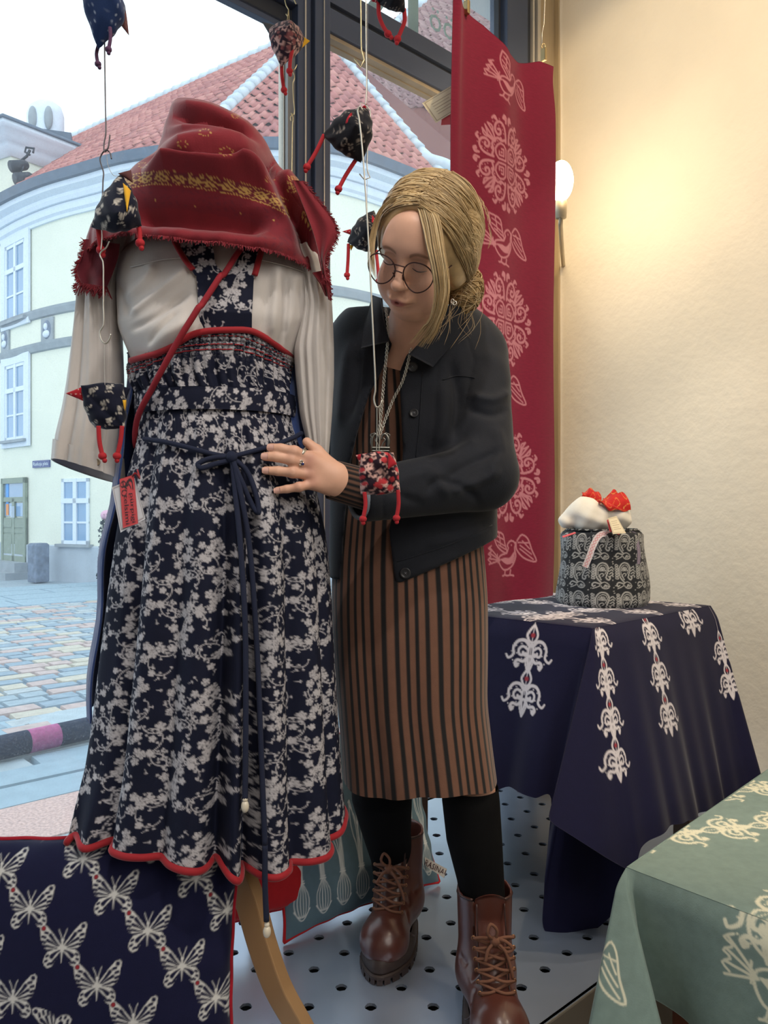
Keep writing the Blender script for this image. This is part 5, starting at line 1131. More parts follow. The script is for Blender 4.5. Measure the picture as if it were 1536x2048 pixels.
bent_leg([A3(432, 1690, 1.42), A3(463, 1722, 1.39), A3(496, 1790, 1.36), A3(525, 1890, 1.345), A3(556, 1975, 1.335), A3(604, 2062, 1.335), A3(640, 2135, 1.33)], .052, .036, .028)
bent_leg([(X0, D, .31), (X0+.0, D+.08, .29), A3(500, 1790, 1.72), A3(514, 1846, 1.77)], .045, .03, .026)
bent_leg([(X0, D, .31), (X0-.07, D-.02, .28), (X0-.16, D-.06, .1), (X0-.22, D-.08, .012)], .045, .03, .026)
mb = MB(); mb.ball(A3(516, 1850, 1.775), (.021, .028, .018), 14, 9); mb.build('leg_foot', M_WOODL, df, smooth=True)
# --- floral print (repeating tile)
FT = .30; fr = Ras(FT, FT, 1000, True); fg = np.random.RandomState(11)
def flower(c, r, rot):
    for k in range(5): a = rot+k*math.tau/5; fr.dot((c[0]+.64*r*math.cos(a), c[1]+.64*r*math.sin(a)), .37*r)
    fr.dot(c, .4*r)
def sprig(p, a, L):
    q = (p[0]+L*math.cos(a), p[1]+L*math.sin(a)); fr.seg(p, q, .0012)
    for s_ in (-.7, 0, .7): e = (q[0]+.5*L*math.cos(a+s_), q[1]+.5*L*math.sin(a+s_)); fr.seg(q, e, .0011); fr.dot(e, .0012)
cl5 = []
def tor(a, b): d = [abs(a[i]-b[i]) for i in (0, 1)]; return math.hypot(*[min(x, FT-x) for x in d])
while len(cl5) < 17:
    best = max(((fg.uniform(0, FT), fg.uniform(0, FT)) for _ in range(40)), key=lambda c: min([tor(c, q) for q in cl5] or [1])); cl5.append(best)
ctrs = []
for (cx, cy) in cl5:
    a0 = fg.uniform(0, 6.28)
    for k in range(fg.randint(4, 7)):
        d = .0215*math.sqrt(k/5.0)*fg.uniform(.9, 1.2); a = a0+k*2.4; ctrs.append((cx+d*math.cos(a), cy+d*math.sin(a)))
for c in ctrs: flower(c, fg.uniform(.0080, .0098), fg.uniform(0, 6.28))
sp_ = fg.rand(*fr.a.shape) > .24; fr.a *= np.where(sp_, 1, .4)   # stippled petals
for (cx, cy) in cl5:
    for k in range(3):
        a0 = fg.uniform(0, 6.28); L = fg.uniform(.045, .075); cv = fg.choice([-1, 1])*fg.uniform(1.8, 3.4); pts = [(cx+.012*math.cos(a0), cy+.012*math.sin(a0))]; a = a0
        for i in range(18): a += cv/18*(.5+i/18); pts.append((pts[-1][0]+L/18*math.cos(a), pts[-1][1]+L/18*math.sin(a)))
        fr.line(pts, .0017)
        for i in (3, 6, 9, 12, 15, 18): sprig(pts[i], a0+cv*i/18*.7+(1.2 if i % 2 else -1.2), .0050)
    for k in range(4): a0 = fg.uniform(0, 6.28); flower((cx+.036*math.cos(a0+k*1.57), cy+.036*math.sin(a0+k*1.57)), .0072, a0) if k < 2 else sprig((cx+.03*math.cos(a0), cy+.03*math.sin(a0)), a0, .006)
fr.k *= 1/.78; fr_s = fr.sample   # the printed repeat is 0.78 of the drawn one
# --- pinafore dress
pf = thing('pinafore_dress', (X0, D, .4), 'navy floral pinafore dress with red binding worn by dress form', 'dress')
SK = Rows([(790, 284, 584, .112), (835, 283, 588, .118), (880, 282, 600, .13), (960, 258, 628, .15), (1060, 241, 650, .168), (1150, 230, 660, .178), (1300, 213, 668, .192), (1450, 196, 677, .206), (1560, 178, 684, .216), (1650, 164, 692, .222), (1760, 160, 700, .226)])
FO = [(-1.25, -.020, .10), (-.95, .012, .12), (-.62, -.026, .07), (-.42, .012, .10), (-.18, -.016, .06), (.02, .012, .10), (.20, -.034, .055), (.32, .012, .05), (.44, -.040, .05), (.60, .014, .09), (.80, -.024, .06), (1.02, .012, .1), (1.25, -.02, .07)]
PLAT = [(-1.1+.085*k+.02*math.sin(k*2.3), .0045*(1+.5*math.sin(k*1.7)), .03) for k in range(27)]
def skirt(ph, zz, off=0.0):
    xc, a, b = SK.smooth(zz); zw = pz(835); t = np.clip((zw-zz)/(zw-pz(1700)), 0, 1); amp = np.clip(t*2.6, 0, 1)**.7*(1+.35*t)
    fo = sum(A*(1.0 if .15 < p < .5 else .68)*np.exp(-((ph-p)/(w*1.1))**2) for p, A, w in FO); pl = sum(A*np.exp(-((ph-p)/w)**2) for p, A, w in PLAT)
    sway = .10*t[None]*np.sin(2.2*ph)[:, None]
    PHs = ph[:, None]+.0*sway; k = fo[:, None]*amp[None]+pl[:, None]*(np.clip((pz(836)-zz)/.02, 0, 1)*np.exp(-np.clip(pz(836)-zz, 0, 9)/.12))[None]
    r = 1+(k+off)/.2*.9; r = np.clip(r, .6, 1.6)
    return np.stack([xc[None]+a[None]*np.sin(PHs)*r, D-b[None]*np.cos(PHs)*r, np.repeat(zz[None], len(ph), 0)], -1)
def hem_z(ph):
    return np.interp(ph, [-math.pi, -1.5, -1.1, -.75, -.45, -.2, .05, .15, .24, .34, .6, 1.0, 1.3, 1.5, math.pi], [.40, .405, .43, .438, .437, .430, .418, .412, .418, .398, .392, .392, .398, .41, .40])
def ring_phi(nf, nb, lim=1.75): return np.concatenate([np.linspace(-lim, lim, nf), np.linspace(lim, math.tau-lim, nb+2)[1:-1]])
ph = ring_phi(420, 40); phm = np.where(ph > math.pi, ph-math.tau, ph); nv = 450; vv = np.linspace(0, 1, nv); zt = pz(793)
zs = np.linspace(zt, .385, nv); G = skirt(phm, zs)
hz = hem_z(phm); zP = zt+(hz[:, None]-zt)*vv[None]
def resamp_z(G, zs, zP):
    t = (zP-zs[0])/(zs[-1]-zs[0])*(len(zs)-1); i = np.clip(t.astype(int), 0, len(zs)-2); f = (t-i)[..., None]; r_ = np.arange(G.shape[0])[:, None]; return G[r_, i]*(1-f)+G[r_, i+1]*f
P = resamp_z(G, zs, zP)
# gathers of the lifted hem where it rests on the cushion
lift = np.exp(-((phm[:, None]+.95)/.42)**2)*np.clip((vv[None]-.86)/.14, 0, 1); P[..., 1] += -.02*lift+.012*lift*np.sin(phm*26)[:, None]; P[..., 2] += .006*lift*np.sin(phm*19)[:, None]
RU = .20; u = phm[:, None]*(.6*RU+.4*np.interp(zP, SK.z, SK.a)); pr = fr.sample(u+3, 3-zP)
link('skirt', grid_mesh('skirt', P, wu=True, attrs={'print': pr}), M_FLORAL, pf)
rim = P[:, -1]; inner = P[:, -1]*1.0; cxy = np.array((X0, D)); 
V, Fc = tube_vf(rim[::2]+np.array((0, 0, -.004)), .0062, 8, False, True); link('hem_binding', mesh('hem_binding', V, Fc), M_REDBIND, pf)
I = P[::4, ::12].copy(); I[..., :2] = cxy+(I[..., :2]-cxy)*.975; link('skirt_lining', grid_mesh('skirt_lining', I, wu=True, flip=True), M_CORD, pf)
def skY(x, z, off=.006):
    xc, a, b = [float(q) for q in SK.smooth(np.array([z]))]; p = math.asin(max(-.98, min(.98, (x-xc)/a))); g = skirt(np.array([p]), np.array([z]))[0, 0]
    gs = [skirt(np.array([p+d_]), np.array([z]))[0, 0][1] for d_ in (-.05, -.025, 0, .025, .05)]; return min(gs)-off
# bodice (shirred), waistband
BO = Rows([(655, 262, 592, .134), (700, 262, 588, .130), (730, 262, 584, .124), (770, 268, 582, .118), (800, 284, 583, .116), (840, 284, 586, .120)])
pip = np.array([(262, 722), (285, 716), (320, 706), (352, 690), (385, 671), (412, 664), (460, 661), (502, 663), (535, 679), (560, 697), (584, 714)], float)
ph = np.linspace(-1.55, 1.55, 380); nv = 130
def top_y(px): return np.interp(px, pip[:, 0], pip[:, 1])
xcb, ab, bb = BO.at(pz(720)); PXp = 768+F*(xcb+ab*np.sin(ph))/D
# perspective: front of body is nearer than D
def front_px(rows, ph, z): xc, a, b = rows.at(z); return 768+F*(xc+a*np.sin(ph))/(D-b*np.cos(ph))
def zat(px, py, rows):
    """height on the front of the form seen at a pixel"""
    z = pz(py)
    for _ in range(6):
        for __ in range(3): x = (px-768)/F*float(rows.front((px-768)/F*(D-.1), z)); 
        y = float(rows.front(x, z)); x = (px-768)/F*y; y = float(rows.front(x, z)); z = CZ-(py-1024)/F*y
    return x, y, z
def on(rows, px, py, off=.004): x, y, z = zat(px, py, rows); return np.array((x, y-off, z))
ztop = np.array([on(BO, min(max(p_, 264), 582), t_)[2] for p_, t_ in zip(PXp, top_y(PXp))]); zbot = pz(798)
vv = np.linspace(0, 1, nv); Z = ztop[:, None]+(zbot-ztop[:, None])*vv[None]; xc = np.interp(Z, BO.z, BO.xc); a = np.interp(Z, BO.z, BO.a); b = np.interp(Z, BO.z, BO.b)
sh = np.exp(-((vv[None]-.16)/.2)**2); gat = (.0022*np.sin(ph*95)[:, None]*sh+.003*np.sin(ph*48+1)[:, None]*(1-np.exp(-vv[None]*5))*np.exp(-((vv[None]-.6)/.5)**2)+.0035*np.sin(ph*21)[:, None]*np.clip(vv[None]*1.6-.2, 0, 1)+.0016*np.cos(vv*2*math.pi*13)[None]*sh)
P = np.stack([xc+(a+gat)*np.sin(ph)[:, None], D-(b+gat)*np.cos(ph)[:, None], Z], -1)
u = ph[:, None]*.16; pr = fr.sample(u*1.6*(1-.3*vv[None])+3+.0*Z, 2.0-Z)*(1-.55*sh)+.5*sh*(fg.rand(380, nv) > .62)*(np.sin(ph*95)[:, None] > -.2)
link('bodice', solid_grid('bodice', P, -.0015, {'print': np.clip(pr, 0, 1)}), M_FLORAL, pf)
V, Fc = tube_vf([on(BO, p_, t_, .004) for p_, t_ in resample(pip, 70)], .0058, 8); link('bodice_binding', mesh('bodice_binding', V, Fc), M_REDBIND, pf)
for f_ in (.10, .24, .33): # red smocking rows
    V, Fc = tube_vf(P[::3, int(f_*nv)]+np.array((0, -.002, 0)), .0011, 5); link('smocking_stitch', mesh('smocking_stitch', V, Fc), M_REDBIND, pf)
ph = np.linspace(-1.6, 1.6, 300); zz = np.linspace(pz(836), pz(794), 30); xc, a, b = [np.interp(zz, BO.z, q) for q in (BO.xc, BO.a, BO.b)]; bul = .006+.0015*np.sin(np.linspace(0, math.pi, 30))
P = np.stack([xc+(a+bul)*np.sin(ph)[:, None], D-(b+bul)*np.cos(ph)[:, None], np.repeat(zz[None], 300, 0)+.0*ph[:, None]], -1)
link('waistband', solid_grid('waistband', P, .002, {'print': fr.sample(ph[:, None]*.165+3.3+.0*zz, 2.3-zz[None]+0*ph[:, None])}), M_FLORAL, pf)
# bib and straps lie on the blouse
def patch(nm, left, right, n, m, off, mt, u0=0.0):
    L_ = resample(left, m); R_ = resample(right, m); P = np.zeros((n, m, 3))
    for j in range(m):
        for i in range(n): q = L_[j]+(R_[j]-L_[j])*i/(n-1); x = (q[0]-768)/F*(D-.12); z = pz(q[1], D-.13); P[i, j] = (x, float(TOR.front(x, z))-off, z)
    return link(nm, solid_grid(nm, P, -.0018, {'print': fr.sample(P[..., 0]*1.02+3+u0, 2.4-P[..., 2])}), mt, pf)
patch('bib', [(395, 548), (400, 600), (405, 668)], [(506, 548), (504, 600), (500, 668)], 90, 90, .006, M_FLORAL)
patch('strap', [(340, 462), (356, 490), (374, 520), (392, 550)], [(410, 462), (424, 492), (432, 525), (452, 550)], 60, 70, .006, M_FLORAL)
patch('strap', [(480, 470), (476, 505), (468, 530), (450, 550)], [(520, 470), (514, 505), (510, 530), (507, 550)], 50, 70, .006, M_FLORAL)
for ln in ([(338, 462), (354, 490), (372, 518), (388, 538)], [(521, 470), (516, 505), (511, 532), (508, 545)]):
    Q_ = resample(ln, 24); pts = []
    for q in Q_: x = (q[0]-768)/F*(D-.12); z = pz(q[1], D-.13); pts.append((x, float(TOR.front(x, z))-.009, z))
    V, Fc = tube_vf(pts, .0062, 8, flat=.6); link('strap_binding', mesh('strap_binding', V, Fc), M_REDBIND, pf)
# tie belt with bow and bead-tipped ends
tb = thing('tie_belt', A3(465, 915, 1.27), 'thin navy cord tied in bow at waist with pearl tipped ends', 'cord')
def sk(px, py, off=.006):
    d = 1.28
    for _ in range(5): x = (px-768)/F*d; z = CZ-(py-1024)/F*d; d = skY(x, z, off)
    return np.array((x, d, z))
def cord(nm, pp, r, n=60, off=.006): 
    pts = resample([sk(*q, off) for q in pp], n); V, Fc = tube_vf(pts, r, 8); return link(nm, mesh(nm, V, Fc), M_CORD, tb)
cord('belt_cord', [(288, 878), (330, 884), (380, 896), (425, 908), (462, 914)], .0042); cord('belt_cord', [(462, 914), (500, 904), (540, 893), (585, 876), (604, 866)], .0042)
cord('bow_loop', [(462, 914), (425, 916), (396, 928), (402, 936), (430, 928), (462, 920)], .0044, 60, .010); cord('bow_loop', [(464, 916), (492, 940), (512, 990), (517, 1026), (505, 1012), (484, 965), (466, 924)], .0046, 60, .012)
cord('cord_end', [(464, 918), (470, 980), (480, 1080), (490, 1240), (492, 1400), (491, 1598)], .0046, 80, .010); cord('cord_end', [(466, 918), (482, 990), (500, 1100), (514, 1300), (522, 1500), (530, 1690)], .0046, 80, .012)
e_ = sk(530, 1690, .012); tube('cord_end', [e_, e_+np.array((.0, -.0, -.06)), (A3(533, 1842, e_[1]))], .0046, M_CORD, tb, 8, 20)
mb = MB(); mb.ball(sk(463, 914, .014), (.010, .009, .010), 12, 8); mb.build('bow_knot', M_CORD, tb, smooth=True)
for p in (sk(491, 1606, .010), A3(534, 1858, e_[1])):
    mb = MB(); mb.ball(p+np.array((0, 0, -.004)), (.0065, .0065, .010), 12, 9); mb.ball(p+np.array((0, 0, .007)), (.0045, .0045, .005), 10, 7); mb.build('pearl_bead', M_PEARL, tb, smooth=True)
# --- waistcoat behind the pinafore
wc_ = thing('navy_waistcoat', (X0, D+.03, .7), 'long plain navy wool waistcoat showing at both sides behind the floral pinafore', 'waistcoat')
WR = Rows([(700, 252, 592, .09), (770, 246, 596, .095), (850, 234, 606, .10), (900, 233, 616, .105), (960, 221, 622, .12), (1080, 203, 636, .14), (1230, 190, 648, .155), (1400, 176, 656, .17), (1418, 175, 657, .17)], D)
ph = np.linspace(.95, math.tau-.95, 120); zz = np.linspace(pz(1418), pz(704), 90); xc, a, b = WR.smooth(zz); P = np.stack([xc+a*np.sin(ph)[:, None], D+.03-b*np.cos(ph)[:, None]*1.25, np.repeat(zz[None], 120, 0)], -1); P[..., 0] += .004*np.sin(zz*30)[None]*np.sin(ph)[:, None]; P[..., 1] += .005*np.sin(ph*14)[:, None]
link('waistcoat_body', solid_grid('waistcoat_body', P, .002), M_WAIST, wc_)
for k in (0, -1): V, Fc = tube_vf(P[k], .0022, 6); link('edge_stitching', mesh('edge_stitching', V, Fc), M_WAIST, wc_)
# --- blouse
bs = thing('ivory_blouse', (X0, D, 1.2), 'ivory long sleeved linen blouse worn under floral pinafore on dress form', 'blouse')
ph = np.linspace(0, math.tau, 220, endpoint=False); zz = np.linspace(pz(738), pz(474), 150); P = loft(TOR, ph, zz)
XX, ZZ = 768+F*P[..., 0]/P[..., 1], 1024-F*(P[..., 2]-CZ)/P[..., 1]; frontm = np.clip(-(P[..., 1]-D)/.05, 0, 1)
h = folds(XX, ZZ, [([(250, 640), (300, 600), (350, 560), (380, 530)], .010, 9), ([(262, 665), (310, 640), (380, 580)], -.008, 8), ([(246, 600), (290, 560), (310, 520)], .008, 10), ([(236, 560), (250, 600), (262, 640)], -.008, 8), ([(290, 712), (330, 690), (390, 640)], .012, 16), ([(300, 700), (360, 620)], -.005, 6),
    ([(560, 520), (556, 580), (548, 690)], .008, 10), ([(572, 530), (570, 600), (566, 690)], -.008, 6), ([(600, 540), (610, 600), (604, 660)], .008, 12), ([(535, 520), (532, 600), (526, 670)], -.004, 8), ([(590, 550), (586, 640), (570, 700)], .006, 8)])
bag = .022*np.exp(-(((XX-330)/80)**2+((ZZ-668)/40)**2))+.008*np.exp(-(((XX-560)/50)**2+((ZZ-650)/45)**2)); low = np.clip((ZZ-top_y(XX)-4)/14, 0, 1); bag = bag*(1-low)-.022*low; h = h*(1-low)
P[..., 1] -= (h+bag)*frontm
link('blouse_body', grid_mesh('blouse_body', P, wu=True), M_BLOUSE, bs)
def sleeve(nm, rows, d, dep, fold, n=120, m=50, tilt=0.0):
    r = np.array(rows, float); yy = np.linspace(r[0, 0], r[-1, 0], n); k = np.hanning(15); k /= k.sum()
    sm = lambda v: np.convolve(np.pad(np.interp(yy, r[:, 0], v), 7, 'edge'), k, 'valid'); L_, R_ = sm(r[:, 1]), sm(r[:, 2]); dp = sm(r[:, 3]) if r.shape[1] > 3 else np.full(n, dep)
    ph = np.linspace(0, math.tau, m*2, endpoint=False); z = CZ-(yy-1024)/F*d; xc = ((L_+R_)/2-768)/F*d; a = (R_-L_)/2/F*d; t = np.linspace(0, 1, n)
    fo = 1+sum(A*np.exp(-(np.angle(np.exp(1j*(ph[:, None]-(p0+p1*t[None]))))/w)**2) for p0, p1, A, w in fold)
    P = np.stack([xc[None]+a[None]*np.sin(ph)[:, None], d-dp[None]*np.cos(ph)[:, None]*fo, np.repeat(z[None], m*2, 0)], -1)
    P[..., 2] += tilt*np.cos(ph)[:, None]*np.clip((t[None]-.8)/.2, 0, 1)+.03*0
    return P
# left sleeve, hanging open at the cuff
SL = [(462, 214, 268, .03), (480, 204, 265, .042), (500, 196, 262, .05), (520, 178, 258, .056), (560, 168, 242, .058), (600, 160, 238, .056), (700, 147, 243, .054), (760, 139, 245, .055), (820, 130, 246, .058), (870, 120, 244, .062), (898, 115, 240, .064)]
P = sleeve('x', SL, D+.0, .05, [(.5, .1, .12, .12), (-.3, .0, -.2, .12), (.9, -.2, -.22, .1), (-.8, .2, .12, .15), (.1, .2, .12, .12)])
sk_ = np.clip((P[..., 2]-pz(898))/(pz(500)-pz(898)), 0, 1)
tiltf = lambda P: P[..., 2]-(P[..., 0]-px2x(178))*.30*np.clip((pz(760)-P[..., 2])/.12, 0, 1)
P[..., 2] = tiltf(P); link('sleeve', grid_mesh('sleeve', P, wu=True, flip=True), M_BLOUSE, bs)
end = P[:, -1]; c_ = end.mean(0); C0 = c_+(end-c_)*1.02; C1 = C0.copy(); ph = np.linspace(0, math.tau, len(end), endpoint=False); C1[:, 2] -= .030+.012*(1-np.cos(ph)); C1[:, :2] = c_[:2]+(C0[:, :2]-c_[:2])*1.05
t_ = np.linspace(0, 1, 12)[None, :, None]; Pc = C0[:, None]*(1-t_)+C1[:, None]*t_; link('cuff', solid_grid('cuff', np.concatenate([Pc, Pc[:1]]), -.002), M_BLOUSE, bs)
def disc_button(nm, p, r, m, parent, axis=(0, -1, 0)):
    A = Vector(axis).normalized(); q = A.to_track_quat('Z', 'Y').to_matrix().to_4x4(); prof = [(0, .0006), (r*.3, .0006), (r*.62, .0003), (r*.72, .0012), (r*.92, .0014), (r, .0004), (r*.96, -.0012), (0, -.0012)]
    n = 20; V = []; Fc = []
    for (rr, z) in prof: V += [(rr*math.cos(a), rr*math.sin(a), z) for a in np.linspace(0, math.tau, n, endpoint=False)]
    for i in range(len(prof)-1): Fc += [(i*n+j, i*n+(j+1) % n, (i+1)*n+(j+1) % n, (i+1)*n+j) for j in range(n)]
    me = mesh(nm, V, Fc); me.transform(Matrix.Translation(p) @ q); return link(nm, me, m, parent)
fb_ = Pc[:, 6]; i_ = int(np.argmin((768+F*fb_[:, 0]/fb_[:, 1]-192)**2+(fb_[:, 1]-1.36)**2*4e4)); disc_button('cuff_button', Vector(fb_[i_])+Vector((0, -.003, 0)), .0062, mat('horn_button', rgb(150, 134, 112), .35, bump=(60, .05)), bs)
# right sleeve, in front of the woman's arm
SR = [(505, 580, 640, .05), (525, 590, 652, .054), (560, 600, 661, .055), (620, 606, 665, .05), (700, 588, 668, .05), (760, 592, 668, .045), (830, 600, 664, .04), (880, 612, 660, .036), (925, 622, 656, .03)]
P = sleeve('x', SR, 1.40, .05, [(.2, .2, .10, .12), (-.5, .1, -.2, .12), (.8, .0, -.18, .1), (-.1, .1, -.1, .1)])
link('sleeve', grid_mesh('sleeve', P, wu=True, flip=True), M_BLOUSE, bs)
# yoke seams
for ln in ([(262, 535), (330, 520), (400, 515)], [(520, 520), (580, 535), (636, 556)]):
    V, Fc = tube_vf([on(TOR, a_, b_, .003) for a_, b_ in resample(ln, 20)], .0012, 5); link('yoke_seam', mesh('yoke_seam', V, Fc), M_BLOUSE, bs)
# --- crossbody strap (red cord) and price tag
rs = thing('red_shoulder_cord', A3(400, 640, 1.25), 'red cord worn diagonally across the dress front from right shoulder', 'cord')
pts = []
for q in resample([(478, 498), (455, 545), (425, 598), (398, 642), (362, 694), (322, 752), (286, 798), (262, 830), (248, 860), (240, 885)], 60):
    x = (q[0]-768)/F*(D-.12); z = pz(q[1], D-.12); r_ = TOR if z > pz(690) else BO; q_ = min(float(TOR.front(x, z)), float(BO.front(x, z)) if z < pz(655) else 9); pts.append((x, q_-.024 if q[1] > 560 else q_-.014, z))
V, Fc = tube_vf(resample(pts, 90), .0052, 8); link('cord_strand', mesh('cord_strand', V, Fc), mat('red_cord', rgb(150, 30, 44), .85, bump=(420, .5, .001)), rs)
td = 1.20; tg = thing('dress_tag', A3(256, 1005, td), 'white and red swing tag with black lettering hanging beside the dress', 'tag')
wq = [A3(224, 974, td), A3(269, 956, td), A3(291, 1038, td-.01), A3(241, 1065, td-.01)]
M_TAGW = mat('white_card', rgb(214, 218, 226), .6, ink=rgb(120, 104, 110), bump=(80, .05))
def bord(r): r.line([(.05, .05), (.95, .05), (.95, .95), (.05, .95)], .02, True)
card('white_card', wq, M_TAGW, tg, attrs=bord)
rq = [A3(239, 958, td-.004), A3(267.5, 949, td-.004), A3(276, 1047, td-.014), A3(246, 1056, td-.014)]
def logo(r):
    r.curve([(.22+.18*math.cos(t), .13+.055*math.sin(t)) for t in np.linspace(0, 6.0, 14)], .035, 30); r.dot((.22, .13), .04); r.curve([(.25+.18*math.cos(t), .31+.055*math.sin(t)) for t in np.linspace(0, 6.0, 14)], .035, 30)
    r.curve([(.36, .2), (.5, .12), (.72, .09), (.84, .14), (.86, .27)], .07, 20); r.curve([(.36, .2), (.5, .18), (.62, .17), (.74, .26)], .045, 16); r.line([(.3, .2), (.46, .24), (.42, .3)], .03)
card('red_card', rq, M_REDCARD, tg, attrs=logo)
V4 = [Vector(x) for x in rq]; lerp = lambda a, b, t: a+(b-a)*t
rr = lambda u, v: lerp(lerp(V4[0], V4[1], u), lerp(V4[3], V4[2], u), v)
M_INK = mat('tag_ink', rgb(46, 40, 52), .6, bump=(80, .05))
text_on('pürpigi', [rr(.92, .36), rr(.92, .97), rr(.58, .97), rr(.58, .36)], 'tag_lettering', M_INK, tg, .95, .003, wfrac=.98)
text_on('telsimi', [rr(.55, .36), rr(.55, .97), rr(.24, .97), rr(.24, .36)], 'tag_lettering', M_INK, tg, .95, .003, wfrac=.98)
tube('tag_string', [rr(.9, .02), A3(270, 946, td-.01), A3(279, 957, td+.02), A3(275, 940, td+.04)], .0015, M_REDBIND, tg, 6, 20)
# --- scarf
M_SCARF = mat('red_wool_scarf', rgb(122, 22, 36), .88, bump=(380, .35, .001), var=.08, var_scale=30, sheen=.35, ink=rgb(190, 150, 84), ink2=rgb(84, 22, 42))
sc_ = thing('red_scarf', A3(420, 400, D), 'red wool scarf with gold border draped high over dress form shoulders', 'scarf')
SCR = Rows([(204, 352, 372, .012), (212, 348, 402, .028), (232, 341, 458, .055), (260, 333, 506, .075), (285, 328, 532, .088), (310, 322, 546, .098), (330, 316, 556, .105), (348, 296, 566, .118), (365, 268, 582, .128), (390, 246, 600, .136), (420, 224, 628, .144), (450, 202, 656, .150), (468, 190, 668, .154), (495, 182, 660, .158), (530, 180, 656, .160), (570, 182, 652, .160)])
ph = ring_phi(340, 40, 1.9); phm = np.where(ph > math.pi, ph-math.tau, ph); nv = 225
# hem height per direction
SX = 768+F*(X0+.2*np.sin(phm))/(D-.15*np.cos(phm))
hem = np.interp(np.sin(np.clip(phm, -1.57, 1.57)), [-1, -.92, -.75, -.5, -.2, 0, .25, .5, .72, .86, .95, 1], [500, 512, 492, 484, 494, 500, 506, 514, 524, 540, 560, 568])
hem = np.where(np.abs(phm) > 1.6, 470, hem); vv = np.linspace(0, 1, nv)
hemz = CZ-(hem-12-1024)/F*(D-.15*np.clip(np.cos(phm), 0, 1)); Zs = pz(205)+(hemz[:, None]-pz(205))*vv[None]; k9 = np.hanning(9); k9 /= k9.sum()
xc, a, b = [np.interp(Zs, SCR.z, q) for q in (SCR.xc, SCR.a, SCR.b)]
P = np.stack([xc+a*np.sin(phm)[:, None], D-b*np.cos(phm)[:, None], Zs], -1)
for _ in range(6): P[:, 1:-1] = .5*P[:, 1:-1]+.25*(P[:, :-2]+P[:, 2:])
XX, YY = 768+F*P[..., 0]/P[..., 1], 1024-F*(P[..., 2]-CZ)/P[..., 1]; fm = np.clip(np.cos(phm)[:, None]*2.2+.2, 0, 1)
h = folds(XX, YY, [([(330, 316), (380, 330), (440, 334), (500, 332), (552, 308)], -.060, 13), ([(322, 300), (400, 286), (470, 296), (545, 330)], .020, 15), ([(285, 356), (360, 350), (440, 360), (530, 364), (585, 392)], .050, 19), ([(345, 228), (420, 240), (505, 275)], -.018, 9), ([(342, 212), (420, 222), (520, 272)], .012, 12), ([(335, 262), (420, 268), (520, 300)], .012, 10),
    ([(510, 318), (555, 375), (596, 440), (612, 520)], -.040, 11), ([(566, 350), (622, 420), (646, 500)], .028, 18), ([(480, 345), (540, 390), (580, 440)], .010, 12), ([(240, 420), (300, 418), (420, 424), (545, 440)], -.036, 22), ([(210, 470), (330, 474), (470, 486), (600, 500)], .018, 16), ([(240, 430), (380, 440), (540, 455)], -.008, 14), ([(380, 322), (400, 330), (420, 345)], .02, 10)])
P[..., 1] -= h*fm; P[..., 2] += .42*h*fm*np.clip((1-vv)*8, 0, 1)[None]
P[..., 1] += (.003*np.sin(phm*17)+.0012*np.sin(phm*41))[:, None]*np.clip((vv-.8)/.2, 0, 1)[None]
XX, YY = 768+F*P[..., 0]/P[..., 1], 1024-F*(P[..., 2]-CZ)/P[..., 1]
gold = np.array([(240, 366), (300, 357), (350, 357), (400, 364), (470, 377), (540, 398), (590, 426), (612, 450)], float); ln = resample(gold, 40); dd, tt_ = pdist(XX, YY, ln)
sgn = np.sign(YY-np.interp(XX, ln[:, 0], ln[:, 1])); sv = dd*sgn; L_ = tt_*400; q = (L_ % 34)/17-1
pat = ((np.abs(np.abs(q)+np.abs(sv)/9-.85) < .22) | ((np.abs(q)+np.abs(sv)/9 < .36)) | (np.abs(np.abs(q)-np.abs(sv)/11) < .12)) & (np.abs(sv) < 9.5)
edge_l = ((np.abs(np.abs(sv)-12.5) < 1.5) & (np.sin(L_*1.1) > -.3)); gp = (pat | edge_l)*1.0
for cx, cy, r_ in ((410, 265, 14), (365, 288, 12), (452, 303, 16), (285, 330, 10), (420, 352, 8), (540, 360, 10), (470, 232, 8)):
    an = np.arctan2(YY-cy, XX-cx); ra = np.hypot(XX-cx, (YY-cy)*1.6); gp = np.maximum(gp, ((np.abs(ra-r_*.8) < 2.2) & (np.cos(an*9) > .3))*.75)
for cx, cy in ((311, 400), (390, 414), (481, 428), (548, 440), (617, 398)): gp = np.maximum(gp, (np.hypot(XX-cx, YY-cy) < 2.2)*1.0)
flap = (XX > 575) & (YY > 352) & (YY < 386) & (XX < 604); gp = np.maximum(gp, flap*((np.sin(XX*.8+YY*.4)*np.sin(XX*.3-YY*.8)) > .1))
band2 = (np.abs(sv) < 11)*.55; curl = (np.sin(XX*.23+2*np.sin(YY*.19))*np.sin(YY*.27+2*np.sin(XX*.17)) > .55)*(((sv > 16) & (sv < 52)) | ((YY > 470) & (XX > 470)) | ((XX > 590) & (YY > 380)))*.5
shade_band = ((sv > 16) & (sv < 60))*.22  # shadow below the gold border painted in as a darker band
rr_ = SCR; link('scarf_cloth', grid_mesh('scarf_cloth', P, wu=True, attrs={'print': np.clip(gp, 0, 1), 'print2': np.clip(np.maximum(np.maximum(band2, curl), shade_band), 0, 1)*(gp < .5)}), M_SCARF, sc_)
scarfP = P; hemP = P[:, -1]; capv = P[:, 0].mean(0); I = P[::5, ::6].copy(); I[..., :2] = np.array((X0, D))+(I[..., :2]-np.array((X0, D)))*.985; link('scarf_inside', grid_mesh('scarf_inside', I, wu=True, flip=True), M_SCARF, sc_)
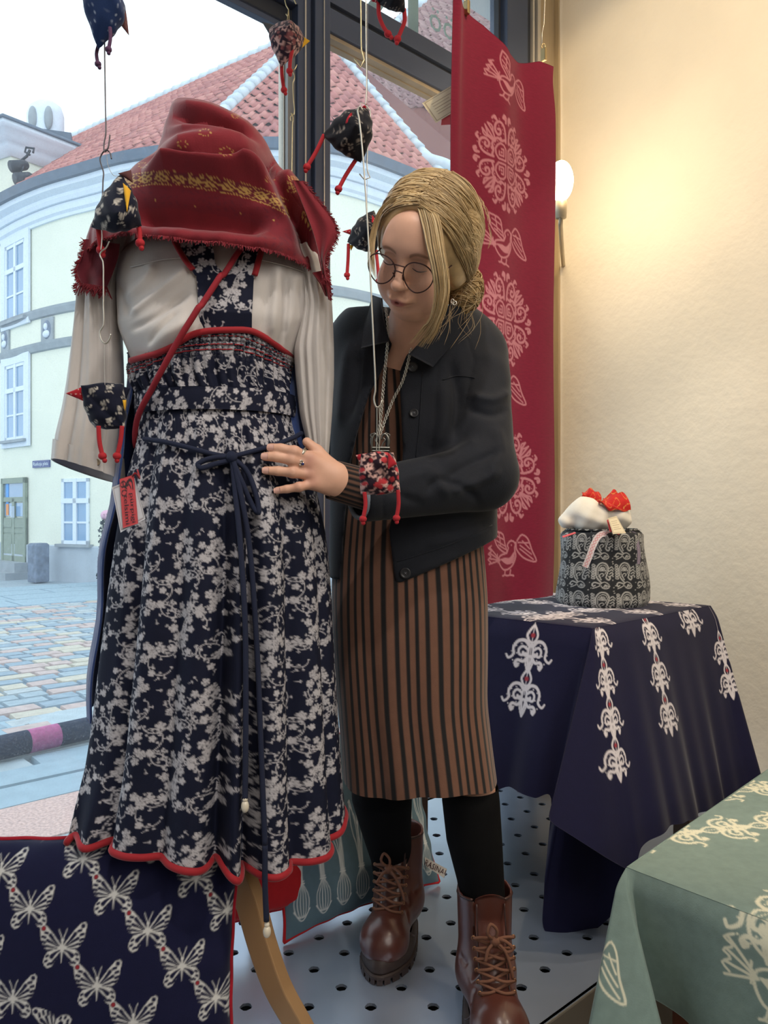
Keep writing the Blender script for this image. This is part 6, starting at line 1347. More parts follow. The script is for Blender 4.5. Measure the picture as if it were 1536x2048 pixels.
# frayed fringe along the hem
def fringe(edge, outd, L, seed, nm='fringe', parent=sc_, m=M_SCARF, dens=3, wdt=.0009):
    g = np.random.RandomState(seed); V = []; Fc = []
    for i in range(len(edge)-1):
        for k in range(dens):
            p = edge[i]+(edge[i+1]-edge[i])*g.rand(); d = np.asarray(outd(i) if callable(outd) else outd, float)+g.normal(0, .35, 3); d /= np.linalg.norm(d); q = p+d*L*g.uniform(.4, 1.2); s = np.array((d[2], 0, -d[0])); s /= np.linalg.norm(s)+1e-9
            b = len(V); V += [p-s*wdt, p+s*wdt, q+s*wdt*.4+g.normal(0, .0006, 3), q-s*wdt*.4]; Fc.append((b, b+1, b+2, b+3))
    return link(nm, mesh(nm, V, Fc, False), m, parent, kind='stuff')
fmask = np.where(np.abs(phm) < 1.6)[0]; fringe(hemP[fmask], (0, -.2, -1), .008, 1)
def flapsheet(nm, L_, R_, d0, n=40, m=60, ripple=.006, th=.0018, frq=7):
    L2 = resample(L_, m); R2 = resample(R_, m); P = np.zeros((n, m, 3))
    for i in range(n):
        q = L2+(R2-L2)*i/(n-1); d = d0+ripple*math.sin(i/n*frq)*np.linspace(.3, 1, m)
        P[i] = np.stack([(q[:, 0]-768)/F*d, d, CZ-(q[:, 1]-1024)/F*d], -1)
    z0 = np.zeros((n, m)); link(nm, solid_grid(nm, P, th, {'print': z0, 'print2': z0+.55*(nm == 'scarf_corner')}), M_SCARF, sc_); return P
Pf = flapsheet('scarf_corner', [(172, 478), (166, 510), (154, 540), (162, 566)], [(240, 488), (236, 515), (226, 545), (214, 574)], 1.345, ripple=.010); fringe(Pf[:, -1], (-.2, 0, -1), .020, 3, dens=5); fringe(Pf[0], (-1, 0, -.3), .010, 4, dens=3)
Pf = flapsheet('scarf_corner', [(152, 566), (156, 585), (170, 600)], [(176, 560), (180, 580), (182, 604)], 1.40, n=20, m=30); fringe(Pf[0], (-1, 0, -.6), .008, 6)
Pf = flapsheet('scarf_flap', [(585, 360), (606, 410), (628, 470), (640, 520), (646, 548)], [(604, 362), (644, 412), (672, 462), (650, 520), (654, 560)], 1.292, n=44, m=90, ripple=.006); fringe(Pf[-1], (1, 0, -.5), .008, 5, dens=4); fringe(Pf[:, -1], (.2, 0, -1), .012, 8)
Pf = flapsheet('scarf_flap', [(625, 545), (640, 565), (652, 590)], [(650, 540), (658, 565), (660, 600)], 1.335, n=20, m=30); fringe(Pf[-1], (1, 0, -.5), .006, 9)
# ================================================================ WOMAN
from mathutils.bvhtree import BVHTree
def skin_mat():
    return mat('skin', rgb(228, 178, 152), .45, bump=(240, .12, .0008), var=.05, var_scale=40, spec=.4, ink=rgb(166, 96, 92), ink2=rgb(140, 100, 78))
M_SKIN = skin_mat()
def hue(a): return a
Rz = lambda t: np.array([[math.cos(t), -math.sin(t), 0], [math.sin(t), math.cos(t), 0], [0, 0, 1]])
Rx = lambda t: np.array([[1, 0, 0], [0, math.cos(t), -math.sin(t)], [0, math.sin(t), math.cos(t)]])
Ry = lambda t: np.array([[math.cos(t), 0, math.sin(t)], [0, 1, 0], [-math.sin(t), 0, math.cos(t)]])
HM = Ry(math.radians(20)) @ Rz(math.radians(-19)) @ Rx(math.radians(39)); HS = .88; HC = np.array((.0690, 1.34, 1.424))
def hp(x, y, z): return HC+HS*(HM @ np.array((x, y, z)))
def hl(P): return ((np.asarray(P)-HC) @ HM)/HS
pr_ = thing('person', A3(835, 1180, 1.56), 'blonde woman in glasses, black jacket and striped dress touching the folk costume', 'person'); pr_.location = (A3(835, 1180, 1.56)[0], 1.56, 0)
W3 = lambda px, py, d: A3(px, py, d)
# ---- body: one continuous surface (head, neck, trunk, arms, hand, legs)
B = SDF()
e = lambda c, r, k, op='u', rot=None: B.ell(hp(*c), np.array(r)*HS, k, op, (HM if rot is None else HM @ rot).T.tolist() if False else (HM if rot is None else HM @ rot))
c_ = lambda a, b, r0, r1, k, op='u': B.cap(hp(*a), hp(*b), r0*HS, r1*HS, k, op)
e((0, .015, .035), (.076, .096, .084), .01); e((0, -.028, -.036), (.062, .062, .078), .03); e((0, -.058, -.094), (.029, .027, .019), .03)
for s in (-1, 1):
    e((s*.040, -.052, -.050), (.026, .026, .026), .025); e((s*.044, -.02, -.076), (.02, .035, .026), .03)
c_((-.036, -.083, .024), (.036, -.083, .024), .010, .010, .02)
e((0, -.072, .045), (.045, .022, .035), .03)
for s in (-1, 1): e((s*.032, -.102, .001), (.020, .016, .013), .014, 's')
for s in (-1, 1):
    e((s*.032, -.0775, .000), (.0155, .0125, .0130), .004)
    c_((s*.020, -.0885, .0055), (s*.044, -.0835, .006), .0016, .0016, .004)
    c_((s*.017, -.088, -.0065), (s*.032, -.0905, -.0085), .0012, .0010, .003, 's'); c_((s*.032, -.0905, -.0085), (s*.046, -.083, -.0065), .0010, .0012, .003, 's')
c_((0, -.084, .012), (0, -.108, -.034), .0075, .0105, .012); e((0, -.1115, -.0385), (.0118, .0112, .0100), .006)
for s in (-1, 1): e((s*.0115, -.100, -.0415), (.0075, .0090, .0070), .006); e((s*.0065, -.1035, -.0475), (.0035, .0042, .003), .003, 's'); c_((s*.016, -.098, -.045), (s*.028, -.085, -.068), .0012, .001, .006, 's')
e((0, -.088, -.066), (.026, .016, .014), .012)
e((-.007, -.1010, -.0685), (.014, .0065, .0048), .005); e((.007, -.1010, -.0685), (.014, .0065, .0048), .005); e((0, -.0985, -.0785), (.0175, .0075, .0058), .006)
c_((-.026, -.088, -.0755), (0, -.1045, -.0732), .0012, .0018, .003, 's'); c_((0, -.1045, -.0732), (.026, -.088, -.0755), .0018, .0012, .003, 's')
e((0, -.096, -.0885), (.016, .005, .004), .008, 's')
for s in (-1, 1):
    e((s*.077, .014, -.010), (.008, .019, .031), .006, 'u', Rx(-.2) @ Rz(-s*.35)); e((s*.083, .010, -.008), (.005, .011, .019), .004, 's', Rx(-.2))
# double chin, neck, trunk
nb = W3(822, 690, 1.50); B.cap(hp(0, .018, -.085), nb, .048, .056, .014); e((0, -.035, -.112), (.026, .03, .014), .02)
B.cap(W3(815, 740, 1.55), W3(832, 1150, 1.58), .108, .118, .05, 'u', (np.array((0, 1.0, 0)), .62)); B.cap(W3(712, 690, 1.60), W3(945, 705, 1.57), .045, .045, .05)
# left arm across the body, right arm behind the dress form
B.cap(W3(945, 710, 1.56), W3(962, 955, 1.475), .045, .040, .03); B.cap(W3(962, 960, 1.475), W3(716, 976, 1.348), .036, .027, .03); 
B.cap(W3(712, 695, 1.60), W3(668, 910, 1.66), .042, .038, .03); B.cap(W3(668, 910, 1.66), W3(575, 960, 1.68), .036, .026, .03); B.cap(W3(575, 960, 1.68), W3(530, 965, 1.67), .026, .016, .02)
# legs to the boots
for (hx, hy, hd), (kx, ky, kd), (ax, ay, ad) in (((895, 1200, 1.585), (938, 1570, 1.545), (972, 1830, 1.505)), ((772, 1200, 1.60), (768, 1585, 1.68), (795, 1740, 1.775))):
    B.cap(W3(hx, hy, hd), W3(kx, ky, kd), (.066), .046, .03); B.cap(W3(kx, ky, kd), W3(ax, ay, ad), .046, .034, .03)
    a = W3(ax, ay, ad); B.cap(a, (a[0], a[1], .06), .034, .034, .02); B.cap((a[0], a[1], .06), (a[0]-.01, a[1]-.12, .045), .034, .026, .02)
# ---- left hand on the dress: palm, four fingers, thumb
HD0 = sk(530, 915)[1]-.010
def hd(px, lift=0.0): return HD0+(1.322-HD0)*np.clip((px-530)/145.0, 0, 1)-lift
H3 = lambda px, py, l=0.0: A3(px, py, hd(px, l))
for (mx, my), (wx_, wy_) in (((620, 915), (672, 945)), ((620, 929), (674, 952)), ((622, 948), (672, 962)), ((628, 967), (668, 975))):
    B.cap(H3(mx, my, .006), H3(wx_, wy_, -.002), .0118, .0165, .010)
B.cap(H3(666, 956, -.004), W3(716, 976, 1.348), .024, .027, .014, 'u', None)
FING = [((618, 916), (589, 903), (562, 897), (541, 895), .0090), ((617, 929), (584, 920), (553, 914), (529, 913), .0090), ((620, 949), (586, 945), (556, 942), (531, 941), .0087), ((626, 968), (598, 974), (574, 978), (554, 981), .0076)]
for (a, b, c, d, r) in FING:
    p0, p1, p2, p3 = H3(*a, .007), H3(*b, .013), H3(*c, .007), H3(*d, .001)
    B.cap(p0, p1, r*1.12, r*1.0, .005); B.cap(p1, p2, r*1.0, r*.92, .003); B.cap(p2, p3, r*.92, r*.80, .003); B.ell(p1+np.array((0, -.001, 0)), (r*1.08,)*3, .004)
B.cap(H3(655, 928, -.006), H3(634, 902, -.010), .014, .011, .008); B.cap(H3(634, 902, -.010), H3(614, 884, -.012), .0100, .0082, .004)
def axis(segs):
    out = [np.arange(a, b, h) for a, b, h in segs]; return np.unique(np.round(np.concatenate(out), 5))
xs = axis([(-.24, -.215, .005), (-.215, -.055, .0020), (-.055, -.03, .0045), (-.03, .155, .0020), (.155, .28, .006)])
ys = axis([(1.19, 1.205, .004), (1.205, 1.42, .0020), (1.42, 1.85, .010)])
zs = axis([(.0, .96, .020), (.96, .985, .006), (.985, 1.115, .0019), (1.115, 1.235, .010), (1.235, 1.56, .0020)])
V, Q = B.mesh(None, None, None, xs=xs, ys=ys, zs=zs)
V = relax(V, Q, 2, .35)
Lc = hl(V); ishead = V[:, 2] > 1.2
lipm = np.exp(-((Lc[:, 0]/.021)**4+((Lc[:, 2]+.0735-.0*Lc[:, 0])/(.0085*(1-np.clip(abs(Lc[:, 0])/.03, 0, .75))))**4))*(Lc[:, 1] < -.085)
chk = .22*np.exp(-(((abs(Lc[:, 0])-.042)/.02)**2+((Lc[:, 2]+.045)/.02)**2))*(Lc[:, 1] < 0)+.16*np.exp(-((Lc[:, 0]/.013)**2+((Lc[:, 2]+.036)/.012)**2))*(Lc[:, 1] < -.09)
brow = .75*np.exp(-((Lc[:, 2]-(.0245-2.2*(abs(Lc[:, 0])-.032)**2*10))/.0035)**4)*(abs(abs(Lc[:, 0])-.033) < .019)*(Lc[:, 1] < -.05)+.35*np.exp(-(((abs(Lc[:, 0])-.032)/.016)**4+((Lc[:, 2]-.011)/.008)**2))*(Lc[:, 1] < -.05)
# nails and knuckle warmth
kn = np.zeros(len(V))
for (a, b, c, d, r) in FING:
    for q, w_ in ((b, .010), (a, .012)): p = H3(*q, .013); kn += .35*np.exp(-(((V-p)**2).sum(1)/w_**2))
link('body', mesh('body', V, Q, True, {'print': np.clip((lipm+chk)*ishead+kn*(~ishead), 0, 1), 'print2': np.clip(brow*ishead, 0, 1)}), M_SKIN, pr_)
M_NAIL = mat('fingernail', rgb(226, 178, 164), .25, bump=(200, .03), coat=.3)
for (a, b, c, d, r) in FING:
    p2, p3 = H3(*c, .007), H3(*d, .001); T = (p3-p2)/np.linalg.norm(p3-p2); n_ = np.array((0, -1.0, 0)); n_ = n_-T*np.dot(n_, T); n_ /= np.linalg.norm(n_); s_ = np.cross(T, n_); nu, nv = 9, 7; P = np.zeros((nu, nv, 3))
    for i, u in enumerate(np.linspace(-1, 1, nu)):
        for j, v in enumerate(np.linspace(-1, 1, nv)): rr_ = r*.83; w_ = .72*(1-.15*abs(v)**3); P[i, j] = p3-T*.0012+T*v*.0056+s_*math.sin(u*w_)*rr_+n_*(math.cos(u*w_)*rr_+.0002)
    link('fingernail', solid_grid('fingernail', P, .0004), M_NAIL, pr_)
M_SILVER = mat('silver', rgb(200, 196, 186), .28, metal=.95, bump=(160, .1))
def ring(px, py, tdir, r, wd, nm='ring'):
    p = H3(px, py, .009); T = np.array(tdir, float); T /= np.linalg.norm(T); n_ = np.array((0, -1.0, 0)); s_ = np.cross(T, n_); nu = 28; P = np.zeros((nu, 5, 3))
    for i, a in enumerate(np.linspace(0, math.tau, nu, endpoint=False)):
        for j, (v, o) in enumerate(((-1, 0), (-.5, .0011), (0, .0014), (.5, .0011), (1, 0))): P[i, j] = p+T*v*wd/2+(r+o)*(s_*math.cos(a)+n_*math.sin(a))
    return link(nm, grid_mesh(nm, P, wu=True), M_SILVER, pr_)
t1 = H3(589, 903)-H3(618, 916); t2 = H3(584, 920)-H3(617, 929); ring(606, 909, t1, .0100, .006); ring(606, 906, t1, .0100, .002); rg = ring(602, 925, t2, .0100, .005)
mb = MB(); p = H3(602, 926, .020)
for i in range(7): a = i*math.tau/6; mb.ball(p+np.array((.0035*math.cos(a), .001, .0042*math.sin(a))) if i < 6 else p, (.0019,)*3, 8, 6)
mb.build('ring_setting', M_SILVER, rg, smooth=True); mb = MB(); mb.ball(H3(605.5, 928, .021), (.0024,)*3, 10, 7); mb.build('ring_stone', mat('blue_stone', rgb(40, 50, 110), .1, bump=(20, .02)), rg, smooth=True)
# ---- eyelashes, glasses
M_LASH = mat('lashes', rgb(60, 42, 36), .7, bump=(200, .1)); M_GLAS = mat('glasses_wire', rgb(70, 46, 44), .3, metal=.6, bump=(200, .04))
for s in (-1, 1): tube('eyelash_line', [hp(s*.0175, -.0885, -.0060), hp(s*.025, -.0915, -.0078), hp(s*.032, -.0925, -.0086), hp(s*.040, -.0895, -.0078), hp(s*.0465, -.084, -.006)], [.0004, .0009, .0010, .0009, .0004], M_LASH, pr_, 6, 16)
gls = thing('glasses', hp(0, -.11, -.01), None, None); gls.parent = pr_; gls.matrix_parent_inverse = Matrix.Translation(-Vector(pr_.location)); GLP = Matrix.Translation(-Vector(hp(0, -.11, -.01)))
def gc_(o): o.parent = gls; o.matrix_parent_inverse = GLP; return o
def rimpt(s, t):
    x, z = .0300*math.cos(t), .0262*math.sin(t)*(1.0 if math.sin(t) > 0 else 1.14)
    x *= 1-.10*(math.sin(t) < 0)*abs(math.sin(t)); return hp(s*(.0385+x), -.112-.004*(x/.03)+.012*abs(x/.03)*(x > 0), -.0115+z)
M_LENS = glass('lens_glass', (.95, .94, .93, 1))
for s in (-1, 1):
    pts = [rimpt(s, t) for t in np.linspace(0, math.tau, 40, endpoint=False)]; gc_(tube('rim', pts, .0011, M_GLAS, None, 6, closed=True))
    c = np.mean(pts, 0); mb = MB(); mb.add([tuple(q) for q in pts]+[tuple(c)], [(i, (i+1) % 40, 40) for i in range(40)]); gc_(mb.build('lens', M_LENS, None, smooth=True))
    gc_(tube('temple', [hp(s*.0685, -.104, -.012), hp(s*.074, -.085, -.008), hp(s*.076, -.04, -.002), hp(s*.081, .005, .004)], .0012, M_GLAS, None, 6, 20))
    gc_(tube('nose_pad', [hp(s*.0105, -.113, -.014), hp(s*.009, -.109, -.020), hp(s*.0088, -.106, -.027)], .0013, M_GLAS, None, 6, 8))
gc_(tube('bridge', [hp(-.0085, -.1125, -.0105), hp(0, -.1155, -.008), hp(.0085, -.1125, -.0105)], .0012, M_GLAS, None, 6, 12)); gc_(tube('bridge', [hp(-.014, -.112, .0015), hp(0, -.114, .0025), hp(.014, -.112, .0015)], .0011, M_GLAS, None, 6, 12))
# ---- hair: cap, combed strands gathered in a low bun, loose lock over the cheek
HAIR = [mat('blonde_hair', c, .42, bump=(300, .2, .0006), var=.15, var_scale=60, spec=.6) for c in (rgb(200, 170, 122), rgb(182, 152, 106), rgb(218, 192, 148), rgb(162, 134, 94))]
hr_ = thing('hair', hp(0, .03, .05), None, None); hr_.parent = pr_; hr_.matrix_parent_inverse = Matrix.Translation(-Vector(pr_.location))
def childof(o, par): o.parent = par; o.matrix_parent_inverse = Matrix.Translation(-Vector(hp(0, .03, .05))); return o
C = SDF(); eC = lambda c, r, k, op='u', rot=None: C.ell(hp(*c), np.array(r)*HS, k, op, HM if rot is None else HM @ rot)
BUN = np.array((.056, .100, -.082)); 
eC((0, .024, .038), (.0965, .112, .106), .01); eC((.015, .07, -.03), (.072, .055, .066), .03); eC((.074, .014, -.01), (.016, .044, .05), .02); eC((-.074, .014, .01), (.016, .04, .05), .02)
eC((.002, -.100, -.012), (.062, .072, .118), .010, 's'); eC((0, -.02, -.11), (.075, .075, .06), .01, 's')
lo = HC-.17; hi = HC+.17; V, Q = C.mesh(lo, hi, .0026); V = relax(V, Q, 1); CAPB = BVHTree.FromPolygons([tuple(v) for v in V], [tuple(q) for q in Q.tolist()]); childof(link('hair_cap', mesh('hair_cap', V, Q), HAIR[1]), hr_)
g = np.random.RandomState(21)
def surf(d, off=0.0):
    """point on the hair surface in direction d from the skull centre (local)"""
    c = np.array((0, .024, .038)); d = d/np.linalg.norm(d, axis=-1, keepdims=True); r = np.array((.0970, .1125, .1065)); k = 1/np.sqrt(((d/r)**2).sum(-1, keepdims=True)); return c+d*(k+off)
def push(P, off=.0012):
    c0 = Vector(hp(0, .03, .01)); out = []
    for p in P:
        d = Vector(p)-c0; L = d.length; d.normalize(); r = CAPB.ray_cast(c0+d*.3, -d, .3); R_ = (.3-r[3]) if r[0] is not None else 0
        out.append(c0+d*max(L, R_+off) if R_ and R_-L < .03 else Vector(p))
    P2 = np.array(out); P2[1:-1] = .5*P2[1:-1]+.25*(P2[:-2]+P2[2:]); return P2
def strands(paths, r, name, seg=3):
    groups = [[], [], [], []]
    for P in paths: groups[g.randint(0, 4)].append(P)
    for gi, gr in enumerate(groups):
        if not gr: continue
        V = []; Fc = []; n0 = 0
        for P in gr:
            n = len(P); rr_ = r*g.uniform(.7, 1.3)*np.interp(np.linspace(0, 1, n), [0, .1, .75, 1], [.7, 1, .9, .15]); v, f = tube_vf(P, rr_, seg, False); V += v; Fc += [tuple(i+n0 for i in q) for q in f]; n0 += len(v)
        childof(link(name, mesh(name, V, np.array(Fc)), HAIR[gi], kind='stuff'), hr_)
paths = []; W = lambda L: HC+HS*(np.asarray(L) @ HM.T)
for i in range(620):
    s = 1 if g.rand() < .62 else -1; t = g.rand(); y0 = -.086+.15*t; root = np.array((.010+.004*g.randn(), y0, .11)); d0 = root-np.array((0, .024, .036))
    v_ = g.rand(); side = np.array((s*(.9+.1*v_), -.62+.9*t+.25*g.randn()*.3, .55-1.05*v_**.8)); bun = BUN-np.array((0, .024, .036))+g.randn(3)*.012
    k = np.linspace(0, 1, 18)[:, None]; a = d0/np.linalg.norm(d0); b = side/np.linalg.norm(side); c = bun/np.linalg.norm(bun); D_ = (1-k)**2*a+2*k*(1-k)*b*1.25+k**2*c
    P = surf(D_, .0005+.0045*g.rand()*np.sin(k*math.pi*.9+.15)); P = P+.0015*np.sin(k*9+g.rand()*6)*g.randn(3)
    # keep the face clear
    fc = (P[:, 1] < -.035) & (np.abs(P[:, 0]) < .055) & (P[:, 2] < .098-.35*np.abs(P[:, 0]))
    if fc.any(): continue
    paths.append(W(P))
for i in range(640):
    s = 1 if g.rand() < .8 else -1; r_ = g.rand(); a = np.array((s*.9, -.50+.5*g.rand(), .75*r_-.12)); b = np.array((s*1.0, .10+.35*g.rand(), -.50*g.rand()-.1+.5*r_)); c = BUN-np.array((0, .024, .038))+g.randn(3)*.012
    k = np.linspace(0, 1, 16)[:, None]; a /= np.linalg.norm(a); b /= np.linalg.norm(b); c = c/np.linalg.norm(c); P = surf((1-k)**2*a+2*k*(1-k)*b*1.2+k**2*c, .002+.0055*g.rand()*np.sin(k*math.pi*.9+.15)); paths.append(W(P))
paths = [push(P, .0004+.0025*g.rand()) for P in paths]; strands(paths, .0013, 'hair_strands')
# bun
Bc = W(BUN); mb = MB(); V = []; paths = []
C = SDF().ell(W(BUN+np.array((0, .008, -.012))), (.034, .034, .044), .01); V, Q = C.mesh(Bc-.07, Bc+.07, .004); childof(link('hair_bun', mesh('hair_bun', V, Q), HAIR[0]), hr_)
bc_ = W(BUN+np.array((0, .008, -.012)))
for i in range(170):
    th = g.uniform(0, math.tau); ax = g.randn(3)*.35+np.array((0, .2, 1)); ax /= np.linalg.norm(ax); u = np.cross(ax, [1, .3, 0]); u /= np.linalg.norm(u); w_ = np.cross(ax, u); t = np.linspace(th, th+g.uniform(1.2, 2.6), 12)[:, None]
    lat = g.uniform(-.8, .8); q = math.sqrt(1-lat*lat); P = (u*np.cos(t)+w_*np.sin(t))*q+ax*lat+t*0; paths.append(bc_+P*np.array((.0355, .0355, .046))*g.uniform(.97, 1.06))
strands(paths, .0013, 'bun_strands')
# loose lock falling over the image-right cheek, thin wisps at the left temple and nape
lock = resample([(840, 394, 1.256), (860, 435, 1.236), (872, 500, 1.226), (880, 545, 1.228), (883, 585, 1.238), (876, 625, 1.252), (862, 655, 1.268), (836, 692, 1.29)], 30); paths = []
for i in range(240):
    a = g.uniform(-1, 1); sp_w = np.interp(np.linspace(0, 1, 30), [0, .15, .5, .8, 1], [8, 17, 14, 11, 18]); n_end = 30-int(abs(g.randn())*4); ox = a*sp_w+g.randn()*1.2+2*np.sin(np.linspace(0, 5, 30)+g.rand()*6); dz = g.uniform(-.004, .006)
    P = np.array([at(x+o, y+(a*6 if j > 24 else 0), d+dz+.004*a*a) for j, ((x, y, d), o) in enumerate(zip(lock, ox))]); paths.append(P[:max(n_end, 12)])
strands(paths, .00095, 'loose_lock')
paths = []
for i in range(34):
    a = g.uniform(-1, 1); pts = resample([(800-18*abs(a), 396, 1.262), (762+a*4, 420, 1.270), (747+a*6, 465, 1.285), (742+a*7, 510, 1.29), (744+a*8, 545+a*14, 1.29)], 18); paths.append(np.array([at(*q) for q in pts]))
strands(paths, .0007, 'temple_wisps')
paths = []
for i in range(26):
    x0 = g.uniform(880, 965); y0 = g.uniform(570, 640); pts = resample([(x0, y0, 1.40), (x0-8+g.randn()*8, y0+30, 1.39), (x0-20+g.randn()*14, y0+62, 1.385)], 10); paths.append(np.array([at(*q) for q in pts]))
for i in range(40):
    t = g.uniform(0, 1); th = -2.4+t*2.6; x, y = 866+112*math.cos(th), 472+128*math.sin(th); q_ = g.uniform(6, 20)*g.choice([-1, 1]); l_ = g.uniform(2, 7); paths.append(np.array([at(866+(112+l_*math.sin(k/6*math.pi))*math.cos(th+q_*.01*k/6*2), 472+(128+l_*math.sin(k/6*math.pi))*math.sin(th+q_*.01*k/6*2), 1.37) for k in range(7)]))
strands(paths, .0004, 'flyaway_hair')
tube('hair_tie', [bc_+np.array((.03*math.cos(t)-.012, -.02, .034+.012*math.sin(t))) for t in np.linspace(0, math.tau, 16, endpoint=False)], .004, mat('hair_tie', rgb(70, 66, 66), .8, bump=(200, .2)), pr_, 8, closed=True)
# ---- knitted striped dress
M_KNIT = mat('striped_knit', rgb(112, 78, 62), .92, bump=(500, .4, .001), var=.06, var_scale=50, sheen=.2, ink=rgb(16, 15, 18))
KD = 1.57
KR = Rows([(700, 742, 846, .07), (735, 712, 890, .092), (790, 690, 930, .104), (860, 680, 958, .100), (960, 680, 962, .096), (1040, 668, 966, .098), (1120, 660, 974, .106), (1200, 658, 980, .122), (1300, 662, 980, .130), (1400, 670, 978, .132), (1500, 678, 990, .136), (1600, 684, 1004, .140), (1640, 686, 1006, .140)], KD)
ph = ring_phi(400, 40, 1.85); phm = np.where(ph > math.pi, ph-math.tau, ph); nv = 150; zt, zb = pz(725, KD-.1), .432; zz = np.linspace(zt, zb, nv)
xc, a, b = KR.smooth(zz); t = np.clip((pz(1150, KD)-zz)/.45, 0, 1); fo = sum(A*np.exp(-((phm-p)/w)**2) for p, A, w in ((-.95, .03, .2), (-.55, -.05, .13), (-.3, .03, .14), (-.02, -.055, .12), (.25, .03, .15), (.62, -.03, .14), (.95, .03, .2)))
rr_ = 1+fo[:, None]*t[None]; P = np.stack([xc+a*np.sin(phm)[:, None]*rr_*.97, KD-b*np.cos(phm)[:, None]*rr_, np.repeat(zz[None], len(ph), 0)], -1); P[..., 2] += .006*np.sin(phm*3+1)[:, None]*np.clip((zz[0]-zz)/(zz[0]-zz[-1])*4-3, 0, 1)[None]
st_ph = phm*34/math.tau*1.35+.16*np.sin(phm*9); q = (st_ph % 1); wdt = .40; pr = np.clip((wdt/2-np.abs(q-.5))*9+.5, 0, 1); pr = np.repeat(pr[:, None], nv, 1)
link('knit_dress', grid_mesh('knit_dress', P, wu=True, attrs={'print': pr}), M_KNIT, pr_)
kb = P[:, -1]; I = P[:, -36::5].copy(); I[..., :2] = np.array((xc[-1], KD))+(I[..., :2]-np.array((xc[-1], KD)))*.985; link('dress_lining', grid_mesh('dress_lining', I, wu=True, attrs={'print': np.ones(I.shape[:2])}), M_KNIT, pr_)
# knit cuff with stripes along the wrist
c0, c1 = A3(664, 959, 1.330), A3(750, 984, 1.358); nu, nv = 90, 30; P = np.zeros((nu, nv, 3)); T = (c1-c0)/np.linalg.norm(c1-c0); U_ = np.cross(T, (0, 1, 0)); U_ /= np.linalg.norm(U_); Vn = np.cross(T, U_)
for i, a in enumerate(np.linspace(0, math.tau, nu, endpoint=False)):
    for j, v in enumerate(np.linspace(0, 1, nv)): P[i, j] = c0+(c1-c0)*v+(.0345+.003*v)*(U_*math.cos(a)+.86*Vn*math.sin(a))
st_ = np.repeat((np.clip((.34-np.abs(((np.arange(nu)/nu*22) % 1)-.5))*6+.5, 0, 1))[:, None], nv, 1); link('knit_cuff', grid_mesh('knit_cuff', P, wu=True, attrs={'print': st_}), M_KNIT, pr_)
# ---- jacket
M_JACK = mat('black_twill_jacket', rgb(28, 31, 39), .82, bump=(420, .35, .001), var=.10, var_scale=20, sheen=.12, spec=.3)
J = SDF()
J.cap(W3(828, 735, 1.565), W3(826, 1240, 1.572), .168, .172, .04, 'u', (np.array((0, 1.0, 0)), .70)); J.cap(W3(725, 682, 1.585), W3(945, 702, 1.56), .062, .058, .05)
J.ell(W3(775, 870, 1.50), (.06, .05, .07), .05); J.ell(W3(885, 870, 1.495), (.06, .05, .07), .05); J.cap(W3(820, 640, 1.52), W3(824, 690, 1.54), .068, .09, .04)
J.cap(W3(950, 712, 1.55), W3(968, 945, 1.465), .066, .060, .03); J.cap(W3(966, 955, 1.465), W3(735, 990, 1.352), .062, .047, .03); 
J.cap(W3(705, 705, 1.60), W3(668, 900, 1.655), .060, .055, .03); J.cap(W3(668, 900, 1.655), W3(600, 955, 1.68), .055, .046, .03)
xs = np.arange(-.20, .29, .0042); ys = np.arange(1.27, 1.74, .0042); zs = np.arange(.78, 1.42, .0042); f = J.grid(xs, ys, zs)
X, Y, Z = np.meshgrid(xs, ys, zs, indexing='ij'); PXg, PYg = 768+F*X/Y, 1024-F*(Z-CZ)/Y
def polysd(x, y, poly):
    """signed distance (pixels), negative inside"""
    ins = np.zeros(x.shape, bool); d = np.full(x.shape, 1e9); n = len(poly)
    for i in range(n):
        (ax, ay), (bx, by) = poly[i-1], poly[i]; c = ((ay > y) != (by > y)) & (x < (bx-ax)*(y-ay)/(by-ay+1e-9)+ax); ins ^= c
        ex, ey = bx-ax, by-ay; t_ = np.clip(((x-ax)*ex+(y-ay)*ey)/(ex*ex+ey*ey), 0, 1); d = np.minimum(d, np.hypot(x-ax-t_*ex, y-ay-t_*ey))
    return np.where(ins, -d, d)
wedge = [(774, 600), (778, 650), (784, 690), (762, 745), (738, 790), (714, 868), (700, 930), (690, 1040), (672, 1300), (802, 1300), (794, 1172), (787, 1140), (778, 1060), (803, 950), (806, 896), (803, 850), (800, 782), (800, 742), (812, 712), (826, 690), (836, 600)]
sd = polysd(PXg, PYg, wedge)*.00094; armd = np.minimum(0, 0)
torso_only = SDF(); torso_only.ops = [J.ops[i] for i in (0, 1, 2, 3, 4)]; ft = torso_only.grid(xs, ys, zs)
arm = SDF(); arm.ops = [J.ops[i] for i in (5, 6)]; fa = arm.grid(xs, ys, zs); sleeveR = SDF(); sleeveR.ops = [J.ops[i] for i in (7, 8)]; fr2 = sleeveR.grid(xs, ys, zs)
cut = np.maximum(-sd, 0*sd-1); ft = np.maximum(ft, np.where(Y < 1.535, -sd, -1)) # open front
# hem: slanting lower edge on the image-right panel
hz_ = .835+(X-.030)*.42; hz_ = np.where(X < .03, .835, hz_); hz_ = np.minimum(hz_, .925); ft = np.maximum(ft, hz_-Z)
neck = SDF().cap(W3(826, 560, 1.46), W3(822, 655, 1.515), .062, .058); fn = neck.grid(xs, ys, zs); ft = np.maximum(ft, -np.where(Z > 1.27, fn, 1)); ft = np.maximum(ft, Z-1.372-.2*np.clip(Y-1.5, -.1, .1))
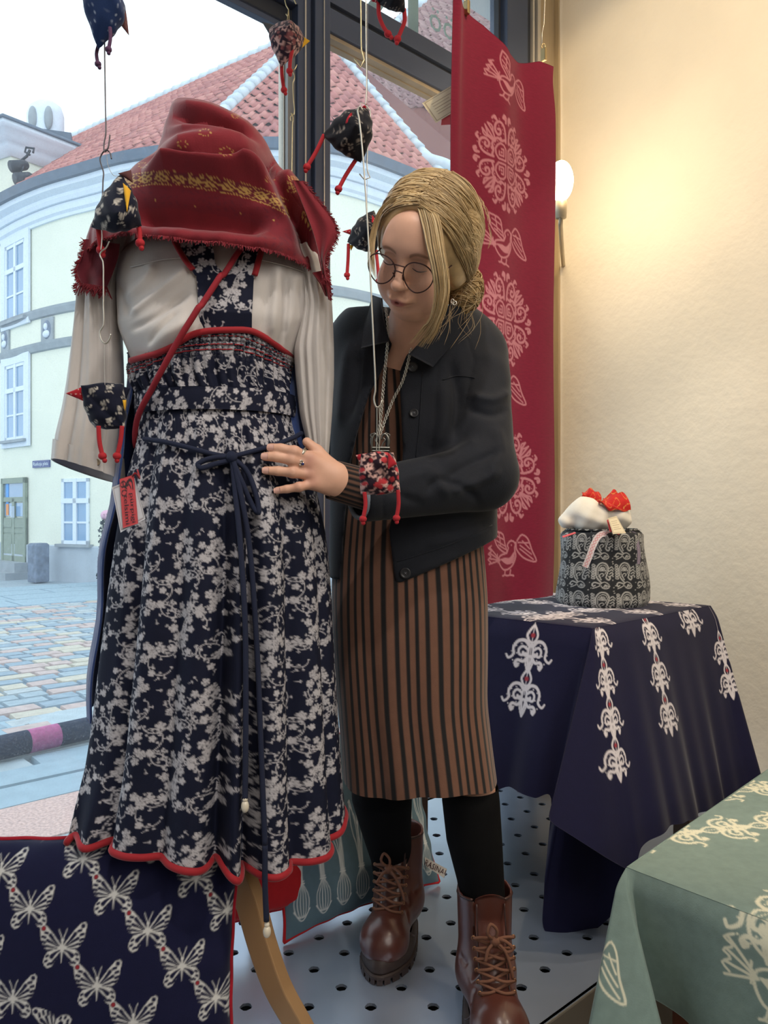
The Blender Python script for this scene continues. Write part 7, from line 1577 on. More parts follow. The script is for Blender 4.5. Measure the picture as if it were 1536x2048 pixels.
# sleeve: cut the cuff square and hollow it
ce0, ce1 = A3(716, 988, 1.345), A3(900, 968, 1.43); ax = (ce1-ce0)/np.linalg.norm(ce1-ce0); pl = (X-ce0[0])*ax[0]+(Y-ce0[1])*ax[1]+(Z-ce0[2])*ax[2]
holl = SDF().cap(ce0-ax*.05, ce0+ax*.05, .0405, .0405).grid(xs, ys, zs); fa = np.maximum(np.maximum(fa, -pl), -holl)
f = smin(smin(ft, fr2, .02), fa, .012)
V, Q = nets(f, xs, ys, zs); V = relax(V, Q, 3, .5); N = vnormals(V, Q)
PXv, PYv = 768+F*V[:, 0]/V[:, 1], 1024-F*(V[:, 2]-CZ)/V[:, 1]; fr_m = np.clip(-N[:, 1]*2+.2, 0, 1)
h = folds(PXv, PYv, [([(940, 790), (985, 800), (1022, 782)], .008, 9), ([(930, 815), (985, 830), (1020, 818)], -.007, 9), ([(880, 930), (920, 905), (960, 880)], .007, 12), ([(890, 958), (945, 925), (1010, 900)], -.008, 9), ([(900, 985), (950, 965), (1005, 940)], .008, 10), ([(850, 985), (880, 960), (940, 985), (960, 1010)], -.007, 8), ([(800, 960), (860, 945), (900, 1000)], .006, 12), ([(760, 955), (800, 990), (850, 1010)], -.004, 9),
    ([(905, 720), (915, 800), (905, 880)], -.010, 10), ([(880, 760), (890, 830), (870, 900)], .007, 16), ([(700, 680), (690, 760), (680, 860)], .006, 14), ([(720, 700), (712, 780), (690, 850)], -.006, 9), ([(870, 1070), (930, 1060), (985, 1040)], -.005, 9), ([(850, 1090), (900, 1080), (980, 1058)], .005, 12), ([(990, 850), (1000, 900), (975, 950)], .006, 12), ([(955, 700), (1000, 730), (1020, 780)], .004, 16)])
h += -.0022*np.exp(-(pdist(PXv, PYv, [(772, 1128), (830, 1112), (920, 1080), (992, 1046)])[0]/3.0)**2)-.0018*np.exp(-(pdist(PXv, PYv, [(876, 720), (868, 860), (860, 920)])[0]/3)**2)-.0020*np.exp(-(pdist(PXv, PYv, [(905, 650), (935, 675), (948, 720), (925, 830)])[0]/3)**2)-.002*np.exp(-(pdist(PXv, PYv, [(768, 938), (766, 1046)])[0]/2.5)**2)
V = V+N*(h*fr_m)[:, None]; V = relax(V, Q, 1, .3)
jk = link('jacket', mesh('jacket', V, Q), M_JACK, pr_); JB = BVHTree.FromPolygons([tuple(v) for v in V], [tuple(q) for q in Q.tolist()])
def hit(px, py, off=.002, bv=None):
    d = Vector(((px-768)/F, 1, -(py-1024)/F)).normalized(); r = (bv or JB).ray_cast(Vector((0, 0, CZ)), d); 
    if r[0] is None: return np.array(at(px, py, 1.45)), Vector((0, -1, 0))
    n = r[1] if r[1].dot(d) < 0 else -r[1]; return np.array(r[0]+n*off-d*0), n
M_BUT = mat('black_button', rgb(40, 40, 44), .3, bump=(60, .05)); M_THR = mat('grey_thread', rgb(120, 122, 130), .8, bump=(100, .1))
for px, py, r in ((825, 734, .0098), (828, 827, .0085), (811, 1146, .0105), (986, 640+380, .0)):
    if r == 0: continue
    p, n = hit(px, py, .0035); b = disc_button('jacket_button', Vector(p), r, M_BUT, jk, n); b.parent = jk
    for a, c in (((-.002, .002), (.002, -.002)), ((-.002, -.002), (.002, .002))): tube('button_thread', [p+np.array((a[0], -.0022, a[1])), p+np.array((c[0], -.0022, c[1]))], .0005, M_THR, jk, 5)
def seamline(pts, m=M_JACK, r=.0011, nm='seam', n=24):
    V, Fc = tube_vf([hit(x, y, .0006)[0] for x, y in resample(pts, n)], r, 5); return link(nm, mesh(nm, V, Fc), m, jk)
for pts in ([(776, 1128), (830, 1113), (920, 1081), (984, 1050)], [(845, 745), (838, 860), (832, 915)], [(885, 760), (915, 752), (950, 756)]): seamline(pts)
# left collar and right collar with real thickness
def collar(nm, L_, R_, d_l, d_r, m=30, n=14, flip=1):
    L2 = resample(L_, m); R2 = resample(R_, m); P = np.zeros((n, m, 3))
    for i in range(n):
        t = i/(n-1); q = L2+(R2-L2)*t
        for j in range(m): s = j/(m-1); d = (d_l[0]+(d_l[1]-d_l[0])*s)*(1-t)+(d_r[0]+(d_r[1]-d_r[0])*s)*t-.004*math.sin(math.pi*t); P[i, j] = at(q[j, 0], q[j, 1], d)
    return link(nm, solid_grid(nm, P, .003*flip), M_JACK, jk)
collar('collar', [(745, 590), (731, 640), (722, 696)], [(762, 596), (768, 640), (779, 682)], (1.475, 1.425), (1.43, 1.412))
collar('collar', [(905, 600), (868, 652), (818, 708)], [(930, 620), (915, 672), (866, 734)], (1.42, 1.408), (1.44, 1.425), flip=1)
# pale lining turned at the cuff
mb = MB(); ring_ = [ce0+.049*(np.cross(ax, (0, 1, 0))*math.cos(t)+np.cross(ax, np.cross(ax, (0, 1, 0)))*math.sin(t))*.96-ax*.001 for t in np.linspace(0, math.tau, 40, endpoint=False)]
V, Fc = tube_vf(ring_, .0042, 8, False, True); link('cuff_edge', mesh('cuff_edge', V, Fc), mat('grey_facing', rgb(126, 134, 146), .85, bump=(300, .2)), jk)
# ---- necklace: chains and twin horse pendant
def chainlinks(pts, n, r=.0024, w_=.00055):
    P = resample(pts, n); V = []; Fc = []; n0 = 0; T = np.gradient(P, axis=0); T /= np.linalg.norm(T, axis=1, keepdims=True)
    for i in range(n):
        u = T[i]; a = np.cross(u, (0, 1, 0)) if i % 2 else np.cross(np.cross(u, (0, 1, 0)), u)*.8+np.cross(u, (0, 1, 0))*.5; a /= np.linalg.norm(a); q = [P[i]+u*r*1.5*math.cos(t)+a*r*math.sin(t) for t in np.linspace(0, math.tau, 10, endpoint=False)]; v, f = tube_vf(q, w_, 5, False, True); V += v; Fc += [tuple(k+n0 for k in x) for x in f]; n0 += len(v)
    return link('necklace_chain', mesh('necklace_chain', V, Fc), M_SILVER, pr_, kind='stuff')
KB = lambda px, py, off: np.array(at(px, py, min(1.44, hit(px, py)[0][1])-off))
chainlinks([A3(772, 618, 1.41), A3(776, 660, 1.418), A3(774, 700, 1.425), A3(768, 760, 1.43), A3(762, 830, 1.425), A3(758, 866, 1.42)], 62); chainlinks([A3(822, 700, 1.425), A3(806, 760, 1.43), A3(786, 800, 1.43), A3(770, 840, 1.425), A3(761, 866, 1.42)], 46)
pd = thing('necklace_pendant', A3(760, 888, 1.41), None, None); pd.parent = pr_; pd.matrix_parent_inverse = Matrix.Translation(-Vector(pr_.location)); M_PEW = mat('dark_pewter', rgb(120, 118, 112), .35, metal=.9, bump=(120, .3))
def pchild(nm, pts, r, n=16): V, Fc = tube_vf(resample([at(x, y, 1.408) for x, y in pts], n), r if not hasattr(r, '__len__') else np.interp(np.linspace(0, 1, n), np.linspace(0, 1, len(r)), r), 7); o = link(nm, mesh(nm, V, Fc), M_PEW); o.parent = pd; o.matrix_parent_inverse = Matrix.Translation(-Vector(A3(760, 888, 1.41)))
pchild('pendant_bar', [(742, 896), (780, 896)], .003); pchild('pendant_bar', [(743, 902), (779, 902)], .0024)
for s in (-1, 1): X = lambda x: 760.5+s*x; pchild('horse_head', [(X(16), 895), (X(17), 882), (X(14), 872), (X(9), 868), (X(4), 872), (X(3), 880)], (.0018, .0026, .003, .0026, .002, .0012)); pchild('horse_mane', [(X(17), 876), (X(19), 870), (X(14), 867), (X(10), 866)], .0012); pchild('pendant_scroll', [(X(3), 894), (X(6), 886), (X(10), 880), (X(6), 876)], .0013)
tube('earring', [A3(905+3*math.cos(t), 603+5*math.sin(t), 1.345) for t in np.linspace(0, math.tau, 12, endpoint=False)], .0012, M_SILVER, pr_, 6, closed=True); tube('earring', [A3(909+4*math.cos(t), 606+4*math.sin(t), 1.343) for t in np.linspace(0, math.tau, 12, endpoint=False)], .001, M_SILVER, pr_, 6, closed=True)
# ---- tights
M_TIGHT = mat('black_tights', rgb(6, 6, 8), .85, bump=(500, .2, .001), var=.1, var_scale=30, spec=.15)
for rows, dd_ in (([(1572, 884, 996, 1.54), (1600, 884, 999, 1.535), (1680, 893, 1004, 1.525), (1760, 914, 1008, 1.515), (1830, 926, 1012, 1.505), (1900, 932, 1012, 1.50)], 0), ([(1572, 702, 824, 1.67), (1600, 704, 824, 1.68), (1660, 722, 822, 1.72), (1720, 742, 824, 1.77), (1790, 752, 826, 1.79)], 1)):
    r = np.array(rows, float); n = 60; yy = np.linspace(r[0, 0], r[-1, 0], n); L_, R_, d_ = [np.interp(yy, r[:, 0], r[:, k]) for k in (1, 2, 3)]; z = CZ-(yy-1024)/F*d_; ph = np.linspace(0, math.tau, 40, endpoint=False); a = (R_-L_)/2/F*d_
    P = np.stack([((L_+R_)/2-768)/F*d_+a*np.sin(ph)[:, None], d_-a*1.02*np.cos(ph)[:, None], np.repeat(z[None], 40, 0)], -1); link('tights', grid_mesh('tights', P, wu=True), M_TIGHT, pr_)
# ---- lace-up boots (toe towards -y in their own frame)
M_BOOT = mat('brown_leather', rgb(82, 44, 36), .34, bump=(160, .18, .0012), var=.16, var_scale=9, spec=.55, coat=.25); M_BOOTD = mat('dark_brown_leather', rgb(56, 32, 27), .4, bump=(140, .2), var=.1); M_SOLE = mat('brown_rubber', rgb(50, 36, 32), .6, bump=(90, .15)); M_LACE = mat('brown_lace', rgb(112, 74, 56), .85, bump=(400, .5, .001)); M_EYE = mat('bronze_eyelet', rgb(150, 110, 80), .35, metal=.8, bump=(90, .05))
S = SDF(); fl = (np.array((0, 1.0, 0)), .98)
S.cap((0, .045, .09), (0, .052, .24), .050, .054, .02).cap((0, .03, .078), (0, -.09, .066), .050, .043, .04).ell((0, -.105, .058), (.049, .052, .042), .03).ell((0, .075, .07), (.041, .04, .05), .03)
S.plane((0, 0, .232), (0, -.10, 1), .004).plane((0, 0, .034), (0, 0, -1), .006); S.cap((0, .048, .16), (0, .054, .30), .046, .050, .004, 's')
S.box((0, -.03, .22), (.024, .05, .062), .012, .006, 's')   # throat opening at the front
BV, BQ = S.mesh((-.075, -.18, .0), (.075, .14, .25), .0035); BV = relax(BV, BQ, 2, .4); bN = vnormals(BV, BQ)
cre = folds(BV[:, 1], BV[:, 2], [([(-.06, .075), (-.045, .10)], -.003, .006), ([(-.03, .10), (-.02, .13)], -.003, .006), ([(.0, .115), (.03, .12)], -.0025, .006)]); BV = BV+bN*cre[:, None]
bootV = BVHTree.FromPolygons([tuple(v) for v in BV], [tuple(q) for q in BQ.tolist()])
def bhit(x, z):  # front surface at x, z in the boot frame
    r = bootV.ray_cast(Vector((x, -.4, z)), Vector((0, 1, 0))); return r[0] if r[0] is not None else Vector((x, -.03, z))
def foot_outline(o=0.0, n=64):
    pts = []
    for t in np.linspace(0, math.tau, n, endpoint=False):
        s, c = math.sin(t), math.cos(t); y = -.025-.130*c; w_ = np.interp(y, [-.16, -.13, -.09, -.03, .03, .08, .11], [.030, .046, .053, .048, .042, .042, .034]); pts.append((w_*math.copysign(abs(s)**.75, s)*(1+o/.05), y*(1+o/.13)+.0))
    return np.array(pts)
def make_boot(M, lace_phase):
    Mn = np.array(M); tr = lambda P: np.asarray(P, float) @ Mn[:3, :3].T+Mn[:3, 3]
    bt = link('boot', mesh('boot', tr(BV), BQ), M_BOOT, pr_)
    def ch(nm, V, Fc, m, smooth=True): return link(nm, mesh(nm, tr(V), Fc, smooth), m, bt)
    # midsole: rounded band
    prof = [(-.004, .018), (.004, .018), (.006, .024), (.005, .034), (.001, .044), (-.004, .048)]; P = np.array([[(x, y, z) for (x, y) in foot_outline(o)] for o, z in prof]).transpose(1, 0, 2)
    ch('midsole', P.reshape(-1, 3), gridq(64, len(prof), True), M_SOLE)
    prof = [(-.02, .0185), (.007, .0185), (.0085, .014), (.0085, .010), (-.02, .009)]; P = np.array([[(x, y, z) for (x, y) in foot_outline(o)] for o, z in prof]).transpose(1, 0, 2); ch('outsole', P.reshape(-1, 3), gridq(64, len(prof), True), M_SOLE)
    a = foot_outline(.0088, 96); b = foot_outline(-.010, 96); mb = MB()
    for k in range(0, 96, 4): i, j = k, (k+3) % 96; mb.prism([(a[i][0], a[i][1], .0), (a[j][0], a[j][1], .0), (b[j][0], b[j][1], .0), (b[i][0], b[i][1], .0)], (0, 0, .0155))
    ch('tread_lugs', mb.v, mb.f, M_SOLE, False)
    # toe rand, tongue, quarter edges
    ro = foot_outline(-.0005, 64); rp = []
    for (x, y) in ro:
        if y < -.03: rp.append((x*.985, y*.99, .052+.006*(y < -.1)))
    # tongue
    P = np.zeros((16, 24, 3))
    for i, u in enumerate(np.linspace(-1, 1, 16)):
        for j, v in enumerate(np.linspace(0, 1, 24)): P[i, j] = (u*(.022+.006*v), -.060+.052*min(1, v*1.5)**.8-.014*max(0, v-.6)+.008*u*u, .105+.150*v-.012*u*u*v)
    me = solid_grid('tongue', tr(P), .0035); link('tongue', me, M_BOOT, bt)
    for s in (-1, 1):
        V, Fc = tube_vf(resample([(s*.026, -.012, .236), (s*.027, -.026, .19), (s*.027, -.042, .14), (s*.025, -.066, .105), (s*.034, -.078, .085), (s*.050, -.066, .060), (s*.054, -.05, .048)], 40), .0017, 6); ch('quarter_edge', V, Fc, M_BOOTD)
    # eyelets and laces
    ey = [(.031, -.066, .108), (.033, -.058, .124), (.034, -.050, .140), (.035, -.043, .156), (.036, -.037, .172), (.037, -.031, .188)]
    for s in (-1, 1):
        for (x, y, z) in ey:
            v, f = tube_vf([(s*x+.0032*math.cos(t), y-.007, z+.0032*math.sin(t)) for t in np.linspace(0, math.tau, 12, endpoint=False)], .0012, 6, False, True); ch('eyelet', v, f, M_EYE)
    for k in range(len(ey)-1):
        for s in (-1, 1):
            a_, b_ = ey[k], ey[k+1]; pts = resample([(s*a_[0], a_[1]-.008, a_[2]), (s*.012, a_[1]-.017-.002*s, (a_[2]*.65+b_[2]*.35)), (-s*.014, b_[1]-.014-.002*s, a_[2]*.35+b_[2]*.65), (-s*b_[0], b_[1]-.008, b_[2])], 16); v, f = tube_vf(pts, .0028, 7); ch('lace', v, f, M_LACE)
    pts = resample([(-ey[0][0], ey[0][1]-.008, ey[0][2]), (0, ey[0][1]-.016, ey[0][2]-.004), (ey[0][0], ey[0][1]-.008, ey[0][2])], 14); v, f = tube_vf(pts, .0028, 7); ch('lace', v, f, M_LACE)
    kz, ky = .192, -.052
    for pts in ([(-.037, -.040, .188), (-.02, -.050, .194), (0, ky, kz), (.02, -.050, .194), (.037, -.040, .188)], [(0, ky-.004, kz), (-.016, ky-.014, kz+.018), (-.010, ky-.012, kz+.034), (.002, ky-.010, kz+.022), (0, ky-.006, kz)], [(0, ky-.004, kz), (.014, ky-.012, kz+.004), (.030, ky-.014, kz-.010), (.020, ky-.014, kz-.016), (0, ky-.006, kz-.004)],
                [(0, ky-.006, kz), (.016, ky-.014, kz-.014), (.026+lace_phase, ky-.016, kz-.045), (.030+lace_phase, ky-.016, kz-.062)], [(0, ky-.006, kz), (-.014, ky-.012, kz-.012), (-.020-lace_phase, ky-.016, kz-.030)]):
        v, f = tube_vf(resample(pts, 18), .0030, 7); ch('lace', v, f, M_LACE)
    m2 = MB(); m2.ball((0, ky-.006, kz), (.010, .008, .009), 12, 8); ch('lace_knot', m2.v, m2.f, M_LACE)
    V, Fc = tube_vf(resample([(s_*.001*0+.052*math.sin(t), .05-.052*math.cos(t)*1.0, .229+.006*math.cos(t)) for s_, t in [(1, t) for t in np.linspace(.62, math.tau-.62, 20)]], 50), .0028, 7); ch('collar_edge', V, Fc, M_BOOTD)
    return bt
def boot_matrix(px, py_sole, d, ang): p = A3(px, 1024, d); return Matrix.Translation((p[0], d, .001)) @ Matrix.Rotation(math.radians(ang), 4, 'Z')
make_boot(Matrix.Translation((A3(972, 0, 1.50)[0], 1.452, .001)) @ Matrix.Rotation(math.radians(3), 4, 'Z'), .0)
make_boot(Matrix.Translation((A3(790, 0, 1.76)[0], 1.735, .001)) @ Matrix.Rotation(math.radians(-14), 4, 'Z'), .006)
# ================================================================ STUFFED FABRIC BIRDS ON WIRES
M_WIREB = mat('dark_wire', rgb(96, 92, 96), .35, metal=.8, bump=(200, .05)); M_WIREG = mat('golden_wire', rgb(196, 180, 140), .3, metal=.85, bump=(200, .05))
M_LEGR = mat('red_leg_cord', rgb(176, 34, 44), .85, bump=(380, .5, .001)); M_LEGP = mat('purple_leg_cord', rgb(84, 52, 84), .85, bump=(380, .5, .001))
def bmat(nm, base, ink, ink2=None): return weave(nm, base, ink, ink2, sc=500)
B_DOT = bmat('blue_dotted_cotton', rgb(34, 54, 96), rgb(176, 190, 210)); B_FLW = bmat('navy_blossom_cotton', rgb(17, 21, 40), rgb(196, 190, 180)); B_RING = bmat('black_ring_cotton', rgb(20, 20, 28), rgb(150, 140, 130)); B_PINK = bmat('pink_mottled_cotton', rgb(44, 28, 40), rgb(222, 178, 168), rgb(190, 60, 66)); B_PINKB = bmat('dusty_pink_cotton', rgb(46, 34, 46), rgb(196, 156, 148), rgb(140, 84, 84)); B_RED = bmat('red_dotted_cotton', rgb(170, 34, 46), rgb(226, 190, 180)); B_BRN = bmat('brown_cotton', rgb(96, 60, 60), rgb(120, 90, 80)); B_YEL = bmat('yellow_tab', rgb(226, 172, 50), rgb(240, 210, 120)); B_GREY = bmat('grey_felt', rgb(78, 80, 84), rgb(110, 110, 110))
def bprint2(kind, P):
    x, y = P[:, 0]+.37*P[:, 1], P[:, 2]; z = np.zeros(len(P)); g = np.random.RandomState(abs(hash(kind)) % 1000 if False else len(kind)*7)
    T = .052; r = Ras(T, T, 2600, True); r2 = Ras(T, T, 2600, True)
    if kind == 'dot':
        for i in range(8):
            for j in range(5): r.seg((i*T/8+(j % 2)*T/16, j*T/5), (i*T/8+(j % 2)*T/16, j*T/5+.0018), .0009)
    elif kind == 'flw':
        for cx, cy, R_ in ((.010, .012, .0046), (.034, .020, .0040), (.018, .038, .0044), (.044, .044, .0042)):
            r.dot((cx, cy), R_); r.dot((cx, cy), R_*.72, True); r.dot((cx, cy), R_*.6); 
            for k in range(8): a = k*.785; r.seg((cx, cy), (cx+R_*.6*math.cos(a), cy+R_*.6*math.sin(a)), .0003, erase=True)
            r.dot((cx+.0065, cy-.0045), .0024); r.dot((cx+.0065, cy-.0045), .0012, True); r.curve([(cx-.002, cy+.008), (cx+.0015, cy+.0062), (cx+.006, cy+.0085)], .0011, 8); r.seg((cx-.004, cy+.006), (cx-.006, cy+.009), .001)
    elif kind == 'ring':
        for cx, cy, R_ in ((.012, .010, .0045), (.036, .016, .0035), (.020, .034, .0042), (.045, .040, .0034), (.006, .046, .0026)): r.curve([(cx+R_*math.cos(t), cy+R_*1.15*math.sin(t)) for t in np.linspace(0, 6.28, 12)], .0011, 24); r.curve([(cx-.004, cy+.008), (cx, cy+.006), (cx+.004, cy+.008)], .0009, 8); r.dot((cx+.008, cy+.003), .0012)
    elif kind == 'pink':
        for i in range(46): c = g.rand(2)*T; a = g.uniform(0, 6.28); r.curve([c, c+.004*np.array((math.cos(a), math.sin(a))), c+.007*np.array((math.cos(a+.8), math.sin(a+.8)))], g.uniform(.0012, .0026), 8)
        for i in range(12): r2.dot(g.rand(2)*T, g.uniform(.002, .005))
    elif kind == 'red':
        for i in range(7):
            for j in range(7): r.dot((i*T/7+(j % 2)*T/14, j*T/7), .0010)
    return r.sample(x+1, 1-y), r2.sample(x+1, 1-y)
def puff(nm, corners, amt, kind, m, parent, n=34):
    """stuffed tetrahedral bag"""
    C = [np.array(c, float) for c in corners]; cen = sum(C)/4; VV = []; QQ = []; b0 = 0
    for f in ((0, 1, 2), (0, 3, 1), (1, 3, 2), (2, 3, 0)):
        A, B_, D_ = [C[i] for i in f]; nr = np.cross(B_-A, D_-A); nr /= np.linalg.norm(nr)+1e-9
        if np.dot(nr, (A+B_+D_)/3-cen) < 0: nr = -nr
        idx = {}; 
        for i in range(n+1):
            for j in range(n+1-i):
                a, b, c = i/n, j/n, 1-(i+j)/n; s = (a*b+b*c+a*c)*3; w_ = 27*a*b*c; p = A*a+B_*b+D_*c; p = p+(cen-p)*.0+nr*amt*(w_**.6)*1.0+(p-cen)*.16*(s*(1-max(a, b, c)))*1.0
                p = p+nr*.0012*math.sin(a*23+b*17)*w_**.3; idx[(i, j)] = b0+len(VV)*0+len(idx); VV.append(p)
        for i in range(n):
            for j in range(n-i):
                QQ.append((idx[(i, j)], idx[(i+1, j)], idx[(i, j+1)]))
                if j < n-i-1: QQ.append((idx[(i+1, j)], idx[(i+1, j+1)], idx[(i, j+1)]))
        b0 += len(idx)
    V = np.array(VV); pa, pb = bprint2(kind, V-cen)
    me = mesh(nm, V, np.array(QQ), True, {'print': pa, 'print2': pb}); bm = bmesh.new(); bm.from_mesh(me); bmesh.ops.remove_doubles(bm, verts=bm.verts, dist=1e-5); bmesh.ops.recalc_face_normals(bm, faces=bm.faces); bm.to_mesh(me); bm.free(); return link(nm, me, m, parent)
def leg(pts, r, m, parent, knot=True):
    P = resample(pts, 26); V, Fc = tube_vf(P, r, 8); o = link('leg', mesh('leg', V, Fc), m, parent)
    if knot:
        e_ = P[-1]; mb = MB(); mb.ball(e_, (r*1.9, r*1.8, r*1.7), 10, 7); d = (P[-1]-P[-3]); d = d/np.linalg.norm(d); mb.ball(e_+d*r*2.0+np.array((r*.5, 0, 0)), (r*1.1,)*3, 8, 6); mb.build('leg_knot', m, o, smooth=True)
def flapt(nm, tri, kind, m, parent, th=.004):
    A, B_, C_ = [np.array(t, float) for t in tri]; n = 20; V = []; F_ = []
    nr = np.cross(B_-A, C_-A); nr /= np.linalg.norm(nr); idx = {}
    for sg in (1, -1):
        for i in range(n+1):
            for j in range(n+1-i): a, b, c = i/n, j/n, 1-(i+j)/n; idx[(sg, i, j)] = len(V); V.append(A*a+B_*b+C_*c+nr*sg*(.0004+th*(27*a*b*c)**.5))
        for i in range(n):
            for j in range(n-i):
                F_.append((idx[(sg, i, j)], idx[(sg, i+1, j)], idx[(sg, i, j+1)]))
                if j < n-i-1: F_.append((idx[(sg, i+1, j)], idx[(sg, i+1, j+1)], idx[(sg, i, j+1)]))
    V = np.array(V); pa, pb = bprint2(kind, V-A); me = mesh(nm, V, np.array(F_), True, {'print': pa, 'print2': pb}); bm = bmesh.new(); bm.from_mesh(me); bmesh.ops.recalc_face_normals(bm, faces=bm.faces); bm.to_mesh(me); bm.free(); return link(nm, me, m, parent)
GB = 'stuffed fabric birds hanging in the window'
def bird(label, d, corners, kind, m, amt, legs, lm, lr, flaps=()):
    X = lambda p: A3(p[0], p[1], d+(p[2] if len(p) > 2 else 0)); cs = [X(c) for c in corners]; t = thing('fabric_bird', sum(cs)/4, label, 'ornament', GB)
    puff('bird_body', cs, amt, kind, m, t)
    for l in legs: leg([X(p) for p in l], lr, lm, t)
    for nm, tri, k2, m2 in flaps: flapt(nm, [X(p) for p in tri], k2, m2, t)
    return t
bird('blue dotted fabric bird at the top left corner with dark legs', 1.20, [(158, -60, 0), (248, 14, .02), (196, 100, -.01), (225, -30, -.05)], 'dot', B_DOT, .016, [[(197, 90), (193, 108), (196, 128)], [(220, 55, -.03), (221, 75, -.03), (217, 99, -.03)]], M_LEGP, .0028,
     [('tail', [(250, 10, .02), (258, 71, .02), (236, 42, .01)], 'red', B_BRN)])
bird('navy blossom fabric bird hanging in front of red scarf', 1.21, [(242, 346, .02), (181, 455, 0), (284, 452, 0), (236, 425, -.055)], 'flw', B_FLW, .012, [[(196, 452), (198, 472), (202, 500)], [(276, 448), (279, 465), (280, 486)]], M_LEGR, .0040,
     [('beak', [(236, 347, .01), (262, 340, .01), (266, 366, .01)], 'none', B_BRN), ('side_label', [(246, 366, -.028), (262, 382, -.024), (254, 424, -.048)], 'none', B_YEL)])
bird('navy blossom fabric bird with red dotted beak beside ivory cuff', 1.19, [(161, 771, .0), (247, 767, .03), (249, 857, .0), (189, 855, .035)], 'flw', B_FLW, .014, [[(197, 852), (199, 884), (205, 912)], [(244, 852), (241, 882), (234, 912)]], M_LEGR, .0036,
     [('beak', [(131, 787, .01), (166, 773, .01), (176, 806, .01)], 'red', B_RED), ('tail', [(244, 772, .03), (260, 777, .03), (250, 806, .03)], 'flw', B_FLW), ('side_label', [(245, 800, .0), (253, 800, .0), (250, 822, .0)], 'none', B_YEL)])
bird('pink mottled fabric bird hanging before the window post', 1.80, [(538, 56, .0), (612, 78, .02), (562, 134, -.01), (580, 50, -.07)], 'pink', B_PINKB, .018, [[(563, 128), (564, 152), (568, 180)], [(586, 92, -.03), (581, 118, -.03), (579, 142, -.03)]], M_LEGR, .0042,
     [('tail', [(524, 44, 0), (560, 52, 0), (550, 88, 0)], 'none', B_GREY), ('beak', [(600, 70, .0), (620, 82, .0), (602, 98, -.01)], 'none', B_YEL)])
bird('black ring patterned fabric bird with long red legs near window post', 1.32, [(736, 216, .0), (645, 270, .0), (722, 326, .0), (712, 250, -.06)], 'ring', B_RING, .016, [[(648, 270), (633, 302), (614, 334)], [(714, 316), (692, 350), (677, 378)]], M_LEGR, .0036,
     [('beak', [(704, 224, -.045), (698, 246, -.05), (690, 256, -.04)], 'red', B_RED), ('tail', [(722, 216, .0), (734, 208, .0), (732, 220, .0)], 'red', B_RED)])
bird('black ring patterned fabric bird half hidden behind blonde hair', 1.82, [(748, 420, .0), (694, 484, .0), (752, 506, .0), (735, 455, -.07)], 'ring', B_RING, .016, [[(697, 488), (696, 520), (694, 550)], [(752, 500), (756, 540), (757, 562)]], M_LEGR, .0040,
     [('beak', [(684, 463, .0), (702, 458, .0), (702, 470, .0)], 'red', B_RED), ('side_label', [(698, 490, .0), (708, 490, .0), (702, 502, .0)], 'none', B_YEL), ('tail', [(744, 430, -.04), (750, 438, -.04), (741, 456, -.05)], 'red', B_RED)])
bird('dark dotted fabric bird at top edge above right hand transom', 1.66, [(752, -30, .0), (757, 8, .0), (811, 26, .0), (795, -34, -.06)], 'dot', B_RING, .016, [[(757, 4), (758, 30), (766, 52), (776, 68)], [(808, 18), (809, 42), (802, 62), (795, 78)]], M_LEGR, .0045,
     [('beak', [(742, 2, .0), (757, -6, .0), (757, 6, .0)], 'red', B_RED)])
bird('red mottled fabric bird hanging in front of the black jacket', 1.13, [(722, 908, .0), (787, 905, .025), (801, 984, .0), (721, 990, .03)], 'pink', B_PINK, .014, [[(729, 984), (731, 1010), (726, 1038)], [(796, 980), (797, 1010), (793, 1036)]], M_LEGR, .0030,
     [('tail', [(711, 910, .01), (734, 906, .01), (724, 934, .01)], 'red', B_RED), ('beak', [(776, 905, -.012), (794, 928, -.012), (776, 938, -.02)], 'none', B_RED)])
# --- wires with hooks
GW = 'wire hooks carrying the fabric birds'
def wire(label, pts, d, m, r=.0011, extra=()):
    t = thing('wire_hook', A3(pts[0][0], pts[0][1], d), label, 'wire', GW); P = [np.array(at(p[0], p[1], p[2] if len(p) > 2 else d)) for p in pts]
    tube('wire', P, r, m, t, 6, max(40, len(P)*8))
    for nm, q, r2, m2 in extra: tube(nm, [np.array(at(p[0], p[1], p[2] if len(p) > 2 else d)) for p in q], r2, m2, t, 5, 20)
def ceil_y(d): return 1024-(CEIL_Z-CZ)*F/d
M_THREAD = mat('clear_thread', rgb(190, 186, 180), .4, bump=(300, .05))
wire('straight dark wire dropping from the blue dotted bird, hooked at its lower end', [(209, 60), (209.5, 120), (211, 220), (211.5, 268), (208, 288), (209, 304), (216, 296), (220, 270)], 1.20, M_WIREB, .0011, [('hanging_thread', [(205, ceil_y(1.2)), (206, -60)], .0006, M_THREAD)])
wire('short bent dark wire with open loop above navy blossom bird at scarf', [(223, 318), (220, 306), (212, 300), (205, 306), (200, 318), (203, 332), (207, 345), (206, 362), (205, 392)], 1.205, M_WIREB, .0011, [('hanging_thread', [(213, 305), (216, 330), (226, 350), (238, 352, 1.22)], .0004, M_THREAD)])
wire('steel wire hanging below the scarf bird, ending in open hook over ivory sleeve', [(219, 482), (212, 496), (204, 502), (200, 510), (206, 524), (207, 560), (207, 610), (207, 650), (200, 664), (203, 680), (211, 687), (218, 680), (222, 668)], 1.20, M_WIRE, .0011, [('hanging_thread', [(204, 455), (204, 480), (202, 500)], .0009, M_WIRE), ('hanging_thread', [(209, 686), (209, 730), (210, 772, 1.195)], .0004, M_THREAD)])
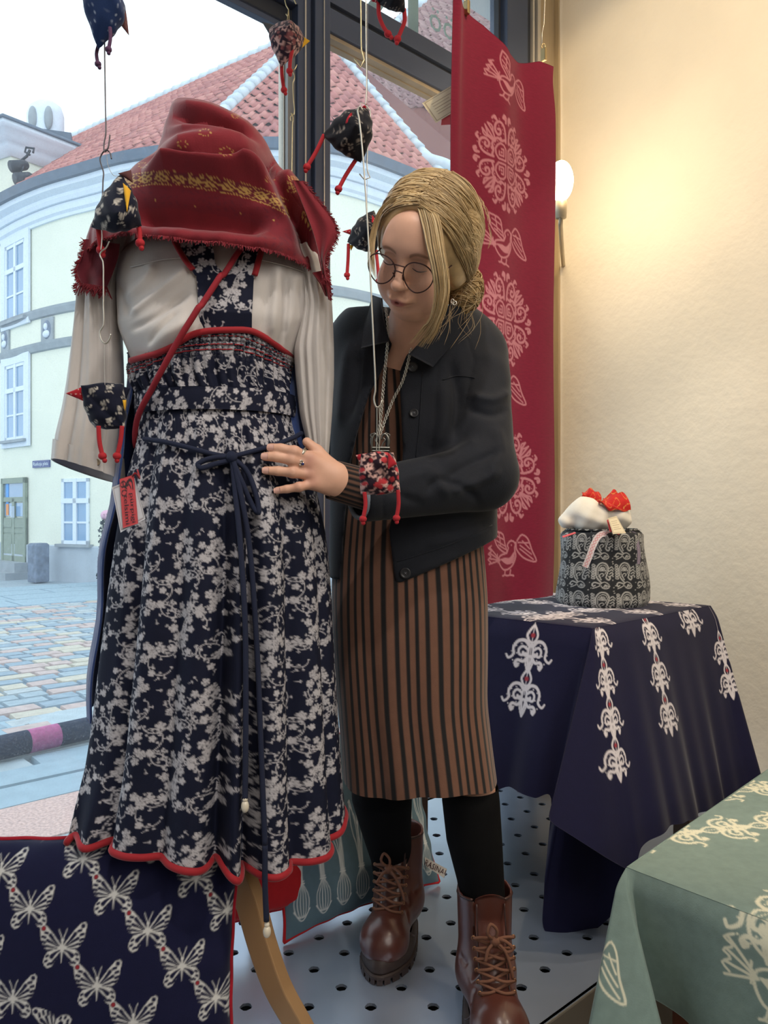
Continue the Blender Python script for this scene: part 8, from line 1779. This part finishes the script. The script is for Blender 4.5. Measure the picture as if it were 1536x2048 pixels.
wire('pale looped wire holding the pink mottled bird', [(592, 8), (586, -4), (578, -12), (570, -4), (572, 10), (577, 20), (575, 32), (572, 28)], 1.80, M_WIREG, .0013, [('hanging_thread', [(577, 18), (575, 36), (573, 54)], .0010, M_WIREG), ('hanging_thread', [(577, 18), (578, 36), (577, 54)], .0010, M_WIREG), ('hanging_thread', [(578, ceil_y(1.8)), (578, -10)], .0008, M_THREAD)])
wire('crooked pale wire hanging down the window post below pink bird', [(594, 129), (588, 140), (582, 138), (588, 148), (589, 156), (586, 166), (587, 200), (589, 222), (587, 230), (582, 226), (586, 234), (585, 250), (584, 320), (583, 420)], 1.82, M_WIREG, .0013, [('hanging_thread', [(582, 242), (581, 234), (586, 228)], .0012, M_WIREG)])
wire('golden wire with open hook hanging before the transom', [(721, ceil_y(1.35)), (721, -40), (722, 40), (723, 100), (728, 118), (729, 130), (722, 136), (713, 126), (709, 117)], 1.35, M_WIREG, .0014)
wire('steel wire holding the ring patterned bird, with round loop and lower hook', [(732, ceil_y(1.31)), (732, -40), (732, 60), (733, 190), (730, 204), (733, 214), (741, 222), (742, 234), (736, 242), (735, 300), (734, 338), (740, 352), (736, 362), (727, 358), (719, 348)], 1.31, M_WIRE, .0012)
wire('long steel wire running down past the woman face to red mottled bird', [(726, 222), (720, 213), (715, 220), (718, 236), (723, 280), (728, 340), (734, 430), (738, 500), (743, 600), (748, 700), (751, 780), (748, 798), (753, 815), (760, 812), (764, 800)], 1.14, M_WIRE, .0014, [('hanging_thread', [(720, 213), (722, 206, 1.2), (732, 208, 1.31)], .0007, M_THREAD), ('hanging_thread', [(754, 815), (754, 860), (753, 905)], .0007, M_WIRE), ('hanging_thread', [(758, 812), (760, 860), (758, 905, 1.14)], .0007, M_WIRE)])
wire('fine clear thread holding the half hidden ring patterned bird', [(735, ceil_y(1.81)), (735, 200), (734, 440)], 1.81, M_THREAD, .0006)
wire('fine clear thread holding the dark dotted bird at top edge', [(776, ceil_y(1.66)), (776, -60), (776, -28)], 1.66, M_THREAD, .0006)
